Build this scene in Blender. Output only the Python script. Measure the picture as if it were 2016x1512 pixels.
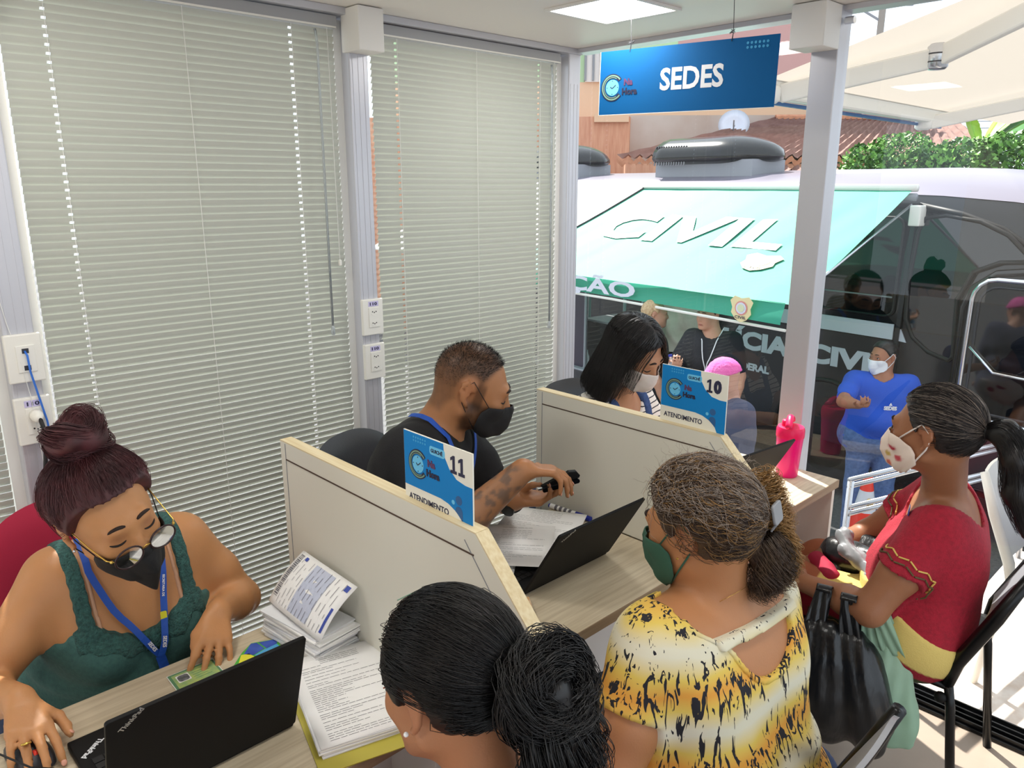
import bpy, bmesh, math, random
import numpy as np
from mathutils import Vector, Matrix, Euler
R = math.radians
random.seed(7); np.random.seed(7)
scene = bpy.context.scene
COL = scene.collection
for o in list(bpy.data.objects): bpy.data.objects.remove(o)

# ------------------------------------------------------------------ camera, world, sun, exposure
cam_d = bpy.data.cameras.new('camera'); cam = bpy.data.objects.new('camera', cam_d); COL.objects.link(cam)
cam.location = (2.35, 0.0, 1.75); cam.rotation_euler = (R(90 - 14.48), 0, R(46.2))
cam_d.sensor_width = 36; cam_d.lens = 36 * 1514 / 2016; cam_d.clip_start = 0.05; cam_d.clip_end = 200
scene.camera = cam
wd = bpy.data.worlds.new('sky'); scene.world = wd; wd.use_nodes = True
bgn = wd.node_tree.nodes['Background']; bgn.inputs[0].default_value = (0.82, 0.91, 1.0, 1); bgn.inputs[1].default_value = 1.7
sd = bpy.data.lights.new('sun', 'SUN'); sd.energy = 12.0; sd.angle = R(0.6); sd.color = (1.0, 0.95, 0.87)
sun = bpy.data.objects.new('sun', sd); COL.objects.link(sun)
SUN_EL = R(50); sdir = Vector((0.917 * math.cos(SUN_EL), -0.40 * math.cos(SUN_EL), -math.sin(SUN_EL)))
sun.rotation_euler = sdir.to_track_quat('-Z', 'Y').to_euler(); sun.location = (-5, 6, 8)
vs = scene.view_settings; vs.view_transform = 'Standard'; vs.look = 'None'; vs.gamma = 1; vs.use_curve_mapping = False
vs.exposure = 0.03

# ------------------------------------------------------------------ materials
MATS = {}
def srgb(c):
    f = lambda v: v / 12.92 if v <= 0.04045 else ((v + 0.055) / 1.055) ** 2.4
    if isinstance(c, str):
        c = c.lstrip('#'); c = [int(c[i:i + 2], 16) / 255 for i in (0, 2, 4)]
    return tuple(f(v) for v in c[:3]) + (1.0,)
def setin(n, names, v):
    for k in names:
        if k in n.inputs: n.inputs[k].default_value = v; return
def mat(name, col, rough=0.5, metal=0.0, noise=None, bump=None, spec=0.5, trans=0.0, emit=None, subs=0.0, sheen=0.0, alpha=None):
    """noise=(col2, scale, detail[, stretch xyz]); bump=(scale,strength[,stretch])"""
    m = bpy.data.materials.new(name); m.use_nodes = True; nt = m.node_tree; b = nt.nodes['Principled BSDF']
    b.inputs['Base Color'].default_value = srgb(col); b.inputs['Roughness'].default_value = rough; b.inputs['Metallic'].default_value = metal
    setin(b, ['Specular IOR Level', 'Specular'], spec)
    if trans: setin(b, ['Transmission Weight', 'Transmission'], trans)
    if subs: setin(b, ['Subsurface Weight', 'Subsurface'], subs); setin(b, ['Subsurface Radius'], (0.02, 0.008, 0.004)); setin(b, ['Subsurface Scale'], 0.5)
    if sheen: setin(b, ['Sheen Weight', 'Sheen'], sheen)
    if emit: setin(b, ['Emission Color', 'Emission'], srgb(emit[0])); setin(b, ['Emission Strength'], emit[1])
    tc = None
    def coords(st):
        t = nt.nodes.new('ShaderNodeTexCoord'); mp = nt.nodes.new('ShaderNodeMapping'); nt.links.new(t.outputs['Object'], mp.inputs[0])
        mp.inputs['Scale'].default_value = st; return mp
    if noise:
        st = noise[3] if len(noise) > 3 else (1, 1, 1); mp = coords(st)
        n = nt.nodes.new('ShaderNodeTexNoise'); n.inputs['Scale'].default_value = noise[1]; n.inputs['Detail'].default_value = noise[2]
        nt.links.new(mp.outputs[0], n.inputs[0]); cr = nt.nodes.new('ShaderNodeValToRGB')
        cr.color_ramp.elements[0].color = srgb(col); cr.color_ramp.elements[1].color = srgb(noise[0])
        cr.color_ramp.elements[0].position = 0.35; cr.color_ramp.elements[1].position = 0.68
        nt.links.new(n.outputs[0], cr.inputs[0]); nt.links.new(cr.outputs[0], b.inputs['Base Color'])
    if bump:
        st = bump[2] if len(bump) > 2 else (1, 1, 1); mp = coords(st)
        n = nt.nodes.new('ShaderNodeTexNoise'); n.inputs['Scale'].default_value = bump[0]; n.inputs['Detail'].default_value = 3
        nt.links.new(mp.outputs[0], n.inputs[0]); bp = nt.nodes.new('ShaderNodeBump'); bp.inputs['Strength'].default_value = bump[1]; bp.inputs['Distance'].default_value = 0.01
        nt.links.new(n.outputs[0], bp.inputs['Height']); nt.links.new(bp.outputs[0], b.inputs['Normal'])
    MATS[name] = m; return m
def attr_mat(name, rough=0.5, attr='Col', spec=0.4, bump=None, subs=0.0, noise=0.0, nscale=40, sheen=0.0):
    m = mat(name, (1, 1, 1), rough, bump=bump, spec=spec, subs=subs, sheen=sheen); nt = m.node_tree; b = nt.nodes['Principled BSDF']
    a = nt.nodes.new('ShaderNodeAttribute'); a.attribute_name = attr
    if noise:
        t = nt.nodes.new('ShaderNodeTexCoord'); n = nt.nodes.new('ShaderNodeTexNoise'); n.inputs['Scale'].default_value = nscale; n.inputs['Detail'].default_value = 4
        nt.links.new(t.outputs['Object'], n.inputs[0]); mr = nt.nodes.new('ShaderNodeMapRange'); mr.inputs[3].default_value = 1 - noise; mr.inputs[4].default_value = 1 + noise
        nt.links.new(n.outputs[0], mr.inputs[0]); mx = nt.nodes.new('ShaderNodeVectorMath'); mx.operation = 'SCALE'
        nt.links.new(a.outputs['Color'], mx.inputs[0]); nt.links.new(mr.outputs[0], mx.inputs['Scale']); nt.links.new(mx.outputs[0], b.inputs['Base Color'])
    else: nt.links.new(a.outputs['Color'], b.inputs['Base Color'])
    return m
def glass_mat(name, tint=(0.96, 0.98, 0.97), ior=1.5, rough=0.0, boost=1.0):
    """thin pane: clear, with mirror reflection by the Fresnel law of both faces"""
    m = bpy.data.materials.new(name); m.use_nodes = True; nt = m.node_tree; nt.nodes.clear()
    o = nt.nodes.new('ShaderNodeOutputMaterial'); mx = nt.nodes.new('ShaderNodeMixShader'); t = nt.nodes.new('ShaderNodeBsdfTransparent'); g = nt.nodes.new('ShaderNodeBsdfGlossy'); f = nt.nodes.new('ShaderNodeFresnel')
    t.inputs[0].default_value = tint + (1,); g.inputs['Roughness'].default_value = rough; f.inputs[0].default_value = ior
    ma = nt.nodes.new('ShaderNodeMath'); ma.operation = 'MULTIPLY'; ma.inputs[1].default_value = boost; ma.use_clamp = True
    nt.links.new(f.outputs[0], ma.inputs[0]); nt.links.new(ma.outputs[0], mx.inputs[0]); nt.links.new(t.outputs[0], mx.inputs[1]); nt.links.new(g.outputs[0], mx.inputs[2]); nt.links.new(mx.outputs[0], o.inputs[0])
    MATS[name] = m; return m

mat('white_paint', '#e9e7e2', 0.55); mat('white_plastic', '#eceae2', 0.4); mat('alu', '#c6c6cc', 0.35, 0.35, bump=(60, 0.03, (1, 1, 0.05)))
mat('ceil', '#e6e1da', 0.45); mat('floor', '#b5a595', 0.4, noise=('#a8978a', 3, 4), bump=(50, 0.02))
mat('slat', '#c2c4ba', 0.42); mat('headrail', '#a3a4a6', 0.4); mat('cord', '#e8e8e4', 0.6); mat('clear', '#dfe6ea', 0.1, trans=0.7)
mat('wood', '#d9ccb2', 0.5, noise=('#c0b094', 7, 6, (14, 0.6, 14)), bump=(30, 0.05, (8, 0.4, 8)))
mat('wood_edge', '#a48f73', 0.5, noise=('#937e64', 7, 5, (14, 0.6, 14)))
mat('wood_light', '#e6d8b4', 0.5, noise=('#d8c498', 9, 5, (0.6, 14, 14)))
mat('panel', '#dedccf', 0.5); mat('panel_white', '#e8e2dd', 0.45); mat('dark_gap', '#4c3a2e', 0.7)
mat('black', '#070708', 0.6, spec=0.25); mat('black_matte', '#121214', 0.7); mat('black_gloss', '#101216', 0.12); mat('black_rubber', '#17171a', 0.6); mat('black_metal', '#0f1012', 0.3, 0.3)
mat('grey_dark', '#33343a', 0.5); mat('grey', '#8b8d92', 0.5); mat('silver', '#c9ccd2', 0.25, 0.9); mat('gold', '#d8b45a', 0.25, 0.9); mat('chrome', '#d7dae0', 0.15, 1.0)
mat('paper', '#f3f3f2', 0.7); mat('paper2', '#e6e8ec', 0.7); mat('ink', '#6b6b72', 0.7); mat('ink_blue', '#3b4fa8', 0.6); mat('ink_pale', '#c2c9dd', 0.7)
mat('sign_blue', '#0a80c8', 0.6, spec=0.3); mat('sign_blue_backlit', '#045a96', 0.7, spec=0.2); mat('sign_cream', '#eceadd', 0.5); mat('sign_navy', '#262845', 0.5); mat('sign_cyan', '#6cc4ec', 0.5); mat('sign_ring', '#7da08a', 0.5); mat('sign_red', '#5c3a60', 0.5); mat('sign_dim', '#2b5f96', 0.5); mat('sign_dots', '#3fa2d6', 0.5)
mat('red_fabric', '#a5163a', 0.8, bump=(500, 0.1)); mat('cable_blue', '#2f6fd0', 0.45); mat('yellow_folder', '#bdb24a', 0.4); mat('pink_plastic', '#f0107e', 0.3, subs=0.3); mat('pink_lid', '#f2135f', 0.35, subs=0.2)
mat('id_green', '#8fb37a', 0.5, noise=('#b9c873', 60, 3)); mat('id_border', '#5d8f66', 0.5); mat('id_photo', '#55585a', 0.6, noise=('#8a8d90', 90, 2))
mat('marker_blue', '#1c2f9a', 0.4); mat('led', '#ffffff', 0.5, emit=('#fffdf6', 9.0)); mat('lilac', '#c9c2e6', 0.5)
glass_mat('glass', (0.96, 0.975, 0.97), 1.6, boost=1.0); glass_mat('lens', (0.92, 0.95, 0.96), 1.5)

# ------------------------------------------------------------------ object helpers
def local_mat(o):
    M = o.matrix_basis.copy()
    while o.parent: o = o.parent; M = o.matrix_basis @ M
    return M
def tag(o, label=None, cat=None, group=None, kind=None):
    if label: o['label'] = label
    if cat: o['category'] = cat
    if group: o['group'] = group
    if kind: o['kind'] = kind
    return o
def thing(name, label, cat, loc=(0, 0, 0), rz=0, group=None):
    o = bpy.data.objects.new(name, None); COL.objects.link(o); o.empty_display_size = 0.05
    o.location = loc; o.rotation_euler = (0, 0, rz); return tag(o, label, cat, group)
def mesh_obj(name, verts, faces, m, parent=None, smooth=False, bevel=0, edges=(), auto=None, world=True):
    me = bpy.data.meshes.new(name)
    if parent is not None and world and len(verts):
        Mi = np.array(local_mat(parent).inverted()); v = np.asarray(verts, float); v = v @ Mi[:3, :3].T + Mi[:3, 3]; verts = v
    me.from_pydata([tuple(map(float, v)) for v in verts], list(edges), [tuple(map(int, f)) for f in faces]); me.update()
    o = bpy.data.objects.new(name, me); COL.objects.link(o)
    for mm in (m if isinstance(m, (list, tuple)) else [m]): me.materials.append(MATS[mm] if isinstance(mm, str) else mm)
    if parent is not None: o.parent = parent
    if smooth: me.polygons.foreach_set('use_smooth', [True] * len(me.polygons))
    if auto is not None:
        me.polygons.foreach_set('use_smooth', [True] * len(me.polygons)); me.set_sharp_from_angle(angle=R(auto))
    if bevel:
        b = o.modifiers.new('bevel', 'BEVEL'); b.width = bevel; b.segments = 2; b.limit_method = 'ANGLE'; b.angle_limit = R(40)
    return o
def copy_tree(o, parent=None):
    c = o.copy(); COL.objects.link(c); c.parent = parent
    for ch in list(o.children):
        if ch is not c: copy_tree(ch, c)
    return c
class MB:
    def __init__(s): s.v = []; s.f = []
    def add(s, v, f):
        n = len(s.v); s.v += [tuple(p) for p in v]; s.f += [tuple(i + n for i in q) for q in f]; return s
    def box(s, a, b, M=None):
        x0, y0, z0 = a; x1, y1, z1 = b
        v = [(x0, y0, z0), (x1, y0, z0), (x1, y1, z0), (x0, y1, z0), (x0, y0, z1), (x1, y0, z1), (x1, y1, z1), (x0, y1, z1)]
        if M is not None: v = [tuple(M @ Vector(p)) for p in v]
        return s.add(v, [(0, 3, 2, 1), (4, 5, 6, 7), (0, 1, 5, 4), (1, 2, 6, 5), (2, 3, 7, 6), (3, 0, 4, 7)])
    def bar(s, p, q, w, h, up=(0, 0, 1)):
        p = Vector(p); q = Vector(q); d = (q - p).normalized(); u = Vector(up); sd = d.cross(u).normalized(); u = sd.cross(d)
        v = [e + sd * (a * w / 2) + u * (b * h / 2) for e in (p, q) for a, b in ((-1, -1), (1, -1), (1, 1), (-1, 1))]
        return s.add(v, [(0, 1, 2, 3), (7, 6, 5, 4), (0, 4, 5, 1), (1, 5, 6, 2), (2, 6, 7, 3), (3, 7, 4, 0)])
    def tube(s, pts, r, n=8, cap=True, closed=False):
        P = [Vector(p) for p in pts]; m = len(P); rr = r if isinstance(r, (list, tuple)) else [r] * m
        u = None; v = []; f = []
        for i in range(m):
            if closed: t = (P[(i + 1) % m] - P[i - 1])
            else: t = P[min(i + 1, m - 1)] - P[max(i - 1, 0)]
            if t.length < 1e-9: t = Vector((0, 0, 1))
            t.normalize()
            if u is None: u = t.orthogonal().normalized()
            u = (u - t * u.dot(t)); u = u.normalized() if u.length > 1e-6 else t.orthogonal().normalized(); w = t.cross(u)
            for k in range(n):
                a = 2 * math.pi * k / n; v.append(P[i] + (u * math.cos(a) + w * math.sin(a)) * rr[i])
        L = m if closed else m - 1
        for i in range(L):
            j = (i + 1) % m
            for k in range(n): f.append((i * n + k, i * n + (k + 1) % n, j * n + (k + 1) % n, j * n + k))
        if cap and not closed: f.append(tuple(range(n))[::-1]); f.append(tuple((m - 1) * n + k for k in range(n)))
        return s.add(v, f)
    def lathe(s, prof, c, axis=(0, 0, 1), n=20, cap=True):
        ax = Vector(axis).normalized(); u = ax.orthogonal().normalized(); w = ax.cross(u); c = Vector(c); v = []; f = []
        for r, h in prof:
            for k in range(n):
                a = 2 * math.pi * k / n; v.append(c + ax * h + (u * math.cos(a) + w * math.sin(a)) * r)
        for i in range(len(prof) - 1):
            for k in range(n): f.append((i * n + k, i * n + (k + 1) % n, (i + 1) * n + (k + 1) % n, (i + 1) * n + k))
        if cap: f.append(tuple(range(n))[::-1]); f.append(tuple((len(prof) - 1) * n + k for k in range(n)))
        return s.add(v, f)
    def prism(s, poly, M, depth):
        """poly: 2D points in the frame M's XY plane, extruded along its +Z"""
        n = len(poly); v = [M @ Vector((x, y, 0)) for x, y in poly] + [M @ Vector((x, y, depth)) for x, y in poly]
        return s.add(v, [tuple(range(n))[::-1], tuple(range(n, 2 * n))] + [(i, (i + 1) % n, (i + 1) % n + n, i + n) for i in range(n)])
    def sphere(s, c, r, n=12, m=8, M=None):
        rx, ry, rz = r if isinstance(r, (list, tuple)) else (r, r, r); v = []; f = []
        for i in range(1, m):
            t = math.pi * i / m
            for k in range(n):
                a = 2 * math.pi * k / n; v.append(Vector((rx * math.sin(t) * math.cos(a), ry * math.sin(t) * math.sin(a), rz * math.cos(t))))
        v += [Vector((0, 0, rz)), Vector((0, 0, -rz))]; T = len(v) - 2
        for i in range(m - 2):
            for k in range(n): f.append((i * n + k, (i + 1) * n + k, (i + 1) * n + (k + 1) % n, i * n + (k + 1) % n))
        for k in range(n): f.append((T, k, (k + 1) % n)); f.append((T + 1, (m - 2) * n + (k + 1) % n, (m - 2) * n + k))
        if M is not None: v = [M @ p for p in v]
        return s.add([p + Vector(c) for p in v], f)
    def grid(s, fn, nu, nv):
        v = [fn(i / nu, j / nv) for i in range(nu + 1) for j in range(nv + 1)]
        return s.add(v, [(i * (nv + 1) + j, (i + 1) * (nv + 1) + j, (i + 1) * (nv + 1) + j + 1, i * (nv + 1) + j + 1) for i in range(nu) for j in range(nv)])
    def build(s, name, m, parent=None, **k): return mesh_obj(name, s.v, s.f, m, parent, **k)
def struct(name, mb, m, **k): return tag(mb.build(name, m, **k), kind='structure')
def frame(o, x, y):
    x = Vector(x).normalized(); y = Vector(y); z = x.cross(y).normalized(); y = z.cross(x)
    return Matrix(((x.x, y.x, z.x, o[0]), (x.y, y.y, z.y, o[1]), (x.z, y.z, z.z, o[2]), (0, 0, 0, 1)))
def arcpts(c, r, a0, a1, n=16): return [(c[0] + r * math.cos(a0 + (a1 - a0) * i / n), c[1] + r * math.sin(a0 + (a1 - a0) * i / n)) for i in range(n + 1)]
def circ(c, r, n=24): return arcpts(c, r, 0, 2 * math.pi * (1 - 1 / n), n - 1)
def rrect(x0, y0, x1, y1, r, n=4):
    return arcpts((x1 - r, y0 + r), r, -math.pi / 2, 0, n) + arcpts((x1 - r, y1 - r), r, 0, math.pi / 2, n) + arcpts((x0 + r, y1 - r), r, math.pi / 2, math.pi, n) + arcpts((x0 + r, y0 + r), r, math.pi, 1.5 * math.pi, n)
def ring(s, M, c, r0, r1, a0, a1, depth, n=28):
    o = arcpts(c, r1, a0, a1, n); i = arcpts(c, r0, a0, a1, n)
    for k in range(n): s.prism([i[k], o[k], o[k + 1], i[k + 1]] if a1 > a0 else [i[k + 1], o[k + 1], o[k], i[k]], M, depth)
_dg = None
def text_data(body, bold=0.0, extrude=0.0, align='LEFT', space=1.0):
    c = bpy.data.curves.new('txt', 'FONT'); c.body = body; c.size = 1; c.offset = bold; c.extrude = extrude; c.align_x = align; c.resolution_u = 3; c.space_character = space
    o = bpy.data.objects.new('txt', c); COL.objects.link(o); dg = bpy.context.evaluated_depsgraph_get(); me = bpy.data.meshes.new_from_object(o.evaluated_get(dg))
    v = np.array([tuple(p.co) for p in me.vertices]).reshape(-1, 3); f = [tuple(p.vertices) for p in me.polygons]
    bpy.data.objects.remove(o); bpy.data.curves.remove(c); bpy.data.meshes.remove(me); return v, f
def text(name, body, M, w=None, h=None, m='ink', parent=None, bold=0.0, align='LEFT', thick=0.0006, shear=0.0, space=1.0):
    """lettering on the XY plane of M, fitted to width w and cap height h, centred on the origin if align is CENTER"""
    v, f = text_data(body, bold, 0.5, 'LEFT', space); lo = v.min(0); hi = v.max(0); v = v - (lo + hi) / 2 if align == 'CENTER' else v - np.array([lo[0], lo[1], lo[2]])
    sx = w / (hi[0] - lo[0]) if w else None; sy = h / (hi[1] - lo[1]) if h else None
    sx = sx or sy; sy = sy or sx; v = v * np.array([sx, sy, thick / max(1e-6, hi[2] - lo[2])])
    if align == 'CENTER': v[:, 2] += thick / 2
    v[:, 0] += shear * v[:, 1]; A = np.array(M); v = v @ A[:3, :3].T + A[:3, 3]
    return mesh_obj(name, v, f, m, parent)
# ------------------------------------------------------------------ the room shell
CZ = 2.31
struct('floor', MB().box((-0.1, -3.0, -0.06), (4.2, 2.70, 0.0)), 'floor')
struct('ceiling', MB().box((-0.1, -3.0, CZ), (4.2, 2.70, CZ + 0.08)), 'ceil')
struct('wall_back', MB().box((-0.1, -3.06, 0.0), (4.2, -3.0, CZ)), 'white_paint')
tn = 0
def trim(mb, m, bevel=0.002, label=None):
    global tn; tn += 1
    o = struct('trim_%d' % tn, mb, m, bevel=bevel)
    if label: o['label'] = label
    return o
POSTS = [(-0.69, -0.615), (0.408, 0.481), (1.504, 1.578), (2.588, 2.662)]
for a, b in POSTS:
    t = trim(MB().box((-0.10, a, 0.0), (0.0, b, CZ)), 'alu', 0.004)
    if b < 2.6: MB().box((-0.02, a - 0.012, CZ - 0.135), (0.085, b + 0.012, CZ - 0.002)).build('post_cap', 'white_paint', t, bevel=0.003)
    MB().box((-0.09, a - 0.028, 0.05), (-0.045, a, CZ - 0.03)).box((-0.09, b, 0.05), (-0.045, b + 0.028, CZ - 0.03)).build('window_jamb', 'white_paint', t)
    for k in range(3): MB().box((-0.001, a + 0.012 + k * 0.022, 0.0), (0.0012, a + 0.016 + k * 0.022, CZ - 0.14)).build('groove', 'alu', t)
p3 = trim(MB().box((1.058, 2.61, 0.0), (1.149, 2.692, CZ)), 'alu', 0.004)
MB().box((1.035, 2.50, CZ - 0.135), (1.150, 2.612, CZ - 0.002)).build('post_cap', 'white_paint', p3, bevel=0.003)
MB().tube([(1.155, 2.63, 2.262), (1.185, 2.63, 2.262)], 0.012, 10).build('bolt', 'chrome', p3)
trim(MB().box((-0.10, -3, CZ - 0.022), (0.012, 2.66, CZ)), 'alu')                       # top rail, blind side
trim(MB().box((-0.10, -3, 0.0), (0.0, 2.66, 0.06)), 'alu')                              # bottom rail, blind side
trim(MB().box((0.0, 2.625, CZ - 0.018), (4.2, 2.70, CZ)), 'alu')                        # top rail, glass side
tr = trim(MB().box((0.0, 2.60, 0.0), (4.2, 2.72, 0.012)), 'black_metal')                # sliding track on the floor
for y in (2.612, 2.64, 2.668, 2.70): MB().box((0.0, y, 0.012), (4.2, y + 0.006, 0.026)).build('track_rib', 'black_metal', tr)
wn = 0
def window(mb, m='glass'):
    global wn; wn += 1
    return struct('window_%d' % wn, mb, m)
for i in range(3):
    a = POSTS[i][1]; b = POSTS[i + 1][0]
    window(MB().add([(-0.08, a, 0.06), (-0.08, b, 0.06), (-0.08, b, CZ - 0.02), (-0.08, a, CZ - 0.02)], [(0, 1, 2, 3)]))
window(MB().add([(0.0, 2.664, 0.014), (1.058, 2.664, 0.014), (1.058, 2.664, CZ - 0.018), (0.0, 2.664, CZ - 0.018)], [(0, 1, 2, 3)]))
window(MB().add([(1.149, 2.664, 0.014), (4.2, 2.664, 0.014), (4.2, 2.664, CZ - 0.018), (1.149, 2.664, CZ - 0.018)], [(0, 1, 2, 3)]))

# ------------------------------------------------------------------ ceiling light panels
def led_panel(x0, y0, s, label):
    t = thing('ceiling_light', label, 'ceiling light', (x0 + s / 2, y0 + s / 2, CZ), group='square light panels in the ceiling')
    MB().box((x0, y0, CZ - 0.004), (x0 + s, y0 + s, CZ - 0.001)).build('diffuser', 'led', t)
    f = MB(); w = 0.014
    for a, b in (((x0 - w, y0 - w), (x0 + s + w, y0)), ((x0 - w, y0 + s), (x0 + s + w, y0 + s + w)), ((x0 - w, y0), (x0, y0 + s)), ((x0 + s, y0), (x0 + s + w, y0 + s))):
        f.box((a[0], a[1], CZ - 0.008), (b[0], b[1], CZ - 0.0005))
    f.build('frame', 'white_paint', t)
    ld = bpy.data.lights.new('panel_light', 'AREA'); ld.shape = 'SQUARE'; ld.size = s; ld.energy = LED_W; ld.color = (1.0, 0.97, 0.92)
    lo = bpy.data.objects.new('panel_light', ld); COL.objects.link(lo); lo.parent = t; lo.location = (0, 0, -0.012); return t
LED_W = 4.0
led_panel(0.455, 1.99, 0.29, 'bright square light panel in the ceiling above the hanging blue sign')
for x, y, l in ((1.75, 0.75, 'square ceiling light panel above the girl with black hair'), (0.455, 0.2, 'square ceiling light panel above the woman with the bun'), (1.75, -0.9, 'square ceiling light panel just behind the photographer'), (3.1, 1.6, 'square ceiling light panel at the far right of the room')):
    led_panel(x, y, 0.29, l)

# ------------------------------------------------------------------ venetian blinds
PITCH = 0.0215
def slat_mesh(L, holes):
    """one slat, 25 mm wide and gently curved, with slots for the cords; room edge high, outer edge low"""
    tilt = R(66); w = 0.0255; v = []; f = []
    ys = sorted(set([0, L] + [h + s * 0.0055 for h in holes for s in (-1, 1)])); us = [-1, -0.28, 0.28, 1]
    for y in ys:
        for u in us:
            x = u * w / 2; c = (1 - u * u) * 0.0022
            v.append((x * math.cos(tilt) + c * math.sin(tilt), y, x * math.sin(tilt) - c * math.cos(tilt)))
    for i in range(len(ys) - 1):
        hole = any(abs((ys[i] + ys[i + 1]) / 2 - h) < 0.004 for h in holes)
        for j in range(3):
            if hole and j == 1: continue
            f.append((i * 4 + j, (i + 1) * 4 + j, (i + 1) * 4 + j + 1, i * 4 + j + 1))
    return v, f
def blind(y0, y1, ztop, zbot, cords, label, wand=None, lift=None):
    t = thing('venetian_blind', label, 'blind', (-0.035, y0, ztop), group='grey venetian blinds along the window wall')
    L = y1 - y0
    MB().box((-0.055, y0 - 0.004, ztop - 0.038), (-0.012, y1 + 0.004, ztop)).build('headrail', 'headrail', t, bevel=0.002)
    MB().box((-0.0125, y0, ztop - 0.038), (-0.0095, y1, ztop - 0.033)).build('headrail_lip', 'white_plastic', t)
    v, f = slat_mesh(L, [c for c, h in cords if h]); me = None; z = ztop - 0.052; k = 0
    while z > zbot + 0.03:
        if me is None:
            o = mesh_obj('slat', v, f, 'slat', t, smooth=True, world=False); me = o.data
        else:
            o = bpy.data.objects.new('slat', me); COL.objects.link(o); o.parent = t
        o.location = (0.0, 0.0, z - ztop); o.rotation_euler = (0, R(random.uniform(-1.5, 1.5)), 0); z -= PITCH; k += 1
    MB().box((-0.047, y0, zbot), (-0.022, y1, zbot + 0.014)).build('bottom_rail', 'slat', t, bevel=0.003)
    for c, h in cords:
        m = MB(); m.tube([(-0.021, y0 + c, ztop - 0.04), (-0.021, y0 + c, zbot)], 0.0009, 5); m.tube([(-0.049, y0 + c, ztop - 0.04), (-0.049, y0 + c, zbot)], 0.0009, 5)
        m.build('cord', 'cord', t)
    if wand:
        MB().tube([(-0.006, y0 + wand[0], ztop - 0.05), (-0.004, y0 + wand[0] + 0.004, ztop - 0.09), (-0.002, y0 + wand[0], wand[1])], 0.0042, 8).build('tilt_wand', 'clear', t, smooth=True)
        MB().lathe([(0.004, 0), (0.0075, 0.004), (0.0065, 0.03), (0.004, 0.034)], (-0.002, y0 + wand[0], wand[1] - 0.034), n=10).build('wand_grip', 'clear', t, smooth=True)
    if lift:
        MB().tube([(-0.008, y0 + lift[0], ztop - 0.04), (-0.006, y0 + lift[0], lift[1])], 0.001, 5).build('lift_cord', 'cord', t)
        MB().box((-0.011, y0 + lift[0] - 0.005, lift[1] - 0.02), (-0.001, y0 + lift[0] + 0.005, lift[1])).build('cord_tassel', 'white_plastic', t, bevel=0.002)
blind(-0.58, 0.375, 2.285, 0.16, [(0.12, 1), (0.48, 0), (0.84, 1)], 'grey venetian blind left of the post with the blue network cable')
blind(0.512, 1.468, 2.285, 0.16, [(0.105, 1), (0.46, 0), (0.80, 1)], 'tall grey venetian blind between the two wall posts, behind the woman with the bun', (0.875, 1.275), (0.92, 1.50))
blind(1.612, 2.545, 2.285, 0.16, [(0.105, 1), (0.475, 0), (0.825, 1)], 'grey venetian blind behind the bearded man, next to the corner post', (0.875, 1.16), (0.895, 1.53))

# ------------------------------------------------------------------ wall boxes and cables
def outlet(y0, z0, kind, label, w=0.086, h=0.130):
    t = thing('wall_outlet', label, 'outlet', (0.0, y0 + w / 2, z0), group='white outlet boxes on the wall posts')
    MB().box((0.0, y0, z0), (0.016, y0 + w, z0 + h)).build('plate', 'white_plastic', t, bevel=0.003)
    c = y0 + w * 0.53
    MB().box((0.016, c - 0.022, z0 + 0.028), (0.0185, c + 0.022, z0 + h - 0.03)).build('module_frame', 'white_plastic', t, bevel=0.001)
    if kind == 'net':
        for dz in (0.04, 0.086): MB().box((0.0183, c - 0.008, z0 + dz - 0.007), (0.0192, c + 0.008, z0 + dz + 0.006)).build('jack', 'grey_dark', t)
    else:
        MB().box((0.0162, c - 0.022, z0 + h - 0.026), (0.0168, c + 0.02, z0 + h - 0.008)).build('sticker', 'lilac', t)
        text('lettering', '110', frame((0.0169, c - 0.001, z0 + h - 0.017), (0, 1, 0), (0, 0, 1)), w=0.03, h=0.011, m='sign_navy', parent=t, bold=0.03, align='CENTER')
        for dz in (0.042, 0.083):
            s = MB().lathe([(0.0001, 0), (0.0135, 0), (0.0135, 0.0006)], (0.0185, c, z0 + dz), (1, 0, 0), 16).build('socket', 'white_plastic', t)
            m = MB()
            for dy in (-0.0075, 0, 0.0075): m.lathe([(0.0024, 0), (0.0024, 0.0003)], (0.0192, c + dy, z0 + dz + (0.002 if dy else -0.001)), (1, 0, 0), 8)
            m.build('pin_hole', 'black_matte', s)
    return t
outlet(1.501, 1.224, 'power', 'upper 110 outlet on the post beside the bearded man')
outlet(1.501, 1.060, 'power', 'lower 110 outlet on the post beside the bearded man')
outlet(0.404, 1.240, 'net', 'network outlet with blue cable plugged in, on the left post')
outlet(0.404, 1.068, 'power', '110 outlet with a white plug in it, on the left post')
pl = thing('power_cable', 'black power cable with a white plug hanging from the left post outlet', 'cable', (0.02, 0.45, 0.4))
MB().lathe([(0.016, 0), (0.0165, 0.012), (0.012, 0.03), (0.006, 0.036)], (0.019, 0.450, 1.150), (1, 0, -0.15), 14).build('plug', 'white_plastic', pl, smooth=True)
MB().tube([(0.05, 0.452, 1.146), (0.062, 0.455, 1.12), (0.055, 0.452, 1.05), (0.045, 0.447, 1.0), (0.05, 0.45, 0.93), (0.045, 0.444, 0.85), (0.04, 0.445, 0.6), (0.05, 0.45, 0.3)], 0.0055, 8).build('cable', 'black_rubber', pl, smooth=True)
MB().sphere((0.045, 0.447, 0.995), (0.008, 0.010, 0.009), 10, 6).build('knot', 'black_rubber', pl)
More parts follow.
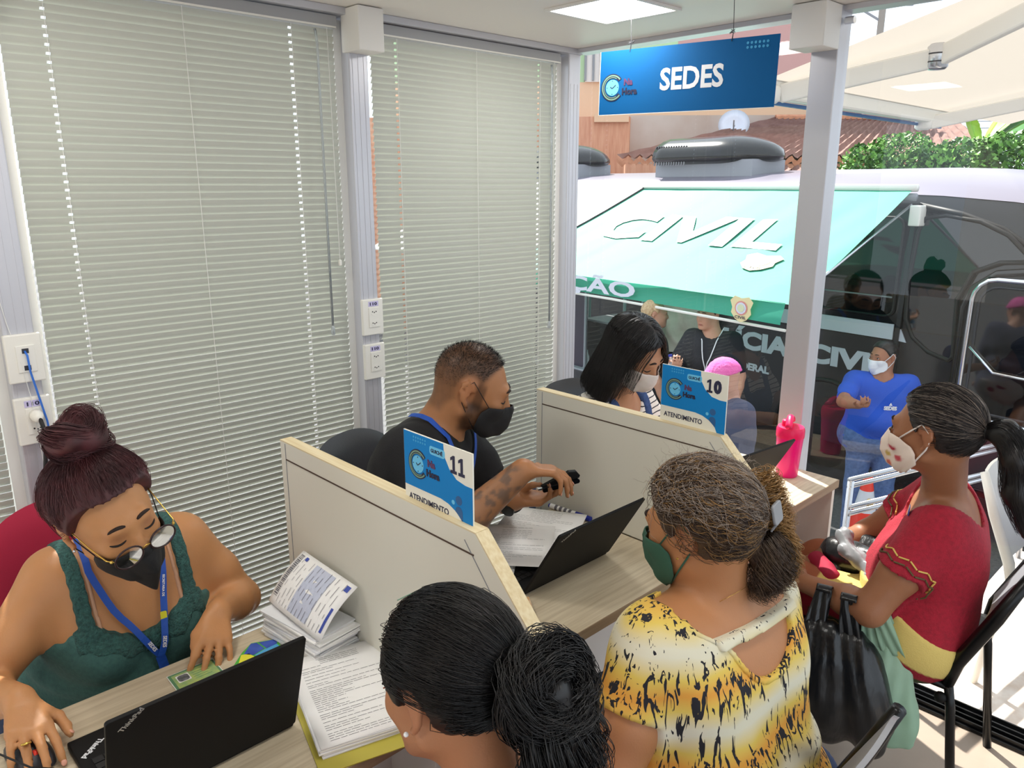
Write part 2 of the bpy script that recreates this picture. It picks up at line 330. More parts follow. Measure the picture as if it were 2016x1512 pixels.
tag(MB().tube([(0.02, 0.448, 1.325), (0.032, 0.45, 1.315), (0.028, 0.452, 1.27), (0.03, 0.462, 1.20), (0.032, 0.472, 1.13), (0.03, 0.476, 1.06), (0.026, 0.468, 0.98), (0.03, 0.470, 0.90), (0.03, 0.455, 0.78), (0.03, 0.45, 0.4)], 0.0028, 8).build('network_cable', 'cable_blue', smooth=True), 'thin blue network cable hanging down the left post', 'cable')
tag(MB().tube([(0.004, 0.405, 1.52), (0.006, 0.42, 1.40), (0.018, 0.435, 1.30), (0.022, 0.445, 1.2), (0.02, 0.452, 0.95), (0.02, 0.447, 0.6)], 0.0008, 5).build('string', 'cord'), 'thin white string running down the left post beside the cables', 'string')

# ------------------------------------------------------------------ desks and dividers
DX0, DX1, DZ = 0.79, 1.32, 0.75
def desk(y0, y1, label):
    t = thing('desk', label, 'desk', ((DX0 + DX1) / 2, (y0 + y1) / 2, 0), group='service desks in a row')
    MB().box((DX0, y0, DZ - 0.027), (DX1 - 0.002, y1, DZ)).build('desktop', 'wood', t, bevel=0.0015)
    MB().box((DX1 - 0.002, y0, DZ - 0.028), (DX1, y1, DZ - 0.0005)).build('edge_band', 'wood_edge', t)
    for a, b in ((y0, y0 + 0.02), (y1 - 0.02, y1)): MB().box((DX0 + 0.04, a, 0.0), (DX1 - 0.012, b, DZ - 0.027)).build('side_panel', 'panel_white', t, bevel=0.001)
    MB().box((1.13, y0 + 0.02, 0.30), (1.15, y1 - 0.02, DZ - 0.027)).build('front_panel', 'panel_white', t)
    return t
desk(-0.30, 0.808, 'wood-topped desk with the closed-in laptop of the woman with the bun')
desk(0.842, 1.688, 'wood-topped desk of the bearded man, papers and a laptop on it')
desk(1.722, 2.58, 'sunlit wood-topped desk by the glass wall with the pink bottle on it')
def divider(y0, zt, xc, label):
    t = thing('desk_divider', label, 'divider', (1.1, y0 + 0.015, DZ), group='cream dividers between the desks')
    M = frame((0, y0 + 0.03, 0), (1, 0, 0), (0, 0, 1))
    P = [(0.70, 0.62), (0.79 - 0.002, 0.62), (0.79 - 0.002, DZ + 0.001), (DX1 + 0.002, DZ + 0.001), (DX1 + 0.002, 0.70), (xc + 0.19, 0.70), (xc + 0.19, zt - 0.19), (xc, zt), (0.70, zt)]
    MB().prism(P, M, 0.03).build('panel', 'panel', t, bevel=0.001)
    e = MB(); e.bar((0.70, y0 + 0.015, zt + 0.0012), (xc, y0 + 0.015, zt + 0.0012), 0.03, 0.003); e.bar((xc, y0 + 0.015, zt + 0.001), (xc + 0.19, y0 + 0.015, zt - 0.189), 0.03, 0.003, (1, 0, 1)); e.build('edge_band', 'wood_light', t)
    g = MB(); g.bar((0.725, y0 - 0.0006, zt - 0.042), (xc - 0.005, y0 - 0.0006, zt - 0.042), 0.0014, 0.003); g.build('groove', 'dark_gap', t)
    MB().bar((0.725, y0 - 0.0006, 0.70), (0.725, y0 - 0.0006, zt - 0.003), 0.0012, 0.0014, (1, 0, 0)).build('seam', 'grey', t); MB().bar((xc - 0.03, y0 - 0.0006, zt - 0.02), (xc + 0.09, y0 - 0.0006, zt - 0.155), 0.0012, 0.0014, (1, 0, 1)).build('seam', 'grey', t)
    return t
divider(0.811, 1.158, 1.412, 'nearer cream divider, the one holding counter sign 11')
divider(1.691, 1.122, 1.362, 'farther cream divider, the one holding counter sign 10')

# ------------------------------------------------------------------ counter signs and the hanging sign
def logo(t, M, s, ringm='sign_ring'):
    """a clock in an open double ring with the words beside it; s is the clock radius, M its centre"""
    g = MB(); ring(g, M, (0, 0), s * 1.16, s * 1.72, R(38), R(322), 0.0009); g.build('logo_ring', 'sign_navy', t)
    g = MB(); ring(g, M, (0, 0), s * 1.42, s * 1.58, R(40), R(320), 0.0013); ring(g, M, (0, 0), s * 1.22, s * 1.30, R(60), R(300), 0.0013); g.build('logo_ring', ringm, t)
    MB().prism(circ((0, 0), s), M, 0.0009).build('clock_face', 'sign_cyan', t)
    g = MB()
    for k in range(4):
        a = k * math.pi / 2; g.prism(circ((0.82 * s * math.cos(a), 0.82 * s * math.sin(a)), s * 0.07, 8), M, 0.0013)
    for (x, y) in ((-0.28, 0.22), (0.55, 0.42)):
        d = Vector((x, y)); n = Vector((-d.y, d.x)).normalized() * 0.055; o = Vector((-0.02, -0.12)); q = [o + n, o - n, o - n + d, o + n + d]; q = [(p.x * s, p.y * s) for p in q]
        g.prism(q if x > 0 else q[::1], M, 0.0013)
    g.build('clock_hands', 'sign_navy', t)
    T = lambda x, y: M @ Matrix.Translation((x * s, y * s, 0.0))
    text('lettering', 'Na', T(1.75, 0.18), h=s * 0.85, m='sign_red', parent=t, bold=0.05, thick=0.0012)
    text('lettering', 'Hora', T(1.50, -0.98), h=s * 0.85, m='sign_navy', parent=t, bold=0.05, thick=0.0012)
def counter_sign(num, x0, x1, y, z0, z1, label):
    t = thing('counter_sign', label, 'sign', ((x0 + x1) / 2, y, z0), group='blue counter signs on the dividers')
    W = x1 - x0; H = z1 - z0; M = frame((x0, y - 0.003, z0), (1, 0, 0), (0, 0, 1)); T = lambda x, y, z=0: M @ Matrix.Translation((x * W, y * H, z))
    MB().box((x0, y - 0.003, z0), (x1, y, z1)).build('board', 'sign_cream', t)
    MB().prism([(0.0008, H * 0.27), (W * 0.55, H * 0.27), (W * 0.66, H * 0.245), (W * 0.76, H * 0.19), (W * 0.85, H * 0.10), (W * 0.885, 0.0008), (W - 0.0008, 0.0008), (W - 0.0008, H * 0.57), (W * 0.9, H * 0.57), (W * 0.78, H * 0.60), (W * 0.68, H * 0.70), (W * 0.61, H * 0.84), (W * 0.60, H - 0.001), (0.0008, H - 0.001)], M, 0.0005).build('blue_field', 'sign_blue', t)
    MB().prism(rrect(W * 0.40, H * 0.80, W * 0.62, H * 0.91, 0.005), M, 0.0008).build('label_tab', 'sign_cyan', t)
    text('lettering', 'GUICHÊ', T(0.42, 0.83), h=H * 0.06, m='sign_navy', parent=t, bold=0.03, thick=0.0012)
    one = [(0.10, 0), (0.90, 0), (0.90, 0.17), (0.66, 0.17), (0.66, 1), (0.44, 1), (0.10, 0.86), (0.10, 0.69), (0.38, 0.78), (0.38, 0.17), (0.10, 0.17)]
    for k, ch in enumerate(num):
        cw = W * 0.105; Tn = T(0.69 + 0.11 * k, 0.665)
        if ch == '1': MB().prism([(x * cw, y * H * 0.225) for x, y in one], Tn, 0.0009).build('lettering', 'sign_navy', t)
        else: text('lettering', ch, Tn, w=cw * 1.1, h=H * 0.23, m='sign_navy', parent=t, bold=0.07, thick=0.0009)
    text('lettering', 'ATENDIMENTO', T(0.06, 0.085), w=W * 0.60, h=H * 0.085, m='sign_navy', parent=t, bold=0.015, thick=0.0006)
    d = MB()
    for i in range(6):
        for j in range(2): d.prism(circ((W * (0.16 + i * 0.035), H * (0.90 + j * 0.045)), W * 0.011, 8), M, 0.0008)
    d.build('dots', 'sign_dots', t)
    g = MB(); g.prism(circ((W * 0.81, H * 0.345), W * 0.045, 16), M, 0.0008); g.prism(arcpts((W * 0.81, H * 0.20), W * 0.05, 0, math.pi, 10) + [(W * 0.76, H * 0.19), (W * 0.80, H * 0.155), (W * 0.86, H * 0.085)], M, 0.0008); g.build('figure', 'sign_dim', t)
    MB().prism(circ((W * 0.73, H * 0.295), W * 0.022, 12), M, 0.0008).build('figure', 'sign_cyan', t)
    logo(t, T(0.22, 0.60, 0.0004), W * 0.085)
    return t
counter_sign('11', 1.187, 1.389, 0.829, 1.146, 1.297, 'blue counter sign reading 11, on the divider in front of the bearded man')
counter_sign('10', 1.162, 1.364, 1.710, 1.124, 1.281, 'blue counter sign reading 10, on the divider nearer the glass wall')
A = Vector((0.497, 2.20, 1.989)); B = Vector((1.118, 2.28, 1.980)); ex = (B - A).normalized(); W = (B - A).length; H = 0.206
t = thing('hanging_sign', 'blue rectangular sign reading SEDES hanging from the ceiling on two wires', 'sign', tuple((A + B) / 2))
M = frame(A, ex, (0, 0, 1)); T = lambda x, y, z=0.0: M @ Matrix.Translation((x, y, z))
MB().box((0, 0, -0.004), (W, H, 0), M).build('board', 'sign_blue_backlit', t)  # board blue darkened for being backlit: the shade is in the colour
MB().box((-0.0006, -0.0012, -0.0042), (W, 0.0005, 0.0002), M).box((-0.0012, 0, -0.0042), (0.0005, H, 0.0002), M).build('board_edge', 'white_plastic', t)
text('lettering', 'SEDES', T(0.235, 0.068), w=0.222, h=0.070, m='paper2', parent=t, bold=0.028, thick=0.0008)
logo(t, T(0.052, 0.088, 0.0002), 0.026)
d = MB()
for i in range(6):
    for j in range(2): d.prism(circ((W - 0.098 + i * 0.0125, H - 0.030 + j * 0.013), 0.0042, 8), T(0, 0, 0.0001), 0.0006)
d.build('dots', 'sign_dots', t)
for x in (0.115, 0.475):
    p = M @ Vector((x, H - 0.008, 0.001)); q = Vector((p.x, p.y, CZ)); k = M @ Vector((x + 0.004, H + 0.02, 0.001))
    m = MB().tube([p, k, q], 0.0011, 5); m.tube([M @ Vector((x, H - 0.008, -0.005)), k], 0.0009, 5); m.build('wire', 'grey_dark', t)
    m = MB()
    for j in range(5): m.tube([k + Vector((random.uniform(-.012, .012), random.uniform(-.006, .006), random.uniform(-.006, .006))) for _ in range(3)], 0.0011, 5)
    m.build('wire_twist', 'grey_dark', t)
# ------------------------------------------------------------------ outside: ground, landing, rails, cone
mat('asphalt', '#6a6a6c', 0.9, noise=('#55565a', 40, 6), bump=(90, 0.3)); mat('landing', '#b98d68', 0.5, noise=('#a87c58', 5, 3)); mat('granite', '#3d3b3d', 0.5, noise=('#8a847e', 220, 2)); mat('pave', '#d9d2cc', 0.7, noise=('#c4b2a4', 14, 5))
mat('cone_orange', '#ee3d2b', 0.45); mat('cone_white', '#d9dde6', 0.4); mat('bus_black', '#17181c', 0.16, spec=0.6); mat('bus_side', '#24262b', 0.25); mat('bus_glass', '#0c0f12', 0.04, spec=0.8); mat('bus_white', '#d4d6e2', 0.4); mat('rubber', '#101114', 0.55)
mat('bus_grey', '#8f9299', 0.5); mat('tarp', '#c9c0b2', 0.7, noise=('#b3a99a', 6, 4), bump=(9, 0.5)); mat('van_purple', '#2c2536', 0.3)
mat('wall_orange', '#d9a283', 0.85, noise=('#c98a6c', 4, 6, (6, 6, 0.6))); mat('wall_beige', '#c9bab0', 0.85, noise=('#b9a294', 1.2, 5)); mat('wall_peach', '#e3bd9c', 0.8); mat('wall_green', '#b9d8ab', 0.8); mat('wall_rose', '#c99c98', 0.8); mat('brick', '#b4604a', 0.85, noise=('#9a4a38', 14, 3, (1, 1, 4)))
mat('tile', '#8d6a60', 0.85, noise=('#7a564c', 5, 5)); mat('tile_edge', '#c98c6c', 0.85, noise=('#b57656', 10, 3)); mat('tank_blue', '#2d4a86', 0.45); mat('concrete', '#9a938c', 0.85); mat('leaf', '#5f9a3c', 0.5, noise=('#8fc05a', 2.5, 3)); mat('leaf_dark', '#2f5a26', 0.5, noise=('#4a7a34', 3, 3)); mat('banana', '#a9cf4e', 0.4, noise=('#7fae44', 2, 2)); mat('banana_dark', '#5c9455', 0.4); mat('trunk', '#6b4a33', 0.8)
def fabric_mat(name, col, tr=0.35, col2=None):
    m = mat(name, col, 0.6); nt = m.node_tree; b = nt.nodes['Principled BSDF']; o = nt.nodes['Material Output']; x = nt.nodes.new('ShaderNodeMixShader'); t = nt.nodes.new('ShaderNodeBsdfTranslucent')
    t.inputs[0].default_value = srgb(col2 or col); x.inputs[0].default_value = tr; nt.links.new(b.outputs[0], x.inputs[1]); nt.links.new(t.outputs[0], x.inputs[2]); nt.links.new(x.outputs[0], o.inputs[0]); return m
fabric_mat('awning_green', '#3fae90', 0.3); fabric_mat('awning_white', '#ecebe4', 0.4); fabric_mat('awning_cream', '#c6bdb2', 0.30)
GZ = -1.0
struct('floor_outside', MB().box((-30, 2.9, GZ - 0.1), (30, 40, GZ)), 'asphalt')
struct('floor_street', MB().box((-30, -12, GZ - 0.1), (30, 2.9, GZ)), 'asphalt')
tag(MB().box((1.55, 2.76, -0.12), (4.2, 4.3, -0.03)).build('landing_platform', 'pave', bevel=0.004), 'pale sunlit landing platform just outside the glass wall', 'platform')
tag(MB().box((1.2, 2.73, -0.10), (4.2, 2.76, -0.01)).build('threshold_strip', 'landing', bevel=0.003), 'narrow tan threshold strip along the outside of the floor track', 'strip')
t = thing('handrail', 'white metal handrail with two double bars outside the glass, behind the woman in red', 'handrail', (1.3, 2.75, -0.03))
for k, (p, q) in enumerate((((1.30, 2.72, 0.705), (1.62, 4.4, 0.60)), ((1.31, 2.72, 0.60), (1.64, 4.4, 0.475)))):
    for dz in (0.0, -0.026): MB().tube([(p[0], p[1], p[2] + dz), (q[0], q[1], q[2] + dz)], 0.009, 10).build('bar', 'silver', t, smooth=True)
for p in ((1.302, 2.73), (1.58, 4.2)): MB().tube([(p[0], p[1], -0.12 if p[1] < 3 else -0.05), (p[0], p[1], 0.70 if p[1] < 3 else 0.61)], 0.012, 10).build('post', 'silver', t, smooth=True)
c = thing('traffic_cone', 'orange traffic cone with white bands and a yellow emblem beyond the handrail', 'cone', (0.34, 5.55, GZ)); cc = Vector((0.34, 5.55, GZ))
def cr(z): return 0.155 - 0.125 * z / 0.68
MB().box((0.13, 5.34, GZ), (0.55, 5.76, GZ + 0.03)).build('base', 'cone_orange', c, bevel=0.01)
for a, b, m in ((0.03, 0.16, 'cone_orange'), (0.16, 0.28, 'cone_white'), (0.28, 0.42, 'cone_orange'), (0.42, 0.58, 'cone_white'), (0.58, 0.70, 'cone_orange')):
    MB().lathe([(cr(a), a), (cr(b), b)], cc, n=20).build('band', m, c, smooth=False, auto=40)
MB().sphere(cc + Vector((0.05, -0.052, 0.5)), (0.028, 0.012, 0.038), 10, 8).build('emblem', 'gold', c)

# ------------------------------------------------------------------ the black bus with its green awning
B0 = Vector((-0.682, 6.699, 0)); EB = Vector((0.9928, -0.12, 0)); NBv = Vector((-0.12, -0.9928, 0))
def BP(t, o, z): return B0 + EB * t + NBv * o + Vector((0, 0, z))
bus = thing('police_bus', 'black police bus with white lettering and a white stripe, parked outside the glass', 'bus', tuple(BP(-2, -1, GZ)))
def section(t, dz, pinch):
    P = [(0.0 - pinch, -0.62), (0.0 - pinch, 0.5), (-0.01 - pinch, 1.20), (-0.05 - pinch, 1.55 + dz * 0.7), (-0.11 - pinch, 1.68 + dz * 0.85), (-0.24 - pinch, 1.77 + dz), (-0.55, 1.85 + dz), (-1.2, 1.90 + dz), (-1.9, 1.85 + dz), (-2.25, 1.72 + dz), (-2.35, 1.5 + dz * 0.7), (-2.36, -0.62)]
    return [BP(t, o, z) for o, z in P]
secs = [section(-7.5, 0, 0), section(-4, 0, 0), section(-1, 0, 0), section(0.5, 0, 0), section(0.9, -0.015, 0), section(1.4, -0.06, 0.015), section(2.0, -0.15, 0.06), section(2.6, -0.32, 0.18), section(3.0, -0.6, 0.4)]
m = MB(); n = 12; V = [p for s in secs for p in s]; F = [(i * n + k, (i + 1) * n + k, (i + 1) * n + (k + 1) % n, i * n + (k + 1) % n) for i in range(len(secs) - 1) for k in range(n)]; F += [tuple(range(n))[::-1], tuple((len(secs) - 1) * n + k for k in range(n))]
m.add(V, F).build('body', 'bus_black', bus, auto=35)
mat('bus_roof', '#7d7886', 0.3)
MB().add([p + Vector((0, 0, 0.004)) + NBv * 0.002 for sc_ in secs[:8] for p in sc_[4:10]], [(i * 6 + k, (i + 1) * 6 + k, (i + 1) * 6 + k + 1, i * 6 + k + 1) for i in range(7) for k in range(5)]).build('roof_skin', 'bus_roof', bus, smooth=True)
def panel(name, pts, m_, o=0.004, thick=0.012, parent=None):
    """a plate on the bus side: pts are (t, z)"""
    M = frame(BP(0, o, 0), EB, (0, 0, 1)); return MB().prism(pts, M, thick).build(name, m_, parent or bus)
def rim(name, pts, r, m_, o=0.016, parent=None): return MB().tube([BP(t, o, z) for t, z in pts], r, 8, closed=True).build(name, m_, parent or bus, smooth=True)
panel('side_panel', [(-6.5, -0.5), (0.76, -0.5), (0.76, 0.50), (-6.5, 0.50)], 'bus_side', 0.002, 0.006)
panel('stripe', [(-6.5, 0.512), (0.70, 0.512), (0.70, 0.640), (-6.5, 0.640)], 'bus_white', 0.002, 0.010)
panel('stripe', [(0.73, 0.512), (0.815, 0.505), (0.765, 0.60), (0.73, 0.632)], 'bus_white', 0.002, 0.010)
for a, b in ((0.02, 0.68), (-0.72, -0.06), (-1.46, -0.80), (-2.2, -1.54), (-2.94, -2.28), (-3.7, -3.0)):
    q = rrect(a, 0.70, b, 1.50, 0.07); w = panel('window', q, 'bus_glass', 0.002, 0.010); rim('window_seal', q, 0.011, 'rubber', 0.012, w)
    MB().tube([BP(a + 0.02, 0.02, 0.86), BP(b - 0.02, 0.02, 0.86)], 0.007, 6).build('window_rail', 'grey', w)
qw = [(0.84, 1.50), (0.80, 1.40), (0.775, 1.0), (0.79, 0.70), (0.86, 0.56), (1.0, 0.46), (1.16, 0.42), (1.19, 0.46), (1.16, 0.9), (1.25, 1.12), (1.42, 1.20), (1.62, 1.22), (1.60, 1.26), (1.45, 1.40), (1.25, 1.49), (1.0, 1.53)][::-1]
w = panel('quarter_window', qw, 'bus_glass', 0.002, 0.010); rim('window_seal', qw, 0.018, 'rubber', 0.012, w)
panel('pillar', [(0.70, -0.5), (0.735, -0.5), (0.775, 1.55), (0.74, 1.55)], 'bus_side', 0.004, 0.020)
dq = [(1.22, -0.55), (2.05, -0.55), (2.05, 1.02), (1.95, 1.12), (1.7, 1.16), (1.42, 1.12), (1.27, 1.0), (1.22, 0.85)]
d_ = panel('door', dq, 'grey_dark', 0.004, 0.02); rim('door_seal', dq, 0.03, 'bus_black', 0.02, d_)
panel('door_glass', [(1.29, 0.2), (1.95, 0.2), (1.95, 0.95), (1.85, 1.03), (1.45, 1.02), (1.32, 0.92)], 'bus_glass', 0.02, 0.012, d_)
# the door leaf standing open: chrome-edged pane
for k, (rr, mm) in enumerate(((0.018, 'chrome'), (0.010, 'grey_dark'))):
    q = rrect(1.405 + k * 0.05, 0.10 + k * 0.05, 2.05, 1.11 - k * 0.05, 0.15 - k * 0.03); MB().tube([BP(t, 0.35, z) for t, z in q], rr, 8, closed=True).build('door_leaf_frame', mm, bus, smooth=True)
MB().prism(rrect(1.41, 0.11, 2.045, 1.10, 0.14), frame(BP(0, 0.342, 0), EB, (0, 0, 1)), 0.008).build('door_leaf', 'bus_glass', bus)
MB().tube([BP(1.44, 0.36, 0.62), BP(1.62, 0.37, 0.46), BP(1.9, 0.37, 0.45)], 0.012, 8).build('door_handle', 'chrome', bus, smooth=True)
MB().tube([BP(-6.5, 0.03, 1.70), BP(0.76, 0.03, 1.66)], 0.03, 8).build('gutter_rail', 'bus_grey', bus, smooth=True)
MB().tube([BP(0.78, 0.0, 1.60), BP(1.1, 0.0, 1.54), BP(1.4, -0.01, 1.44), BP(1.65, -0.03, 1.27), BP(1.9, -0.06, 1.16)], 0.022, 8).build('roof_trim', 'rubber', bus, smooth=True)
for a, b, s, z, h, bd in (('POLÍCIA', -1.42, 1.18, 0.192, 0.225, 0.05), ('CIVIL', -0.075, 0.80, 0.192, 0.18, 0.05), ('FEDERAL', -0.86, 0.42, -0.008, 0.073, 0.05)):
    text('lettering', a, frame(BP(b, 0.0085, z), EB, (0, 0, 1)), w=s, h=h, m='bus_white', parent=bus, bold=bd, thick=0.003)
arch = [BP(0.17 + 0.5 * math.cos(a), 0.012, -0.5 + 0.56 * math.sin(a)) for a in np.linspace(0, math.pi, 20)]
MB().tube(arch, 0.02, 8).build('wheel_arch', 'rubber', bus, smooth=True)
wh = MB().lathe([(0.1, -0.12), (0.36, -0.12), (0.40, -0.09), (0.40, 0.04), (0.36, 0.06), (0.22, 0.05), (0.2, 0.0), (0.05, 0.02)], BP(0.17, -0.06, -0.58), tuple(NBv), 28).build('wheel', 'rubber', bus, auto=40)
# roof units
def ac_unit(t0, t1):
    g = MB(); N = 14; prof = []
    for i in range(N + 1):
        u = i / N; tt = t0 + (t1 - t0) * u; s = min(1, (u / 0.07) ** 0.5) if u < 0.07 else (1 if u < 0.6 else max(0.02, math.cos((u - 0.6) / 0.4 * math.pi / 2) ** 0.55))
        prof.append([BP(tt, -0.8 - 0.42 * s * math.cos(a), 2.04 + (0.23 if a <= math.pi else 0.10) * s * math.sin(a) * (1 if a <= math.pi else 1)) for a in np.linspace(0, 2 * math.pi, 20, endpoint=False)])
    V = [p for s in prof for p in s]; F = [(i * 20 + k, i * 20 + (k + 1) % 20, (i + 1) * 20 + (k + 1) % 20, (i + 1) * 20 + k) for i in range(N) for k in range(20)] + [tuple(range(20))[::-1], tuple(N * 20 + k for k in range(20))]
    a = g.add(V, F).build('roof_air_unit', 'bus_black', bus, smooth=True)
    MB().box((0, 0, 0), (t1 - t0 - 0.2, 0.55, 0.18), frame(BP(t0 + 0.06, -0.5, 1.83), EB, -NBv)).build('unit_base', 'bus_grey', a)
    for k in range(13):
        for z0, z1 in ((2.08, 2.17), (1.965, 2.02)):
            tt = t0 + 0.10 + k * 0.036; o_ = -0.8 + 0.42 * math.sqrt(max(0, 1 - ((z0 + z1) / 2 - 2.04) ** 2 / (0.23 ** 2 if z0 > 2.04 else 0.01))) * 0.985
            MB().bar(BP(tt, o_ + 0.004, z0), BP(tt + 0.012, o_ + (-0.035 if z0 > 2.04 else 0.012), z1), 0.012, 0.012, NBv).build('louvre', 'grey_dark' if z0 > 2.04 else 'grey', a)
ac_unit(-2.55, -1.04); ac_unit(-5.15, -3.66)
MB().add([BP(t, o, z) for t, o, z in ((-0.6, -0.65, 1.80), (0.42, -0.65, 1.76), (0.42, -1.35, 1.80), (-0.6, -1.35, 1.82), (-0.56, -0.70, 1.90), (0.35, -0.70, 1.87), (0.35, -1.3, 1.87), (-0.56, -1.3, 1.90))], [(0, 1, 5, 4), (1, 2, 6, 5), (2, 3, 7, 6), (3, 0, 4, 7), (4, 5, 6, 7)]).build('roof_hatch', 'white_plastic', bus, bevel=0.02)
# green awning
aw = thing('bus_awning', 'green awning with white CIVIL lettering stretched out from the black bus', 'awning', tuple(BP(-1, 0.8, 1.0)))
def aws(t, s, lift=0.0):
    sag = -0.035 * math.sin(math.pi * s) + 0.012 * math.sin(9 * t + 4 * s) * s * (1 - s) * 2 + 0.010 * math.sin(26 * (t * 0.8 + s * 0.5)) * s * (1 - s)
    return BP(t, 1.57 * s, 1.74 - 0.79 * s + sag) + (NBv * 0.79 + Vector((0, 0, 1.57))).normalized() * lift
TL = lambda s: -2.13 - 0.55 * s
m = MB(); m.grid(lambda u, v: aws(TL(v) + (0.73 - TL(v)) * u, v), 60, 24); m.build('canopy', 'awning_green', aw, smooth=True)
m = MB(); m.grid(lambda u, v: BP(-2.7 + 3.40 * u - 0.0 * v, 1.575 + 0.012 * math.sin(14 * u) + 0.02 * math.sin(5 * u + 3 * v), 0.955 - 0.165 * v + 0.02 * math.sin(3.1 * u) * v - 0.03 * (0.5 - u) * v), 60, 5); m.build('valance', 'awning_green', aw, smooth=True)
MB().tube([BP(-2.7, 1.57, 0.785), BP(-1, 1.58, 0.79), BP(0.72, 1.57, 0.765)], 0.012, 6).build('valance_hem', 'white_plastic', aw)
MB().tube([BP(-2.2, 0.03, 1.74), BP(0.76, 0.03, 1.73)], 0.03, 10).build('roller', 'white_plastic', aw, smooth=True)
MB().box((0, 0, 0), (0.09, 0.10, 0.16), frame(BP(0.75, 0.0, 1.60), EB, NBv)).build('roller_bracket', 'white_plastic', aw, bevel=0.01)
MB().tube([BP(0.74, 0.05, 1.60), BP(0.72, 1.55, 0.95)], 0.011, 8).build('arm', 'silver', aw, smooth=True)
MB().tube([aws(TL(s), s, 0.01) for s in np.linspace(0, 1, 8)], 0.012, 6).build('seam_rod', 'grey_dark', aw)
def fabric_text(body, t0, t1, s0, s1, m_, bold=0.03):
    v, f = text_data(body, bold, 0.0); lo = v.min(0); hi = v.max(0)
    P = [aws(t0 + (t1 - t0) * (p[0] - lo[0]) / (hi[0] - lo[0]) , s0 + (s1 - s0) * (p[1] - lo[1]) / (hi[1] - lo[1]), 0.010) for p in v]; return mesh_obj('lettering', P, f, m_, aw)
fabric_text('CIVIL', -2.02, 0.14, 0.585, 0.31, 'bus_white')
def shield(fn, c, w, h):
    P = [(-1, 0.62), (-0.62, 1.0), (0, 0.86), (0.62, 1.0), (1, 0.62), (0.80, 0.1), (0.88, -0.3), (0.5, -0.78), (0, -1), (-0.5, -0.78), (-0.88, -0.3), (-0.80, 0.1)]
    b = mesh_obj('emblem', [fn(c[0] + x * w, c[1] + y * h, 0.012) for x, y in P], [tuple(range(12))], 'emblem_gold', aw)
    for r_, mm, l in ((0.55, 'emblem_red', 0.015), (0.45, 'bus_white', 0.017), (0.30, 'emblem_green', 0.019)):
        mesh_obj('emblem_disc', [fn(c[0] + x * w * r_, c[1] + (0.1 + y * r_) * h, l) for x, y in circ((0, 0), 1, 16)], [tuple(range(16))], mm, b)
    v, f = text_data('CIVIL', 0.02); lo = v.min(0); hi = v.max(0); mesh_obj('lettering', [fn(c[0] + w * (-0.5 + (p[0] - lo[0]) / (hi[0] - lo[0])), c[1] + h * (-0.72 + 0.22 * (p[1] - lo[1]) / (hi[1] - lo[1])), 0.018) for p in v], f, 'sign_navy', b)
mat('emblem_gold', '#e3d3a0', 0.5); mat('emblem_red', '#d98a84', 0.5); mat('emblem_green', '#cfd6b0', 0.5)
shield(lambda a, b, l: aws(a, b, l), (0.13, 0.70), 0.17, -0.075)
vf = lambda a, b, l: BP(a, 1.60 + l, b)
shield(vf, (0.37, 0.875), 0.10, 0.095)
v, f = text_data('ÇÃO', 0.03); lo = v.min(0); hi = v.max(0)
mesh_obj('lettering', [vf(-1.56 + 0.86 * (p[0] - lo[0]) / (hi[0] - lo[0]), 0.80 + 0.19 * (p[1] - lo[1]) / (hi[1] - lo[1]), 0.012) for p in v], f, 'bus_white', aw)
wa = thing('white_canopy', 'white sunlit canopy beside the green awning of the bus', 'canopy', tuple(BP(-4, 0.8, 1.0)))
MB().grid(lambda u, v: aws(-5.6 + (TL(v) - 0.03 + 5.6) * u, v, 0.0), 20, 8).build('canopy', 'awning_white', wa, smooth=True)
MB().tube([BP(-5.5, 1.57, 0.95), BP(-2.75, 1.57, 0.95)], 0.02, 8).build('front_bar', 'white_plastic', wa)
# under the awning
tg = MB(); tg.grid(lambda u, v: BP(-2.02 + 0.95 * u + 0.02 * math.sin(9 * v), 0.14 + 0.03 * math.sin(11 * u + 4 * v) + 0.02 * math.sin(23 * u - 7 * v), 0.53 - 0.50 * v + 0.02 * u), 30, 14)
tag(tg.build('tarpaulin', 'tarp', smooth=True), 'crumpled beige tarpaulin hung on the bus side under the green awning', 'tarpaulin')
cb = thing('field_cabinet', 'grey cabinet under the awning with a small blue bottle on it', 'cabinet', tuple(BP(-2.1, 0.7, GZ)))
MB().box((0, 0, 0), (0.62, 0.45, 0.45), frame(BP(-2.36, 0.62, -0.13), EB, -NBv)).build('upper_body', 'grey_dark', cb, bevel=0.01)
MB().box((0, 0, 0), (0.66, 0.5, 0.025), frame(BP(-2.38, 0.64, 0.32), EB, -NBv)).build('top', 'bus_grey', cb, bevel=0.005)
MB().box((0, 0, 0), (0.55, 0.6, 0.87), frame(BP(-2.36, 1.0, GZ), EB, -NBv)).build('lower_body', 'bus_side', cb, bevel=0.01)
MB().box((0, 0, 0), (0.57, 0.62, 0.02), frame(BP(-2.37, 1.01, GZ + 0.87), EB, -NBv)).build('shelf', 'bus_grey', cb, bevel=0.005)
tag(MB().lathe([(0.02, 0), (0.028, 0.01), (0.028, 0.10), (0.012, 0.14), (0.012, 0.17)], BP(-2.1, 0.85, GZ + 0.891), n=12).build('water_bottle', 'clear', smooth=True), 'small clear water bottle on the grey cabinet shelf under the awning', 'bottle')
vd = thing('van_door', 'dark purple van door with rounded corner beside the corner post, under the awning', 'door', tuple(BP(-2.3, 0.95, -0.2)))
MB().prism(rrect(-2.9, -0.12, -2.05, 0.9, 0.06), frame(BP(0, 0.9, 0), EB, (0, 0, 1)), 0.04).build('panel', 'van_purple', vd)
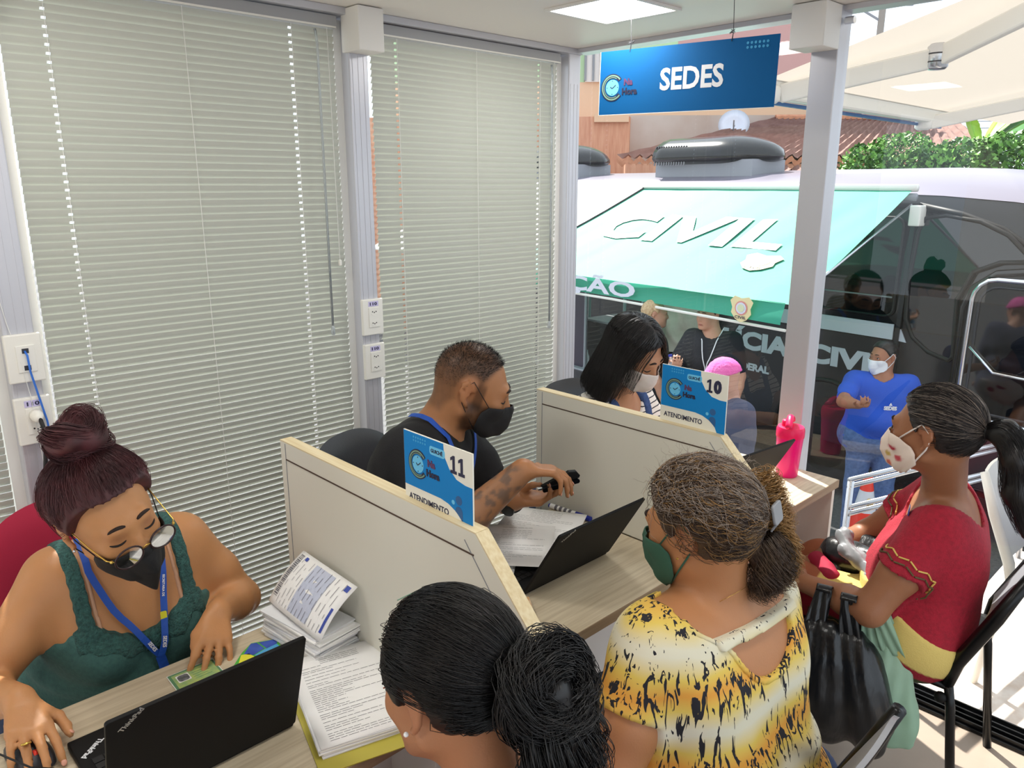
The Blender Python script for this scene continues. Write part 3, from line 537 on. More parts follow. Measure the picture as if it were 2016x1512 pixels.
MB().tube([BP(t, 0.945, z) for t, z in rrect(-2.9, -0.14, -2.03, 0.9, 0.06)], 0.014, 8, closed=True).build('seal', 'bus_grey', vd, smooth=True)
MB().box((0, 0, 0), (0.9, 0.06, 0.05), frame(BP(-2.9, 0.93, -0.22), EB, -NBv)).box((0, 0, 0), (0.1, 0.06, 0.8), frame(BP(-2.6, 0.93, -1.0), EB, -NBv)).build('sill', 'bus_grey', vd)
for tt, o_ in ((-2.41, 0.55), (-1.92, 0.5), (-1.70, 0.45)):
    tag(MB().tube([BP(tt, o_, GZ), BP(tt + 0.01, o_, 0.98)], 0.018, 8).build('awning_pole', 'bus_grey', smooth=True), {-2.41: 'grey awning pole beside the dark van door', -1.92: 'grey awning pole behind the dark-haired woman', -1.70: 'grey awning pole next to the beige tarpaulin'}[tt], 'pole', 'poles under the green awning')

# ------------------------------------------------------------------ the white folding-arm awning above
fa = thing('retractable_awning', 'white retractable awning with folding arms over the outside, upper right', 'awning', (0.65, 4, 2.15))
MB().grid(lambda u, v: Vector((0.66 + 2.3 * v, 3.05 + 3.4 * u, 2.165 + 0.62 * v + 0.03 * math.sin(math.pi * u) * math.sin(math.pi * v))), 16, 10).build('canopy', 'awning_cream', fa, smooth=True)
MB().box((0.60, 3.02, 2.10), (0.665, 5.30, 2.19)).build('front_bar', 'white_plastic', fa, bevel=0.012)
MB().box((0.59, 3.02, 2.085), (0.605, 5.30, 2.10)).build('bar_groove', 'sign_dim', fa)
def arm(P, name='arm'):
    for i in range(len(P) - 1):
        a = MB().bar(P[i], P[i + 1], 0.035, 0.075); a.build(name, 'white_paint', fa, bevel=0.008)
arm([(0.66, 3.17, 2.12), (1.17, 3.44, 2.235), (1.62, 3.22, 2.36)]); arm([(0.64, 4.98, 2.10), (1.25, 5.5, 2.26), (1.9, 5.3, 2.42)])
for p in ((0.635, 3.13, 2.08), (0.62, 4.95, 2.06)): MB().lathe([(0.03, 0), (0.045, 0.012), (0.045, 0.06), (0.03, 0.075)], p, (0, 0, 1), 14).build('arm_end', 'white_paint', fa, smooth=True)
MB().lathe([(0.03, 0), (0.04, 0.01), (0.04, 0.085), (0.03, 0.095)], (1.17, 3.44, 2.19), (0, 0, 1), 16).build('elbow', 'silver', fa, smooth=True)
for z in (2.215, 2.245): MB().lathe([(0.0415, 0), (0.0415, 0.005)], (1.17, 3.44, z), (0, 0, 1), 16).build('elbow_ring', 'grey_dark', fa)

# ------------------------------------------------------------------ houses, roofs, plants and poles behind
def house(name, label, cat, boxes):
    t = thing(name, label, cat, boxes[0][1])
    for nm, a, b, m_ in boxes: MB().box(a, b).build(nm, m_, t)
    return t
def slab(name, pts, h0, h1, m_, parent=None):
    """vertical wall along a ground line"""
    (x0, y0), (x1, y1) = pts; d = Vector((x1 - x0, y1 - y0, 0)).normalized(); n_ = Vector((-d.y, d.x, 0)) * 0.2
    M = frame((x0, y0, h0), d, (0, 0, 1)); L = math.hypot(x1 - x0, y1 - y0); return MB().box((0, 0, -0.2), (L, h1 - h0, 0), M).build(name, m_, parent)
h1 = thing('orange_house', 'orange plastered house with a small ledge, behind the bus on the left', 'house', (-7, 11.5, GZ))
slab('wall', ((-10.5, 8.2), (-6.78, 11.72)), GZ, 2.96, 'wall_orange', h1); slab('return_wall', ((-6.78, 11.72), (-7.4, 12.6)), GZ, 2.96, 'wall_orange', h1)
slab('ledge', ((-7.2, 11.22), (-6.75, 11.65)), 2.86, 3.0, 'wall_peach', h1)
h2 = thing('upper_house', 'peach and green upper floor with a window, above the orange wall', 'house', (-8.4, 12.4, 2.9))
slab('wall', ((-11.5, 9.5), (-5.2, 15.6)), 2.9, 3.75, 'wall_peach', h2); slab('upper_wall', ((-11.5, 9.5), (-7.2, 13.7)), 3.75, 5.6, 'wall_green', h2); slab('rose_wall', ((-7.9, 13.02), (-5.0, 15.85)), 3.75, 6.0, 'wall_rose', h2)
slab('window', ((-8.45, 12.38), (-8.0, 12.82)), 3.75, 4.55, 'panel_white', h2)
for k in range(4): slab('window_bar', ((-8.43 + k * 0.11, 12.33 + k * 0.108), (-8.40 + k * 0.11, 12.36 + k * 0.108)), 3.77, 4.5, 'grey', h2)
h3 = thing('beige_house', 'beige plastered house wall with a satellite dish', 'house', (-5.6, 13, GZ))
slab('wall', ((-7.0, 11.85), (-3.9, 14.95)), GZ, 3.0, 'wall_beige', h3)
h4 = thing('brick_wall_house', 'bare red brick wall rising behind the tiled roof', 'wall', (-6, 15.8, GZ)); slab('brick_wall', ((-6.6, 15.2), (-4.3, 17.4)), GZ, 3.42, 'brick', h4); slab('concrete_band', ((-6.6, 15.15), (-4.3, 17.35)), 2.7, 3.02, 'wall_beige', h4); slab('upper_bricks', ((-6.9, 15.6), (-6.1, 16.4)), 3.4, 3.95, 'brick', h4)
tk = thing('water_tank', 'round blue water tank standing on a pillar above the brick wall', 'water tank', (-5.75, 15.6, 3.36))
MB().lathe([(0.30, 0.0), (0.37, 0.30), (0.39, 0.31), (0.39, 0.36), (0.30, 0.42), (0.02, 0.45)], (-5.75, 15.65, 3.36), n=24).build('tank', 'tank_blue', tk, smooth=False, auto=40)
MB().box((-6.1, 15.4, 3.27), (-5.4, 15.9, 3.36)).build('slab', 'concrete', tk); MB().box((-5.88, 15.5, 2.6), (-5.62, 15.75, 3.27)).build('pillar', 'concrete', tk)
text('lettering', 'FORTLEV', frame((-5.80, 15.258, 3.53), (0.70, 0.71, 0), (0, 0, 1)), w=0.42, h=0.1, m='bus_white', parent=tk, bold=0.03, align='CENTER', thick=0.01)
ds = thing('satellite_dish', 'white satellite dish on the beige house wall', 'satellite dish', (-5.15, 12.6, 2.7)); fd = Vector((0.45, -0.8, 0.35)).normalized()
MB().lathe([(0.02, 0.0), (0.15, 0.02), (0.26, 0.07), (0.265, 0.075), (0.15, 0.03), (0.02, 0.01)], (-5.15, 12.55, 2.75), tuple(fd), 24, cap=False).build('dish', 'bus_white', ds, smooth=True)
MB().tube([(-5.15, 12.55, 2.5), Vector((-5.15, 12.55, 2.75)) + fd * 0.25], 0.012, 6).tube([(-5.15, 12.55, 2.75), (-5.15, 12.75, 2.6)], 0.02, 6).build('feed_arm', 'grey', ds)
def tiled_roof(label, P, nrow, parent_name='tiled_roof'):
    """P: eave-left, eave-right, ridge-right, ridge-left; corrugated clay tiles run from ridge to eave"""
    t = thing(parent_name, label, 'roof', tuple(P[0])); a, b, c_, d = [Vector(p) for p in P]; nn = (b - a).cross(d - a).normalized(); L = (b - a).length; nu = int(L / 0.045)
    def fn(u, v):
        p = a.lerp(b, u).lerp(d.lerp(c_, u), v); return p + nn * (0.035 * math.cos(2 * math.pi * u * L / 0.18) + 0.03 * (1 - (v * nrow) % 1.0))
    MB().grid(fn, nu, nrow * 2).build('tiles', 'tile', t, smooth=False)
    e = MB(); e.grid(lambda u, v: a.lerp(b, u) + nn * (0.045 * math.cos(2 * math.pi * u * L / 0.18)) - Vector((0, 0, 0.09 * v)), nu, 1); e.build('eave_tiles', 'tile_edge', t)
    MB().tube([d + nn * 0.03, c_ + nn * 0.03], 0.07, 8).build('ridge', 'tile_edge', t)
    return t
r1 = tiled_roof('brown tiled roof sloping to the right of the satellite dish', [(-5.6, 9.9, 2.16), (-1.7, 13.6, 2.16), (-2.9, 15.8, 2.90), (-5.0, 13.7, 2.90)], 8)
slab('wall', ((-5.5, 10.0), (-1.9, 13.45)), GZ, 2.08, 'wall_orange', r1)
r2 = tiled_roof('farther tiled roof rising beyond the post, below the poles', [(-4.9, 13.6, 2.55), (-2.3, 16.2, 2.55), (-3.4, 17.8, 3.15), (-5.6, 15.6, 3.15)], 5)
r3 = tiled_roof('low tiled roof just above the bus roof hatch', [(-4.4, 10.6, 1.93), (-1.2, 13.6, 1.93), (-1.8, 14.3, 2.13), (-5.0, 11.3, 2.13)], 3)
def leaf_cloud(name, label, blobs, nl, size, mats_, trunk=True):
    t = thing(name, label, 'bush', (blobs[0][0], blobs[0][1], GZ)); rs = np.random.RandomState(int(abs(blobs[0][0] * 100)) + 3)
    for mi, mm in enumerate(mats_):
        V = []; F = []
        for (x, y, z, r_) in blobs:
            for k in range(nl // len(mats_)):
                d = rs.normal(size=3); d /= np.linalg.norm(d); p = np.array([x, y, z]) + d * r_ * (0.45 + 0.60 * rs.rand() ** 0.6) * np.array([1, 1, 0.85]); p += 0.06 * r_ * np.sin(p * 9)
                a = rs.normal(size=3); a /= np.linalg.norm(a); b = np.cross(a, d); b /= (np.linalg.norm(b) + 1e-6); a = np.cross(b, d) * 0.6 + a * 0.5; s = size * (0.6 + 0.7 * rs.rand()); i = len(V)
                V += [p - a * s, p + b * s * 0.42, p + a * s, p - b * s * 0.42]; F.append((i, i + 1, i + 2, i + 3))
        o = mesh_obj('foliage', V, F, mm, t); o['kind'] = 'stuff'
    if trunk: MB().tube([(blobs[0][0], blobs[0][1], GZ), (blobs[0][0], blobs[0][1], blobs[0][2])], 0.05, 6).build('stem', 'trunk', t)
    return t
leaf_cloud('bush', 'light green leafy bush nearest the white post, above the bus roof', [(-2.35, 11.5, 1.95, 0.42), (-2.05, 11.9, 2.1, 0.45), (-1.75, 12.1, 1.9, 0.45)], 2000, 0.075, ['leaf', 'leaf_dark'])
leaf_cloud('bush', 'broad green bush to the right, under the banana leaves', [(-1.35, 12.4, 1.95, 0.5), (-0.95, 12.7, 2.0, 0.55), (-0.45, 13.0, 2.0, 0.6), (0.1, 13.3, 1.9, 0.6), (0.7, 13.7, 1.9, 0.7)], 2200, 0.085, ['leaf', 'leaf_dark'])
leaf_cloud('tree', 'dark green tree crown behind the banana plant', [(-0.9, 15.2, 2.9, 0.8), (0.1, 15.6, 3.2, 1.0), (1.2, 16.2, 3.0, 1.0)], 2000, 0.12, ['leaf_dark', 'leaf_dark'])['category'] = 'tree'
bn = thing('banana_plant', 'banana plant with broad bright green leaves at the right edge', 'plant', (-1.55, 13.6, GZ)); b0 = Vector((-1.55, 13.6, 2.25))
MB().tube([(-1.55, 13.6, GZ), b0], [0.09, 0.06], 8).build('stem', 'banana_dark', bn, smooth=True)
def banana_leaf(az, el, L, w, droop, mm):
    d = Vector((math.cos(az), math.sin(az), 0)); sd = Vector((-d.y, d.x, 0))
    def fn(u, v):
        h = u * L; p = b0 + d * (h * math.cos(el)) + Vector((0, 0, h * math.sin(el) - droop * u * u * L)); ww = w * (math.sin(math.pi * min(1, u * 0.93 + 0.06)) ** 0.6) * (1 + 0.05 * math.sin(40 * u)); return p + sd * ((v - 0.5) * 2 * ww) + Vector((0, 0, 0.35 * abs(v - 0.5) * 2 * ww))
    lf = MB().grid(fn, 18, 6).build('leaf', mm, bn, smooth=True); MB().tube([fn(u, 0.5) for u in np.linspace(0, 1, 9)], 0.012, 5).build('midrib', 'banana', lf)
for a in ((-2.45, 0.25, 0.95, 0.16, 0.55, 'banana'), (-2.3, 1.15, 0.75, 0.16, 0.1, 'banana'), (0.5, 1.2, 0.8, 0.16, 0.15, 'banana'), (0.75, 0.72, 1.5, 0.17, 0.25, 'banana_dark'), (0.9, 0.5, 1.9, 0.2, 0.2, 'banana_dark'), (0.6, 0.28, 1.8, 0.2, 0.25, 'banana_dark'), (1.0, 0.9, 1.2, 0.18, 0.3, 'banana')): banana_leaf(*a)
pl_ = thing('utility_pole', 'concrete utility pole with boxes against the white sky', 'pole', (-7.36, 23.5, GZ))
MB().tube([(-7.36, 23.5, GZ), (-7.42, 23.6, 4.5)], [0.16, 0.12], 8).build('pole', 'concrete', pl_); MB().box((-8.0, 23.3, 3.55), (-7.6, 23.7, 3.95)).box((-7.2, 23.6, 3.6), (-6.8, 23.9, 3.95)).build('transformer', 'bus_grey', pl_)
pp = thing('utility_pole', 'thin dark mast beside the concrete utility pole', 'pole', (-5.9, 23.9, GZ)); MB().tube([(-5.9, 23.9, GZ), (-5.9, 23.9, 4.4)], 0.04, 6).build('mast', 'grey_dark', pp); MB().bar((-6.2, 23.7, 3.3), (-5.6, 24.1, 3.3), 0.5, 0.05).build('panel', 'sign_dim', pp)
p2 = thing('utility_pole', 'pole top with crossed bars seen in the gap above the retractable awning', 'pole', (-7.6, 24.2, GZ)); MB().tube([(-7.6, 24.2, GZ), (-7.6, 24.2, 7.4)], 0.1, 6).build('pole', 'concrete', p2); MB().bar((-8.2, 23.6, 6.75), (-7.0, 24.8, 6.75), 0.08, 0.08).bar((-8.2, 23.6, 6.75), (-7.6, 24.2, 6.3), 0.05, 0.05).build('crossbar', 'bus_grey', p2)
for k, (z0, z1) in enumerate(((3.55, 3.45), (3.75, 3.6), (4.05, 3.5), (6.8, 6.7))):
    tag(MB().tube([Vector((-12, 19, z0)).lerp(Vector((2, 29, z1)), u) - Vector((0, 0, 0.25 * math.sin(math.pi * u))) for u in np.linspace(0, 1, 14)], 0.012, 4).build('power_line', 'grey'), ['lowest thin wire across the sky above the tiled roofs', 'second thin wire across the sky above the tiled roofs', 'sagging thin wire across the sky near the concrete pole', 'thin wire high up in the gap above the retractable awning'][k], 'wire', 'wires between the poles')
# ------------------------------------------------------------------ chairs
mat('chair_grey', '#9a9ca2', 0.3); mat('chair_black', '#131316', 0.35); mat('vinyl_black', '#16161a', 0.4, bump=(250, 0.05))
def office_chair(x, y, rz, backm, label, zt=1.0, w=0.43, tilt=0.10):
    """worker chair facing local +X: padded back, seat, gas column, five-star base"""
    t = thing('office_chair', label, 'chair', (x, y, 0), rz, 'office chairs of the three clerks')
    Rz = Matrix.Translation((x, y, 0)) @ Matrix.Rotation(rz, 4, 'Z'); P = lambda a, b, c: Rz @ Vector((a, b, c))
    def pad(u, v, side):
        a = (u - 0.5) * 2; b = (v - 0.5) * 2; k = (1 - abs(a) ** 3.2) * (1 - abs(b) ** 3.2); e = max(0, k) ** 0.45
        h = 0.46; yy = a * w / 2 * (1 - 0.10 * max(0, b) ** 2) ; zz = zt - h / 2 + b * h / 2 - 0.05 * abs(a) ** 3 * max(b, 0)
        return P(-0.24 - tilt * (b + 1) / 2 + 0.045 * a * a + side * 0.032 * e, yy, zz)
    m = MB(); m.grid(lambda u, v: pad(u, v, 1), 16, 16); m.grid(lambda u, v: pad(1 - u, v, -1), 16, 16); m.build('backrest', backm, t, smooth=True)
    def sp(u, v, s):
        a = (u - 0.5) * 2; b = (v - 0.5) * 2; e = max(0, (1 - abs(a) ** 4) * (1 - abs(b) ** 4)) ** 0.4; return P(0.02 + a * 0.22, b * 0.23, 0.445 + s * 0.035 * e)
    m = MB(); m.grid(lambda u, v: sp(u, v, 1), 14, 14); m.grid(lambda u, v: sp(1 - u, v, -1), 14, 14); m.build('seat', backm if backm != 'red_fabric' else 'red_fabric', t, smooth=True)
    MB().tube([P(-0.02, 0, 0.42), P(-0.26, 0, 0.42), P(-0.30, 0, 0.50), P(-0.31, 0, 0.72)], 0.018, 8).build('back_bar', 'black_metal', t, smooth=True)
    MB().tube([P(0, 0, 0.07), P(0, 0, 0.41)], 0.025, 12).build('gas_column', 'black_metal', t, smooth=True)
    for k in range(5):
        a = k * 2 * math.pi / 5 + 0.3; MB().bar(P(0, 0, 0.085), P(0.27 * math.cos(a), 0.27 * math.sin(a), 0.065), 0.035, 0.03).build('base_leg', 'black', t, bevel=0.006)
        q = P(0.27 * math.cos(a), 0.27 * math.sin(a), 0.027); MB().lathe([(0.012, -0.015), (0.026, -0.015), (0.026, 0.015), (0.012, 0.015)], q, (math.sin(a + rz), -math.cos(a + rz), 0), 12).build('caster', 'black_rubber', t)
    return t
office_chair(0.52, 0.425, R(-4), 'red_fabric', 'red fabric office chair of the woman with the bun', 0.985, 0.40, 0.05)
office_chair(0.55, 1.37, R(22), 'vinyl_black', 'black office chair of the bearded man', 0.965)
office_chair(0.56, 2.33, R(0), 'vinyl_black', 'black office chair of the woman in the striped shirt', 0.955)
def client_chair(x, y, rz, label, z0=0.0, mb='chair_grey', ms='chair_black', mf='black_metal'):
    """facing local -X: seat centre at origin, grey curved plastic back on a black tube frame"""
    t = thing('visitor_chair', label, 'chair', (x, y, z0), rz, 'visitor chairs on the client side')
    Rz = Matrix.Translation((x, y, z0)) @ Matrix.Rotation(rz, 4, 'Z'); P = lambda a, b, c: Rz @ Vector((a, b, c))
    def seat(u, v, s):
        a = (u - 0.5) * 2; b = (v - 0.5) * 2; return P(-0.02 + a * 0.21, b * 0.21 * (1 - 0.08 * max(0, a)), 0.43 + 0.015 * a * a * (1 if a < 0 else 1.2) - 0.012 * (1 - b * b) + s * 0.014)
    m = MB(); m.grid(lambda u, v: seat(u, v, 1), 10, 10); m.grid(lambda u, v: seat(1 - u, v, -1), 10, 10)
    for u0 in (0, 1): m.grid(lambda u, v: seat(u0, (u if u0 else 1 - u), 2 * v - 1), 10, 1); m.grid(lambda u, v: seat((1 - u if u0 else u), u0, 2 * v - 1), 10, 1)
    m.build('seat', ms, t, auto=50)
    def back(u, v, s):
        a = (u - 0.5) * 2; z = 0.53 + 0.29 * v; return P(0.20 + 0.13 * v - 0.035 * (1 - a * a) * 1 + 0.05 * (1 - a * a) + s * 0.005, a * (0.205 - 0.02 * max(0, v - 0.85) / 0.15), z - 0.02 * abs(a) ** 6 * v)
    m = MB(); m.grid(lambda u, v: back(u, v, -1), 14, 8); m.grid(lambda u, v: back(1 - u, v, 1), 14, 8)
    for u0 in (0, 1): m.grid(lambda u, v: back((1 - u if u0 else u), u0, 1 - 2 * v), 14, 1); m.grid(lambda u, v: back(u0, (u if u0 else 1 - u), 1 - 2 * v), 8, 1)
    m.build('backrest', mb, t, auto=50)
    for s in (-1, 1):
        up = MB().tube([P(0.185, s * 0.205, 0.42), P(0.20, s * 0.21, 0.50), P(0.27, s * 0.212, 0.66), P(0.325, s * 0.21, 0.80)], [0.014, 0.019, 0.019, 0.014], 10).build('back_upright', mf, t, smooth=True)
        MB().tube([P(0.185, s * 0.205, 0.43), P(0.20, s * 0.21, 0.36), P(0.245, s * 0.215, 0.0)], 0.0125, 10).build('leg', mf, t, smooth=True)
        MB().tube([P(-0.20, s * 0.20, 0.415), P(-0.225, s * 0.21, 0.36), P(-0.26, s * 0.215, 0.0)], 0.0125, 10).build('leg', mf, t, smooth=True)
        MB().tube([P(-0.20, s * 0.20, 0.415), P(0.185, s * 0.205, 0.415)], 0.012, 8).build('seat_rail', mf, t, smooth=True)
        MB().sphere(P(0.175, s * 0.222, 0.385), 0.016, 10, 8).build('bolt_cap', 'black', t, smooth=True)
    return t
client_chair(1.655, 2.335, R(3), 'black visitor chair with grey back under the woman in red')
client_chair(1.63, 1.175, R(0), 'visitor chair with grey back under the woman in the tiger-print top')
client_chair(1.68, 0.56, R(0), 'visitor chair under the girl with black hair')

# ------------------------------------------------------------------ laptops
def laptop(x, y, rz, open_deg, label, logo=True, keys=True):
    """hinge line at local x=0, keyboard towards local -X, lid leaning to +X"""
    t = thing('laptop', label, 'laptop', (x, y, DZ), rz, 'black laptops on the desks'); Rz = Matrix.Translation((x, y, DZ)) @ Matrix.Rotation(rz, 4, 'Z'); W = 0.330
    MB().box((-0.228, -W / 2, 0.002), (0.0, W / 2, 0.017), Rz).build('base', 'black', t, bevel=0.003)
    if keys:
        k = MB()
        for r_ in range(6):
            for c in range(15): k.box((-0.04 - r_ * 0.0185 - 0.016, -0.145 + c * 0.0193, 0.017), (-0.04 - r_ * 0.0185, -0.145 + c * 0.0193 + 0.0168, 0.0192), Rz)
        kb = k.build('keys', 'black_matte', t); kb['kind'] = 'stuff'
        MB().box((-0.222, -0.05, 0.017), (-0.165, 0.05, 0.0175), Rz).build('touchpad', 'grey_dark', t)
    if logo: text('lettering', 'ThinkPad', Rz @ frame((-0.200, -0.118, 0.0173), (0.64, -0.77, 0), (0.77, 0.64, 0)), w=0.052, m='paper2', parent=t, bold=0.03, thick=0.0004)
    a = R(open_deg); ML = Rz @ frame((0.0, -W / 2, 0.014), (0, 1, 0), (math.sin(a), 0, math.cos(a)))
    lid = MB().prism(rrect(0, 0, W, 0.228, 0.006), ML, 0.007).build('lid', 'black', t, bevel=0.001)
    MB().prism([(0.01, 0.015), (W - 0.01, 0.015), (W - 0.01, 0.222), (0.01, 0.222)][::1], ML @ Matrix.Translation((0, 0, -0.0006)), 0.0005).build('screen', 'black_gloss', lid)
    for yy in (0.04, W - 0.07): MB().tube([ML @ Vector((yy, 0.0, 0.0)), ML @ Vector((yy + 0.03, 0.0, 0.0))], 0.006, 8).build('hinge', 'black', t)
    if logo: text('lettering', 'ThinkPad', ML @ frame((0.020, 0.198, 0.0071), (0.72, 0.69, 0), (-0.69, 0.72, 0)) @ Matrix.Translation((0, -0.004, 0)), w=0.046, m='silver', parent=lid, bold=0.03, thick=0.0005)
    return t
laptop(1.155, 0.405, R(0), 18, 'black laptop facing the woman with the bun, lower left')
laptop(1.116, 1.386, R(0), 31, 'black laptop facing the bearded man, papers lying on its keyboard')
laptop(1.15, 2.135, R(-6), 30, 'black laptop half hidden behind the divider with sign 10', logo=False)

# ------------------------------------------------------------------ things on the desks
def sheet(name, c, w, h, rz, z, label, m='paper', bend=0.0, lines=0, cat='paper', group=None, parent=None, seed=1, header=True):
    """a paper sheet with printed lines, local x right, y up the page"""
    M = Matrix.Translation((c[0], c[1], z)) @ Matrix.Rotation(rz, 4, 'Z'); rs = random.Random(seed)
    zz = lambda x, y: bend * ((y / h) ** 2 * 4) * (0.7 + 0.6 * x / w)
    o = MB(); o.grid(lambda u, v: M @ Vector(((u - 0.5) * w, (v - 0.5) * h, zz((u - 0.5) * w, (v - 0.5) * h))), 6, 10)
    if parent is None:
        t = thing(name, label, cat, (c[0], c[1], z), rz, group); s_ = o.build('sheet', m, t, smooth=True)
    else: t = parent; s_ = o.build('sheet', m, t, smooth=True)
    md = s_.modifiers.new('thick', 'SOLIDIFY'); md.thickness = 0.0004; md.offset = -1
    if lines:
        g = MB(); y = h * 0.43
        for k in range(lines):
            x0 = -0.40 * w if k > 3 or not header else -0.2 * w; x1 = x0 + w * rs.choice([0.2, 0.3, 0.4, 0.55, 0.78]) if k > 3 else 0.2 * w
            x = x0
            while x < x1:
                l = rs.uniform(0.008, 0.02); q = [(x, y), (min(x + l, x1), y), (min(x + l, x1), y + 0.0011), (x, y + 0.0011)]; g.add([M @ Vector((a, b, zz(a, b) + 0.0005)) for a, b in q], [(0, 1, 2, 3)]); x += l + 0.0025
            y -= h * 0.86 / lines * (1.0 if rs.random() < 0.85 else 1.7)
            if y < -h * 0.46: break
        p_ = g.build('print', 'ink', t); p_['kind'] = 'stuff'
    return t
mo = thing('computer_mouse', 'black mouse with a red wheel under the right hand of the woman with the bun', 'mouse', (0.905, 0.185, DZ)); Mm = Matrix.Translation((0.905, 0.185, DZ)) @ Matrix.Rotation(R(10), 4, 'Z')
MB().grid(lambda u, v: Mm @ Vector((0.055 * math.cos(math.pi * u) * (1 - 0.12 * math.sin(math.pi * v)), 0.031 * math.cos(math.pi * v) * math.sin(math.pi * u) ** 0.35, 0.004 + 0.030 * (math.sin(math.pi * u) ** 0.55) * math.sin(math.pi * v) ** 0.5)), 14, 12).build('shell', 'grey_dark', mo, smooth=True)
MB().lathe([(0.002, -0.004), (0.009, -0.003), (0.009, 0.003), (0.002, 0.004)], Mm @ Vector((0.028, 0, 0.024)), (0, 1, 0), 12).build('wheel', 'cone_orange', mo, smooth=True)
MB().tube([Mm @ Vector(p) for p in ((0.055, 0, 0.012), (0.085, 0.005, 0.02), (0.09, -0.03, 0.05), (0.04, -0.06, 0.075), (-0.02, -0.09, 0.07), (-0.05, -0.15, 0.03), (-0.06, -0.25, 0.006))], 0.0017, 6).build('cable', 'black_rubber', mo, smooth=True)
idc = thing('identity_card', 'green identity card with a photo lying by the hand of the woman with the bun', 'card', (0.866, 0.499, DZ + 0.001)); Mi = frame((0.866, 0.499, DZ + 0.001), (0.03, 1, 0), (-1, 0.03, 0))
MB().prism(rrect(-0.049, -0.033, 0.049, 0.033, 0.002), Mi, 0.0006).build('card', 'paper', idc); MB().prism(rrect(-0.0475, -0.0315, 0.0475, 0.0315, 0.002), Mi, 0.0008).build('border', 'id_border', idc); MB().prism(rrect(-0.042, -0.026, 0.043, 0.026, 0.001), Mi, 0.001).build('print', 'id_green', idc)
MB().prism(rrect(-0.036, -0.008, -0.010, 0.019, 0.002), Mi, 0.0012).build('photo_frame', 'paper', idc); MB().prism(rrect(-0.034, -0.006, -0.012, 0.017, 0.006), Mi, 0.0014).build('photo', 'id_photo', idc)
g = MB()
for k in range(5): g.prism([(-0.005, 0.018 - k * 0.008), (0.03 - 0.006 * (k % 2), 0.018 - k * 0.008), (0.03 - 0.006 * (k % 2), 0.0188 - k * 0.008), (-0.005, 0.0188 - k * 0.008)], Mi, 0.0013)
g.build('lines', 'id_border', idc)['kind'] = 'stuff'
fl = thing('leaflet', 'blue, green and yellow folded leaflet beside the identity card', 'leaflet', (0.875, 0.632, DZ + 0.001)); Mf = frame((0.875, 0.632, DZ + 0.0015), (0.10, 0.99, 0), (-0.99, 0.10, 0))
mat('leaf_blue', '#3f5fc0', 0.4, noise=('#2f48a8', 30, 2)); mat('leaf_green', '#4caf3c', 0.4); mat('leaf_yellow', '#e6e13a', 0.4); mat('leaf_sky', '#4fa6d8', 0.4)
for nm, poly, mm in (('green_field', [(-0.062, -0.026), (0.048, -0.020), (0.052, 0.018), (0.0, 0.036), (-0.03, 0.012)], 'leaf_green'), ('yellow_field', [(-0.050, -0.025), (-0.012, -0.024), (-0.018, 0.000), (-0.034, 0.004)], 'leaf_yellow'), ('blue_panel', [(-0.028, 0.004), (-0.002, 0.034), (0.010, 0.030), (0.016, -0.002), (-0.012, -0.012)], 'leaf_blue'), ('blue_panel', [(0.020, -0.006), (0.014, 0.028), (0.050, 0.017), (0.046, 0.0)], 'leaf_blue'), ('sky_panel', [(-0.010, -0.014), (0.016, -0.005), (0.044, -0.002), (0.046, -0.020), (-0.008, -0.024)], 'leaf_sky')):
    MB().prism(poly if nm == 'green_field' else poly[::1], Mf, 0.0006 if nm == 'green_field' else 0.001).build(nm, mm, fl)
ps = thing('paper_stack', 'thick stack of loose papers beside the divider with sign 11', 'papers', (0.92, 0.745, DZ)); rs = random.Random(5)
for k in range(16): MB().box((-0.10, -0.055, 0), (0.10, 0.055, 0.0036), Matrix.Translation((0.915 + rs.uniform(-.008, .008), 0.742 + rs.uniform(-.004, .004), DZ + 0.0005 + k * 0.0038)) @ Matrix.Rotation(R(8 + rs.uniform(-3, 3)), 4, 'Z')).build('sheaf', 'paper' if k % 3 else 'paper2', ps)
bl = thing('bill_sheet', 'bank bill with barcode and blue print leaning on the paper stack', 'paper', (0.92, 0.75, DZ + 0.06))
BW, BH = 0.232, 0.135; Mb = frame((0.800, 0.702, DZ + 0.066), (1.0, 0.0, -0.01), (0.0, 0.72, 0.69))
bend = lambda x, y: Mb @ Vector((x, y, 0.010 * math.sin(math.pi * y / BH) + 0.006 * math.sin(math.pi * x / BW)))
mg = MB(); mg.grid(lambda u, v: bend(u * BW, v * BH), 8, 10); so = mg.build('sheet', 'paper', bl, smooth=True); md = so.modifiers.new('thick', 'SOLIDIFY'); md.thickness = 0.0006
def pr(name, rects, m_, lift=0.0012):
    g = MB()
    for x0, y0, x1, y1 in rects:
        nn = max(1, int((y1 - y0) / 0.02)); 
        for i in range(nn):
            ya = y0 + (y1 - y0) * i / nn; yb = y0 + (y1 - y0) * (i + 1) / nn; q = [bend(a, b) for a, b in ((x0, ya), (x1, ya), (x1, yb), (x0, yb))]; nrm = (q[1] - q[0]).cross(q[3] - q[0]).normalized(); g.add([p + nrm * lift for p in q], [(0, 1, 2, 3)])
    o = g.build(name, m_, bl); o['kind'] = 'stuff'; return o
bars = []; yb = 0.02
while yb < 0.125:
    l = rs.choice([0.0012, 0.002, 0.003]); bars.append((0.008, yb, 0.024, yb + l)); yb += l + rs.choice([0.0012, 0.0018, 0.0026])
pr('barcode', bars, 'ink'); pr('tinted_field', [(0.085, 0.01, 0.165, 0.125)], 'ink_pale', 0.001); pr('blue_field', [(0.214, 0.015, 0.222, 0.07), (0.208, 0.112, 0.222, 0.126), (0.034, 0.118, 0.046, 0.127)], 'ink_blue')
tl = []
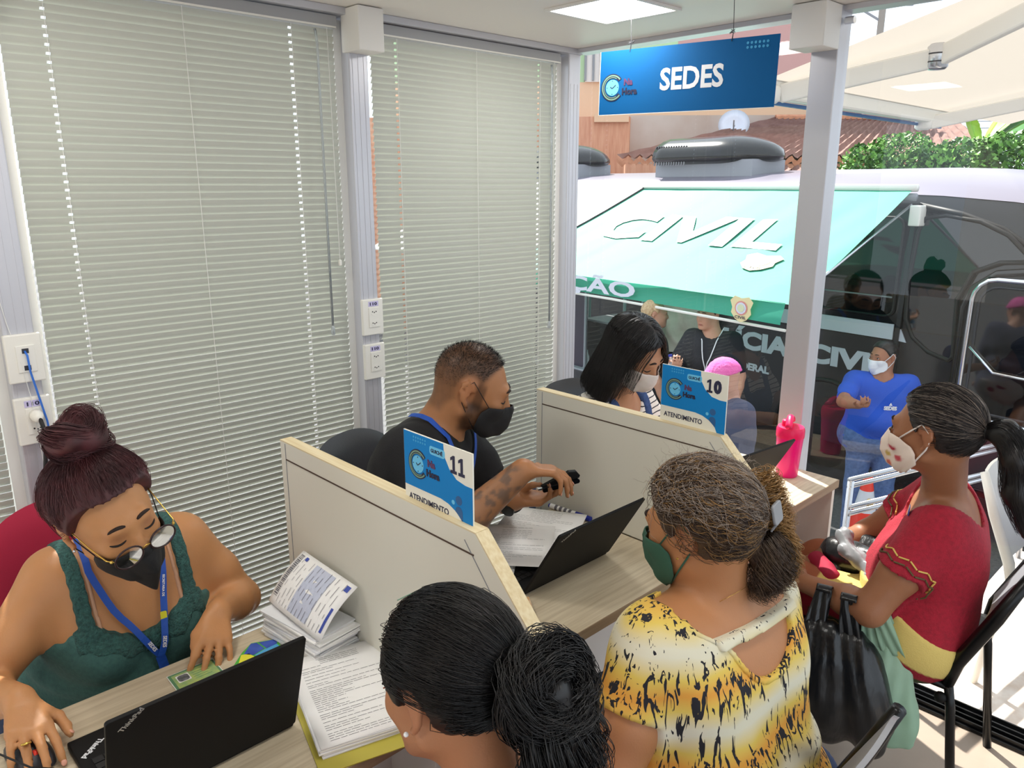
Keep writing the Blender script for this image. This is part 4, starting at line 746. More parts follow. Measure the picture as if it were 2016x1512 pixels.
for k in range(13):
    x = 0.032 + k * 0.0145; y = 0.010
    while y < 0.122: l = rs.uniform(0.006, 0.03); tl.append((x, y, x + 0.0012, min(y + l, 0.127))); y += l + rs.uniform(0.004, 0.02)
pr('print', tl, 'ink', 0.0015)
fo = thing('document_folder', 'yellow plastic folder full of printed sheets in front of the girl with black hair', 'folder', (1.16, 0.71, DZ)); fr = R(74)
MB().box((-0.118, -0.168, 0.0), (0.118, 0.160, 0.002), Matrix.Translation((1.175, 0.700, DZ + 0.0005)) @ Matrix.Rotation(fr, 4, 'Z')).build('cover', 'yellow_folder', fo)
for k in range(7): MB().box((-0.105, -0.150, 0), (0.105, 0.148, 0.0022), Matrix.Translation((1.155 + rs.uniform(-.004, .004), 0.705 + rs.uniform(-.003, .003), DZ + 0.003 + k * 0.0023)) @ Matrix.Rotation(fr + R(rs.uniform(-1.5, 1.5)), 4, 'Z')).build('sheaf', 'paper' if k % 2 else 'paper2', fo)
sheet('sheet', (1.155, 0.705), 0.21, 0.297, fr, DZ + 0.0200, '', lines=40, parent=fo, seed=3)
sheet('printed_sheet', (0.895, 1.505), 0.24, 0.225, R(28), DZ + 0.026, 'printed form with a ruled box, nearest the marker pen', bend=0.006, lines=20, group='papers on the laptop of the bearded man', seed=8)
sheet('printed_sheet', (0.945, 1.355), 0.215, 0.25, R(40), DZ + 0.034, 'printed form lying over the laptop keyboard, nearest its screen', bend=0.005, lines=22, group='papers on the laptop of the bearded man', seed=9)
sheet('blank_sheet', (0.975, 1.225), 0.15, 0.20, R(40), DZ + 0.0235, 'blank white paper at the near corner of the laptop keyboard', bend=0.003, group='papers on the laptop of the bearded man')
mk = thing('marker_pen', 'white marker pen with a blue cap lying by the divider', 'pen', (0.87, 1.672, DZ)); a = Vector((0.79, 1.668, DZ + 0.0095)); b = Vector((0.945, 1.681, DZ + 0.0095)); dd = (b - a).normalized()
MB().tube([a, a + dd * 0.100], 0.0085, 12).build('barrel', 'paper', mk, smooth=False, auto=40); MB().tube([a + dd * 0.100, b], [0.0095, 0.0085], 12).build('cap', 'marker_blue', mk, auto=40); MB().tube([a - dd * 0.006, a], 0.007, 10).build('end_plug', 'marker_blue', mk)
for k in range(4): MB().tube([a + dd * (0.02 + k * 0.018), a + dd * (0.03 + k * 0.018)], 0.0088, 12).build('marking', 'ink', mk)
mgz = thing('leaflet_pile', 'glossy orange and white leaflets behind the head of the girl with black hair', 'leaflet', (1.18, 1.12, DZ))
mat('mag_orange', '#e2a566', 0.3, noise=('#f2e3c8', 18, 3)); mat('mag_blue', '#a9bdc9', 0.3, noise=('#f0f2f2', 30, 4))
MB().box((-0.06, -0.045, 0), (0.06, 0.045, 0.004), Matrix.Translation((1.175, 1.12, DZ + 0.0005)) @ Matrix.Rotation(R(-25), 4, 'Z')).build('leaflet', 'mag_blue', mgz); MB().box((-0.05, -0.03, 0), (0.055, 0.03, 0.003), Matrix.Translation((1.165, 1.165, DZ + 0.006)) @ Matrix.Rotation(R(-35), 4, 'Z') @ Matrix.Rotation(R(6), 4, 'X')).build('leaflet', 'mag_orange', mgz)
bt = thing('shaker_bottle', 'bright pink shaker bottle on the sunlit desk by the post', 'bottle', (1.169, 2.489, DZ)); bc = (1.169, 2.489, DZ)
MB().lathe([(0.034, 0.0), (0.037, 0.004), (0.041, 0.08), (0.046, 0.148)], bc, n=28).build('cup', 'pink_plastic', bt, auto=40)
ld_ = MB().lathe([(0.0475, 0.145), (0.048, 0.148), (0.048, 0.172), (0.044, 0.182), (0.030, 0.186), (0.010, 0.187)], bc, n=28).build('lid', 'pink_lid', bt, auto=35)
MB().lathe([(0.015, 0.182), (0.015, 0.20), (0.012, 0.207)], (1.158, 2.475, DZ), n=14).build('spout', 'pink_lid', ld_, smooth=True)
MB().grid(lambda u, v: Vector((1.169 + (v - 0.5) * 0.026 + 0.03 * (u - 0.5), 2.489 + 0.035 - 0.085 * u, DZ + 0.180 + 0.045 * math.sin(math.pi * (0.15 + 0.75 * u)) - 0.006 * (2 * v - 1) ** 2)), 10, 6).build('flip_cap', 'pink_lid', ld_, smooth=True).modifiers.new('thick', 'SOLIDIFY').thickness = 0.01
tag(MB().tube([(1.20, 2.20, DZ + 0.004), (1.245, 2.235, DZ + 0.004), (1.265, 2.22, DZ + 0.004), (1.27, 2.15, DZ + 0.004), (1.24, 2.10, DZ + 0.004), (1.20, 2.06, DZ + 0.004)], 0.0022, 6).build('laptop_cable', 'black_rubber', smooth=True), 'thin dark cable curling on the sunlit desk behind the laptop', 'cable')
tag(MB().tube([(1.215, 2.24, DZ + 0.003), (1.255, 2.255, DZ + 0.003), (1.25, 2.19, DZ + 0.003), (1.21, 2.17, DZ + 0.003)], 0.0014, 6).build('thin_lead', 'sign_red', smooth=True), 'short reddish lead looped beside the dark cable on the sunlit desk', 'cable')
# ------------------------------------------------------------------ figure modelling: smooth blended forms turned into one skin
class Form:
    """groups of round cones and ellipsoids, blended inside a group with k and joined to the rest with j"""
    def __init__(s): s.groups = []
    def group(s, k=0.02, j=0.02): s.groups.append(dict(p=[], k=k, j=j, neg=False)); return s
    def cone(s, a, b, r1, r2=None):
        a = np.array(a, float); b = np.array(b, float); r2 = r1 if r2 is None else r2
        s.groups[-1]['p'].append(('c', a, b, r1, r2, (a + b) / 2, np.linalg.norm(b - a) / 2 + max(r1, r2))); return s
    def chain(s, pts, rs):
        for i in range(len(pts) - 1): s.cone(pts[i], pts[i + 1], rs[i], rs[i + 1])
        return s
    def ell(s, c, r, M=None):
        c = np.array(c, float); r = np.array(r, float); M = np.eye(3) if M is None else np.array(M, float)
        s.groups[-1]['p'].append(('e', c, r, M, 0, c, r.max())); return s
    def bounds(s):
        lo = np.min([p[5] - p[6] for g in s.groups for p in g['p']], 0); hi = np.max([p[5] + p[6] for g in s.groups for p in g['p']], 0); return lo, hi
    def _prim(s, p, P):
        if p[0] == 'c':
            a, b, r1, r2 = p[1:5]; ba = b - a; L = float(ba @ ba) + 1e-12; q = P - a; t = np.clip(q @ ba / L, 0, 1); q = q - t[:, None] * ba; return np.sqrt(np.einsum('ij,ij->i', q, q)) - (r1 + (r2 - r1) * t)
        c, r, M = p[1:4]; q = (P - c) @ M.T; k0 = np.linalg.norm(q / r, axis=1); k1 = np.linalg.norm(q / (r * r), axis=1) + 1e-9; return k0 * (k0 - 1) / k1
    def ev(s, P, c=None, rad=None, far=0.25):
        d = np.full(len(P), far, np.float64)
        for g in s.groups:
            gd = None; k = g['k']
            for p in g['p']:
                if c is not None and np.linalg.norm(p[5] - c) - p[6] - rad > 0.06: continue
                e = s._prim(p, P)
                if gd is None: gd = e
                else: h = np.clip(0.5 + 0.5 * (e - gd) / k, 0, 1); gd = e * (1 - 0) * 0 + (gd * (1 - 0) * 0) + (e * (1 - h) + gd * h) * 0 + (gd + (e - gd) * (1 - h)) - k * h * (1 - h)
            if gd is not None:
                k = g['j']; 
                if k <= 0: d = np.minimum(d, gd)
                else: h = np.clip(0.5 + 0.5 * (gd - d) / k, 0, 1); d = gd + (d - gd) * h - k * h * (1 - h); d = np.where(h > 0.999, d, d)
        return d
def smin(a, b, k): h = np.clip(0.5 + 0.5 * (b - a) / k, 0, 1); return b + (a - b) * h - k * h * (1 - h)
def _smin_fix():
    def ev(s, P, c=None, rad=None, far=0.25):
        d = np.full(len(P), far, np.float64)
        for g in s.groups:
            gd = None
            for p in g['p']:
                if c is not None and np.linalg.norm(p[5] - c) - p[6] - rad > 0.06: continue
                e = s._prim(p, P); gd = e if gd is None else smin(gd, e, g['k'])
            if gd is not None: d = smin(d, gd, g['j']) if g['j'] > 0 else np.minimum(d, gd)
        return d
    Form.ev = ev
_smin_fix()
def hashn(P, f, seed=0):
    """cheap smooth pseudo noise in about -1..1"""
    s = seed * 1.7; x, y, z = P[:, 0] * f, P[:, 1] * f, P[:, 2] * f
    return (np.sin(x + 1.3 * np.sin(0.9 * y + s) + s) + np.sin(1.1 * y + 1.4 * np.sin(0.8 * z + 2 * s) + 1.9) + np.sin(0.9 * z + 1.2 * np.sin(1.1 * x + s) + 4.1)) / 3
def skin_mesh(fn, lo, hi, cell, block=6, project=1):
    """block-sparse surface nets of fn(P, centre, radius); returns verts and quads"""
    lo = np.asarray(lo, float) - cell * 3; hi = np.asarray(hi, float) + cell * 3; bs = cell * block
    nb = np.ceil((hi - lo) / bs).astype(int); N = nb * block + 1
    D = np.full(tuple(N), 1.0, np.float32); half = bs * 0.5; rad = half * math.sqrt(3)
    # super-blocks share one culled evaluation for the coarse test
    idx = np.stack(np.meshgrid(*[np.arange(n) for n in nb], indexing='ij'), -1).reshape(-1, 3); cen = lo + (idx + 0.5) * bs
    dc = np.empty(len(cen)); sup = 5; key = (idx // sup); uk, inv = np.unique(key, axis=0, return_inverse=True); inv = inv.reshape(-1)
    order = np.argsort(inv, kind='stable'); st = np.searchsorted(inv[order], np.arange(len(uk) + 1))
    near = np.zeros(len(cen), bool); loc = np.stack(np.meshgrid(*[np.arange(block + 1)] * 3, indexing='ij'), -1).reshape(-1, 3)
    for i in range(len(uk)):
        ii = order[st[i]:st[i + 1]]; c = lo + (uk[i] * sup + sup / 2) * bs; r = sup * rad
        d = fn(cen[ii], c, r); dc[ii] = d; nn = ii[np.abs(d) < rad * 1.35]
        ins = ii[d <= -rad * 1.35]
        for k in ins: a = idx[k] * block; D[a[0]:a[0] + block + 1, a[1]:a[1] + block + 1, a[2]:a[2] + block + 1] = -1
        near[nn] = True
    ids = np.nonzero(near)[0]
    # fine evaluation, grouped by super-block of 2
    key = idx[ids] // 2; uk, inv = np.unique(key, axis=0, return_inverse=True); inv = inv.reshape(-1); order = np.argsort(inv, kind='stable'); st = np.searchsorted(inv[order], np.arange(len(uk) + 1))
    for i in range(len(uk)):
        ii = ids[order[st[i]:st[i + 1]]]; g = (idx[ii][:, None, :] * block + loc[None]).reshape(-1, 3); P = lo + g * cell; c = lo + (uk[i] * 2 + 1) * bs
        D[g[:, 0], g[:, 1], g[:, 2]] = fn(P, c, 2 * rad)
    S = D < 0
    mixed = np.zeros(tuple(N - 1), bool); s0 = S[:-1, :-1, :-1]
    for a in (0, 1):
        for b in (0, 1):
            for c in (0, 1): mixed |= (S[a:N[0] - 1 + a, b:N[1] - 1 + b, c:N[2] - 1 + c] != s0)
    cells = np.argwhere(mixed); 
    if not len(cells): return np.zeros((0, 3)), np.zeros((0, 4), int)
    vid = np.full(tuple(N - 1), -1, np.int32); vid[cells[:, 0], cells[:, 1], cells[:, 2]] = np.arange(len(cells))
    acc = np.zeros((len(cells), 3)); cnt = np.zeros(len(cells)); cor = [(a, b, c) for a in (0, 1) for b in (0, 1) for c in (0, 1)]
    val = {k: D[cells[:, 0] + k[0], cells[:, 1] + k[1], cells[:, 2] + k[2]].astype(float) for k in cor}
    for k in cor:
        for ax in range(3):
            if k[ax]: continue
            k2 = list(k); k2[ax] = 1; a = val[k]; b = val[tuple(k2)]; m = (a < 0) != (b < 0); t = np.where(m, a / (a - b + 1e-12), 0); p = np.tile(np.array(k, float), (len(cells), 1)); p[:, ax] = t; acc += p * m[:, None]; cnt += m
    V = lo + (cells + acc / np.maximum(cnt, 1)[:, None]) * cell; F = []
    for ax in range(3):
        sl0 = [slice(None)] * 3; sl1 = [slice(None)] * 3; sl0[ax] = slice(0, -1); sl1[ax] = slice(1, None); A = S[tuple(sl0)]; B = S[tuple(sl1)]; e = np.argwhere(A != B); u, w = [(1, 2), (2, 0), (0, 1)][ax]
        e = e[(e[:, u] > 0) & (e[:, w] > 0) & (e[:, u] < N[u] - 1) & (e[:, w] < N[w] - 1)]
        if not len(e): continue
        q = []
        for du, dw in ((-1, -1), (0, -1), (0, 0), (-1, 0)): k = e.copy(); k[:, u] += du; k[:, w] += dw; q.append(vid[k[:, 0], k[:, 1], k[:, 2]])
        q = np.stack(q, 1); fl = A[e[:, 0], e[:, 1], e[:, 2]]; q[~fl] = q[~fl][:, ::-1]; F.append(q)
    F = np.concatenate(F); F = F[(F >= 0).all(1)]
    # one gentle smoothing pass
    for _ in range(project):
        s_ = np.zeros_like(V); n_ = np.zeros(len(V))
        for i in range(4):
            for j in ((i + 1) % 4, (i + 3) % 4): np.add.at(s_, F[:, i], V[F[:, j]]); np.add.at(n_, F[:, i], 1)
        V = V * 0.5 + 0.5 * s_ / np.maximum(n_, 1)[:, None]
    return V, F
def fast_mesh(name, V, F, m, parent=None, col=None, smooth=True, attrs=None):
    me = bpy.data.meshes.new(name); V = np.asarray(V, float); F = np.asarray(F, int)
    if parent is not None and len(V): Mi = np.array(local_mat(parent).inverted()); V = V @ Mi[:3, :3].T + Mi[:3, 3]
    n = F.shape[1]; me.vertices.add(len(V)); me.vertices.foreach_set('co', V.astype(np.float32).ravel()); me.loops.add(F.size); me.loops.foreach_set('vertex_index', F.astype(np.int32).ravel())
    me.polygons.add(len(F)); me.polygons.foreach_set('loop_start', np.arange(0, F.size, n, dtype=np.int32)); me.polygons.foreach_set('loop_total', np.full(len(F), n, np.int32))
    me.polygons.foreach_set('use_smooth', np.full(len(F), smooth)); me.update(calc_edges=True)
    if col is not None:
        at = me.color_attributes.new('Col', 'FLOAT_COLOR', 'POINT'); c = np.ones((len(V), 4), np.float32); c[:, :3] = col; at.data.foreach_set('color', c.ravel())
    for k, a in (attrs or {}).items(): at = me.attributes.new(k, 'FLOAT', 'POINT'); at.data.foreach_set('value', np.asarray(a, np.float32))
    o = bpy.data.objects.new(name, me); COL.objects.link(o); me.materials.append(MATS[m] if isinstance(m, str) else m)
    if parent is not None: o.parent = parent
    return o
def nrm(v): v = np.array(v, float); return v / (np.linalg.norm(v) + 1e-12)
def basis(fwd, up):
    """rows: right, forward, up"""
    f = nrm(fwd); u = np.array(up, float); u = nrm(u - f * (u @ f)); return np.stack([np.cross(f, u), f, u])
class Person:
    def __init__(s, name_label, loc, cell=0.006, skin='skin_a'):
        s.t = thing('person', name_label, 'person', loc); s.f = Form(); s.cell = cell; s.skin = skin
    def head(s, c, fwd, up, sc=1.0, female=True, nose=1.0, jaw=1.0):
        s.hc = np.array(c, float); s.hb = basis(fwd, up); s.hs = sc; f = s.f; H = s.H; B = s.hb; k = sc
        f.group(0.018 * k, 0.016 * k)
        f.ell(H(0, -0.018, 0.028), np.array([0.076, 0.094, 0.088]) * k, B); f.ell(H(0, 0.024, -0.012), np.array([0.066, 0.070, 0.083]) * k, B); f.ell(H(0, 0.038, -0.055), np.array([0.052 * jaw, 0.052, 0.052]) * k, B)
        f.ell(H(0, 0.072, -0.092), np.array([0.022, 0.020, 0.020]) * k, B)
        for sx in (-1, 1): f.cone(H(sx * 0.052 * jaw, 0.0, -0.055), H(sx * 0.020, 0.068, -0.092), 0.018 * k, 0.016 * k); f.ell(H(sx * 0.034, 0.069, -0.024), np.array([0.021, 0.017, 0.022]) * k, B)
        f.cone(H(-0.032, 0.083, 0.022), H(0.032, 0.083, 0.022), 0.011 * k)
        f.group(0.008 * k, 0.009 * k); f.cone(H(0, 0.088, 0.010), H(0, 0.106 * nose, -0.030), 0.0075 * k, 0.0105 * k)
        for sx in (-1, 1): f.ell(H(sx * 0.012, 0.097, -0.034), np.array([0.009, 0.010, 0.008]) * k, B)
        f.group(0.006 * k, 0.006 * k); f.ell(H(0, 0.0905, -0.062), np.array([0.022, 0.008, 0.006]) * k, B); f.ell(H(0, 0.0895, -0.071), np.array([0.019, 0.008, 0.006]) * k, B)
        for sx in (-1, 1): f.group(0.004 * k, 0.004 * k); f.ell(H(sx * 0.031, 0.074, 0.004), np.array([0.0150, 0.0145, 0.0130]) * k, B)
        for sx in (-1, 1):                       # ears: a rim and a lobe
            f.group(0.005 * k, 0.006 * k); T = lambda a, b: H(sx * (0.076 + 0.010 * max(0, -a * 20 + 0.4)), -0.012 + a, -0.004 + b); pts = [T(0.012, 0.010), T(0.008, 0.028), T(-0.008, 0.034), T(-0.020, 0.024), T(-0.021, 0.004), T(-0.010, -0.016), T(0.004, -0.028)]
            f.chain(pts, np.array([0.004, 0.0045, 0.0048, 0.0048, 0.0048, 0.0055, 0.0068]) * k); f.ell(T(-0.006, 0.006), np.array([0.005, 0.012, 0.022]) * k, B)
        return s
    def H(s, x, y, z): return s.hc + (s.hb[0] * x + s.hb[1] * y + s.hb[2] * z) * s.hs
    def L(s, P): return ((P - s.hc) @ s.hb.T) / s.hs
    def neck(s, base, r=0.052):
        a = s.H(0, -0.035, -0.05); s.f.group(0.03, 0.035).cone(a, base, r, r * 1.12); return s
    def torso(s, pelvis, chest, fwd, hipw=0.14, waist=0.115, chestr=0.105, chestw=0.095, shl=None, shr=None, bust=0.0, belly=0.0, shr_=0.055):
        """fwd: facing of the chest; wide lateral capsules stacked from hip to shoulder"""
        pelvis = np.array(pelvis, float); chest = np.array(chest, float); shl = np.array(shl, float); shr = np.array(shr, float); up = nrm(chest - pelvis); B = basis(fwd, up); s.tb = B; s.chest = chest; s.pelvis = pelvis; rt = nrm(shr - shl); f = s.f
        f.group(0.05, 0.05); pr_ = B[0]
        f.cone(pelvis - pr_ * hipw * 0.75, pelvis + pr_ * hipw * 0.75, hipw * 0.88)
        w = pelvis * 0.5 + chest * 0.5; f.cone(w - pr_ * waist * 0.6, w + pr_ * waist * 0.6, waist * 0.92); f.cone(chest - rt * chestw, chest + rt * chestw, chestr)
        mid = (shl + shr) / 2; f.cone(mid * 0.6 + chest * 0.4 - rt * chestw, mid * 0.6 + chest * 0.4 + rt * chestw, chestr * 0.82)
        f.cone(shl * 0.85 + mid * 0.15 - [0, 0, 0.01], shr * 0.85 + mid * 0.15 - [0, 0, 0.01], shr_)
        if belly: f.ell(w + B[1] * 0.055, np.array([waist * 1.15, waist * (0.8 + belly), 0.13]), B)
        if bust:
            for sx in (-1, 1): f.ell(chest + rt * sx * 0.078 + B[1] * (chestr * 0.72) - up * 0.035, np.array([0.072, 0.062 * (0.7 + bust), 0.070]), B)
        return s
    def arm(s, sh, el, wr, r=(0.052, 0.045, 0.040, 0.040, 0.027)):
        sh, el, wr = [np.array(p, float) for p in (sh, el, wr)]; m = sh * 0.45 + el * 0.55; fm = el * 0.68 + wr * 0.32
        s.f.group(0.02, 0.03).chain([sh, m, el, fm, wr], [r[0], r[1], r[2] * 0.93, r[3], r[4]]); return s
    def hand(s, wr, d, n, side, curl=(0.3, 0.35, 0.4, 0.45), spread=0.06, L=0.18, thumb=(0.9, -0.25, 0.35), thick=1.0, thumb_dir=None):
        """wr wrist, d towards the fingers, n out of the back of the hand, side=+1 if the thumb lies on cross(d,n) side"""
        wr = np.array(wr, float); d = nrm(d); n = np.array(n, float); n = nrm(n - d * (n @ d)); t = nrm(np.cross(d, n)) * side; k = L / 0.18; f = s.f
        base = []; f.group(0.012 * k, 0.016)
        for i, (o, l) in enumerate(((0.030, 0.086), (0.010, 0.090), (-0.010, 0.086), (-0.029, 0.078))):
            b = wr + d * l * k + t * o * k; base.append(b); f.cone(wr + d * 0.012 * k + t * o * 0.55 * k, b, 0.0135 * k * thick, 0.0112 * k * thick)
        f.ell(wr + d * 0.045 * k + t * 0.014 * k - n * 0.006 * k, np.array([0.022, 0.036, 0.016]) * k, np.stack([t, d, n]))
        lens = ((0.042, 0.025, 0.021), (0.046, 0.029, 0.023), (0.043, 0.026, 0.021), (0.033, 0.020, 0.018)); s.tips = []
        for i in range(4):
            c = curl[i]; a = 0.0; p = base[i]; sp = (1.5 - i) * spread; pts = [p - d * 0.01 * k]; 
            cs = c if isinstance(c, (list, tuple)) else (c, c * 1.15, c * 0.7)
            pts = [p]
            for j in range(3):
                a += cs[j]; v = (d * math.cos(a) - n * math.sin(a)); v = nrm(v + t * sp * (1 if j == 0 else 0.7)); p = p + v * lens[i][j] * k; pts.append(p)
            f.group(0.004, 0.006).chain(pts, np.array([0.0098, 0.0088, 0.0080, 0.0066]) * k * (0.9 if i == 3 else 1) * (0.5 + 0.5 * thick)); s.tips.append((p, v, nrm(n * math.cos(a) + d * math.sin(a)), 0.0066 * k))
        b = wr + d * 0.028 * k + t * 0.026 * k - n * 0.004 * k; v = nrm(d * thumb[0] * 0.75 + t * 0.75 - n * 0.25) if thumb_dir is None else nrm(thumb_dir[0]); p1 = b + v * 0.042 * k
        v2 = nrm(d * 0.95 + t * 0.22 + n * thumb[1]) if thumb_dir is None else nrm(thumb_dir[1]); p2 = p1 + v2 * 0.031 * k; v3 = nrm(v2 - t * 0.15) if thumb_dir is None else nrm(thumb_dir[2]); p3 = p2 + v3 * 0.025 * k
        f.group(0.005, 0.010).chain([b - v * 0.012 * k, p1, p2, p3], np.array([0.015, 0.0112, 0.0098, 0.0078]) * k); s.tips.append((p3, v3, nrm(t * 0.6 + n * 0.7), 0.0078 * k))
        return s
    def leg(s, hip, knee, ank, r=(0.085, 0.062, 0.045)):
        s.f.group(0.03, 0.04).chain([hip, knee, ank], list(r)); a = np.array(ank, float); return s
    def body(s, color=None, paint=None, name='body', disp=None, trim_below=None):
        lo, hi = s.f.bounds(); f = s.f
        fn = (lambda P, c=None, r=None: f.ev(P, c, r)) if disp is None else (lambda P, c=None, r=None: f.ev(P, c, r) + disp(P))
        V, F = skin_mesh(fn, lo, hi, s.cell); s.V = V
        base = np.array(srgb(color or '#c08a62')[:3]); C = np.tile(base, (len(V), 1)); L = s.L(V)
        if paint: C = paint(V, L, C)
        return fast_mesh(name, V, F, s.skin, s.t, C)
    def cloth(s, name, m, off, region, cell=None, wr=None, box=None, col=None, use=None, extra=None, attrs=None, parent=None, smooth=1):
        """a garment: the figure grown by off inside region(P) < 0"""
        f = use or s.f; lo, hi = f.bounds() if box is None else box; lo = np.array(lo) - off - 0.02; hi = np.array(hi) + off + 0.02
        def fn(P, c=None, r=None):
            d = f.ev(P, c, None if r is None else r + off + 0.03) - off
            if extra: d = smin(d, extra(P), 0.02)
            if wr: d = d + wr(P)
            return np.maximum(d, region(P))
        V, F = skin_mesh(fn, lo, hi, cell or s.cell, project=smooth); C = None
        if col is not None: C = col(V, s.L(V) if hasattr(s, 'hc') else V)
        return fast_mesh(name, V, F, m, parent or s.t, C, attrs=attrs(V) if attrs else None)
    def nails(s, tips, m='nail'):
        for p, v, n, r in tips:
            M = frame(p - v * 0.002 + n * r * 0.70, np.cross(n, v), v); MB().sphere((0, 0, 0), (0.0052, 0.0062, 0.0018), 8, 6, None).build('fingernail', m, None); o = COL.objects[-1]; o.data.transform(M); o.parent = s.t; o.matrix_parent_inverse = local_mat(s.t).inverted(); o.data.polygons.foreach_set('use_smooth', [True] * len(o.data.polygons))
    def strands(s, name, m, paths, r=0.0006, parent=None, stuff=True):
        """hair: many thin three-sided tubes; paths (n, k, 3)"""
        P = np.asarray(paths, float); n, k, _ = P.shape; T = np.gradient(P, axis=1); T /= np.linalg.norm(T, axis=2, keepdims=True) + 1e-9; ref = np.tile(np.array([0.31, 0.52, 0.79]), (n, k, 1)); U = np.cross(T, ref); U /= np.linalg.norm(U, axis=2, keepdims=True) + 1e-9; W = np.cross(T, U)
        rr = (np.linspace(1, 0.35, k) * r)[None, :, None]; V = np.stack([P + (U * math.cos(a) + W * math.sin(a)) * rr for a in (0, 2.094, 4.189)], 2).reshape(-1, 3)
        i = np.arange(n)[:, None, None] * (k * 3); j = np.arange(k - 1)[None, :, None] * 3; q = np.arange(3)[None, None, :]; q2 = (q + 1) % 3
        F = np.stack([i + j + q, i + j + q2, i + j + 3 + q2, i + j + 3 + q], -1).reshape(-1, 4); o = fast_mesh(name, V, F, m, parent or s.t)
        if stuff: o['kind'] = 'stuff'
        return o
def flow(fn, P0, dirfn, steps, h, off=0.0):
    """trace strands over the surface fn=0: step along dirfn and drop back onto the surface"""
    P = P0.copy(); out = [P.copy()]; e = 0.002
    for k in range(steps):
        d = dirfn(P, k); P = P + d * h
        for _ in range(2):
            v = fn(P); g = np.stack([fn(P + np.eye(3)[a] * e) - v for a in range(3)], 1) / e; g /= np.linalg.norm(g, axis=1, keepdims=True) + 1e-9; P = P - g * (v - off)[:, None]
        out.append(P.copy())
    return np.stack(out, 1)
def skin(name, col, rough=0.45):
    m = attr_mat(name, rough, spec=0.35, bump=(260, 0.05), noise=0.05, nscale=30); b = m.node_tree.nodes['Principled BSDF']; setin(b, ['Subsurface Weight'], 0.12); setin(b, ['Subsurface Radius'], (0.012, 0.004, 0.002)); return m
skin('skin_a', None); mat('nail', '#d99c86', 0.3); mat('brow', '#2a1a14', 0.8); mat('eye_white', '#e9e4de', 0.2); mat('iris', '#2a1810', 0.15); mat('lash', '#140d0b', 0.7); mat('lip', '#a8604f', 0.45)
def lerp3(C, col, w): return C * (1 - w[:, None]) + np.array(srgb(col)[:3]) * w[:, None]
def sstep(x, a, b): t = np.clip((x - a) / (b - a), 0, 1); return t * t * (3 - 2 * t)
def face_paint(V, L, C, lid='#9a6048', blush=None, lips=None):
    f = (L[:, 1] > 0.03)
    for sx in (-1, 1): C = lerp3(C, lid, 0.45 * np.exp(-(((L[:, 0] - sx * 0.031) / 0.017) ** 2 + ((L[:, 2] - 0.006) / 0.011) ** 2)) * f)
    if lips: C = lerp3(C, lips, sstep(-(np.abs(L[:, 0]) / 0.023) ** 2 - ((L[:, 2] + 0.0665) / 0.010) ** 2, -1.2, -0.7) * f)
    C = lerp3(C, '#b0604a', 0.25 * np.exp(-((np.abs(L[:, 0]) - 0.078) / 0.012) ** 2 - ((L[:, 1] + 0.012) / 0.03) ** 2 - (L[:, 2] / 0.04) ** 2))
    return C
def onto(form, pts, off):
    P = np.array(pts, float)
    for _ in range(4):
        d = form.ev(P); g = np.stack([form.ev(P + np.eye(3)[k] * 0.002) - d for k in range(3)], 1) / 0.002; g /= np.linalg.norm(g, axis=1, keepdims=True) + 1e-9; P = P - g * (d - off)[:, None]
    return P
def eyes(s, look=-0.35, closed=False, m_iris='iris', brow='brow', browz=0.027, thick=0.0034):
    for sx in (-1, 1):
        if closed:      # lowered lids: a dark lash line
            pts = [s.H(sx * (0.031 + x), 0.0885 - 0.0012 * (x / 0.013) ** 2 * 4, -0.0045 - 0.0035 * (1 - (x / 0.015) ** 2)) for x in np.linspace(-0.015, 0.016, 9)]
            pts = onto(s.f, pts, 0.0009); MB().tube([tuple(p) for p in pts], [0.0009, 0.0015, 0.0018, 0.0020, 0.0021, 0.0022, 0.0022, 0.0019, 0.0008], 6).build('eyelashes', 'lash', s.t, smooth=True)
        else:
            w = MB(); w.sphere((0, 0, 0), 0.0118 * s.hs, 14, 10); o = w.build('eyeball', 'eye_white', s.t, world=False, smooth=True); o.location = tuple(Vector(s.H(sx * 0.031, 0.0775, 0.003)) - Vector(s.t.location)); dv = nrm(s.hb[1] + s.hb[2] * look)
            ip = np.array(s.H(sx * 0.031, 0.0775, 0.003)) + dv * 0.0102 * s.hs; MB().sphere(tuple(ip), 0.0052 * s.hs, 10, 8).build('iris', m_iris, o, smooth=True)
            for zz, up in ((0.0085, 1), (-0.004, 0)):
                pts = [s.H(sx * (0.031 + x), 0.0885 - 0.003 * (x / 0.014) ** 2, zz - (0.005 if up else -0.003) * (x / 0.015) ** 2) for x in np.linspace(-0.014, 0.014, 7)]; MB().tube([tuple(p) for p in pts], 0.0018 if up else 0.0012, 6).build('eyelashes' if up else 'lower_lid', 'lash' if up else 'lip', s.t, smooth=True)
        pts = [s.H(sx * x, 0.0925 - 0.35 * max(0, x - 0.03) ** 1.3 * 1.2, browz + 0.006 * math.sin((x - 0.012) / 0.036 * math.pi * 0.8)) for x in np.linspace(0.012, 0.052, 9)]; pts = onto(s.f, pts, 0.0002)
        MB().tube([tuple(p) for p in pts], [0.0018, thick, thick * 1.05, thick * 1.05, thick, thick * 0.9, thick * 0.75, thick * 0.55, 0.0006], 6).build('eyebrow', brow, s.t, smooth=True)
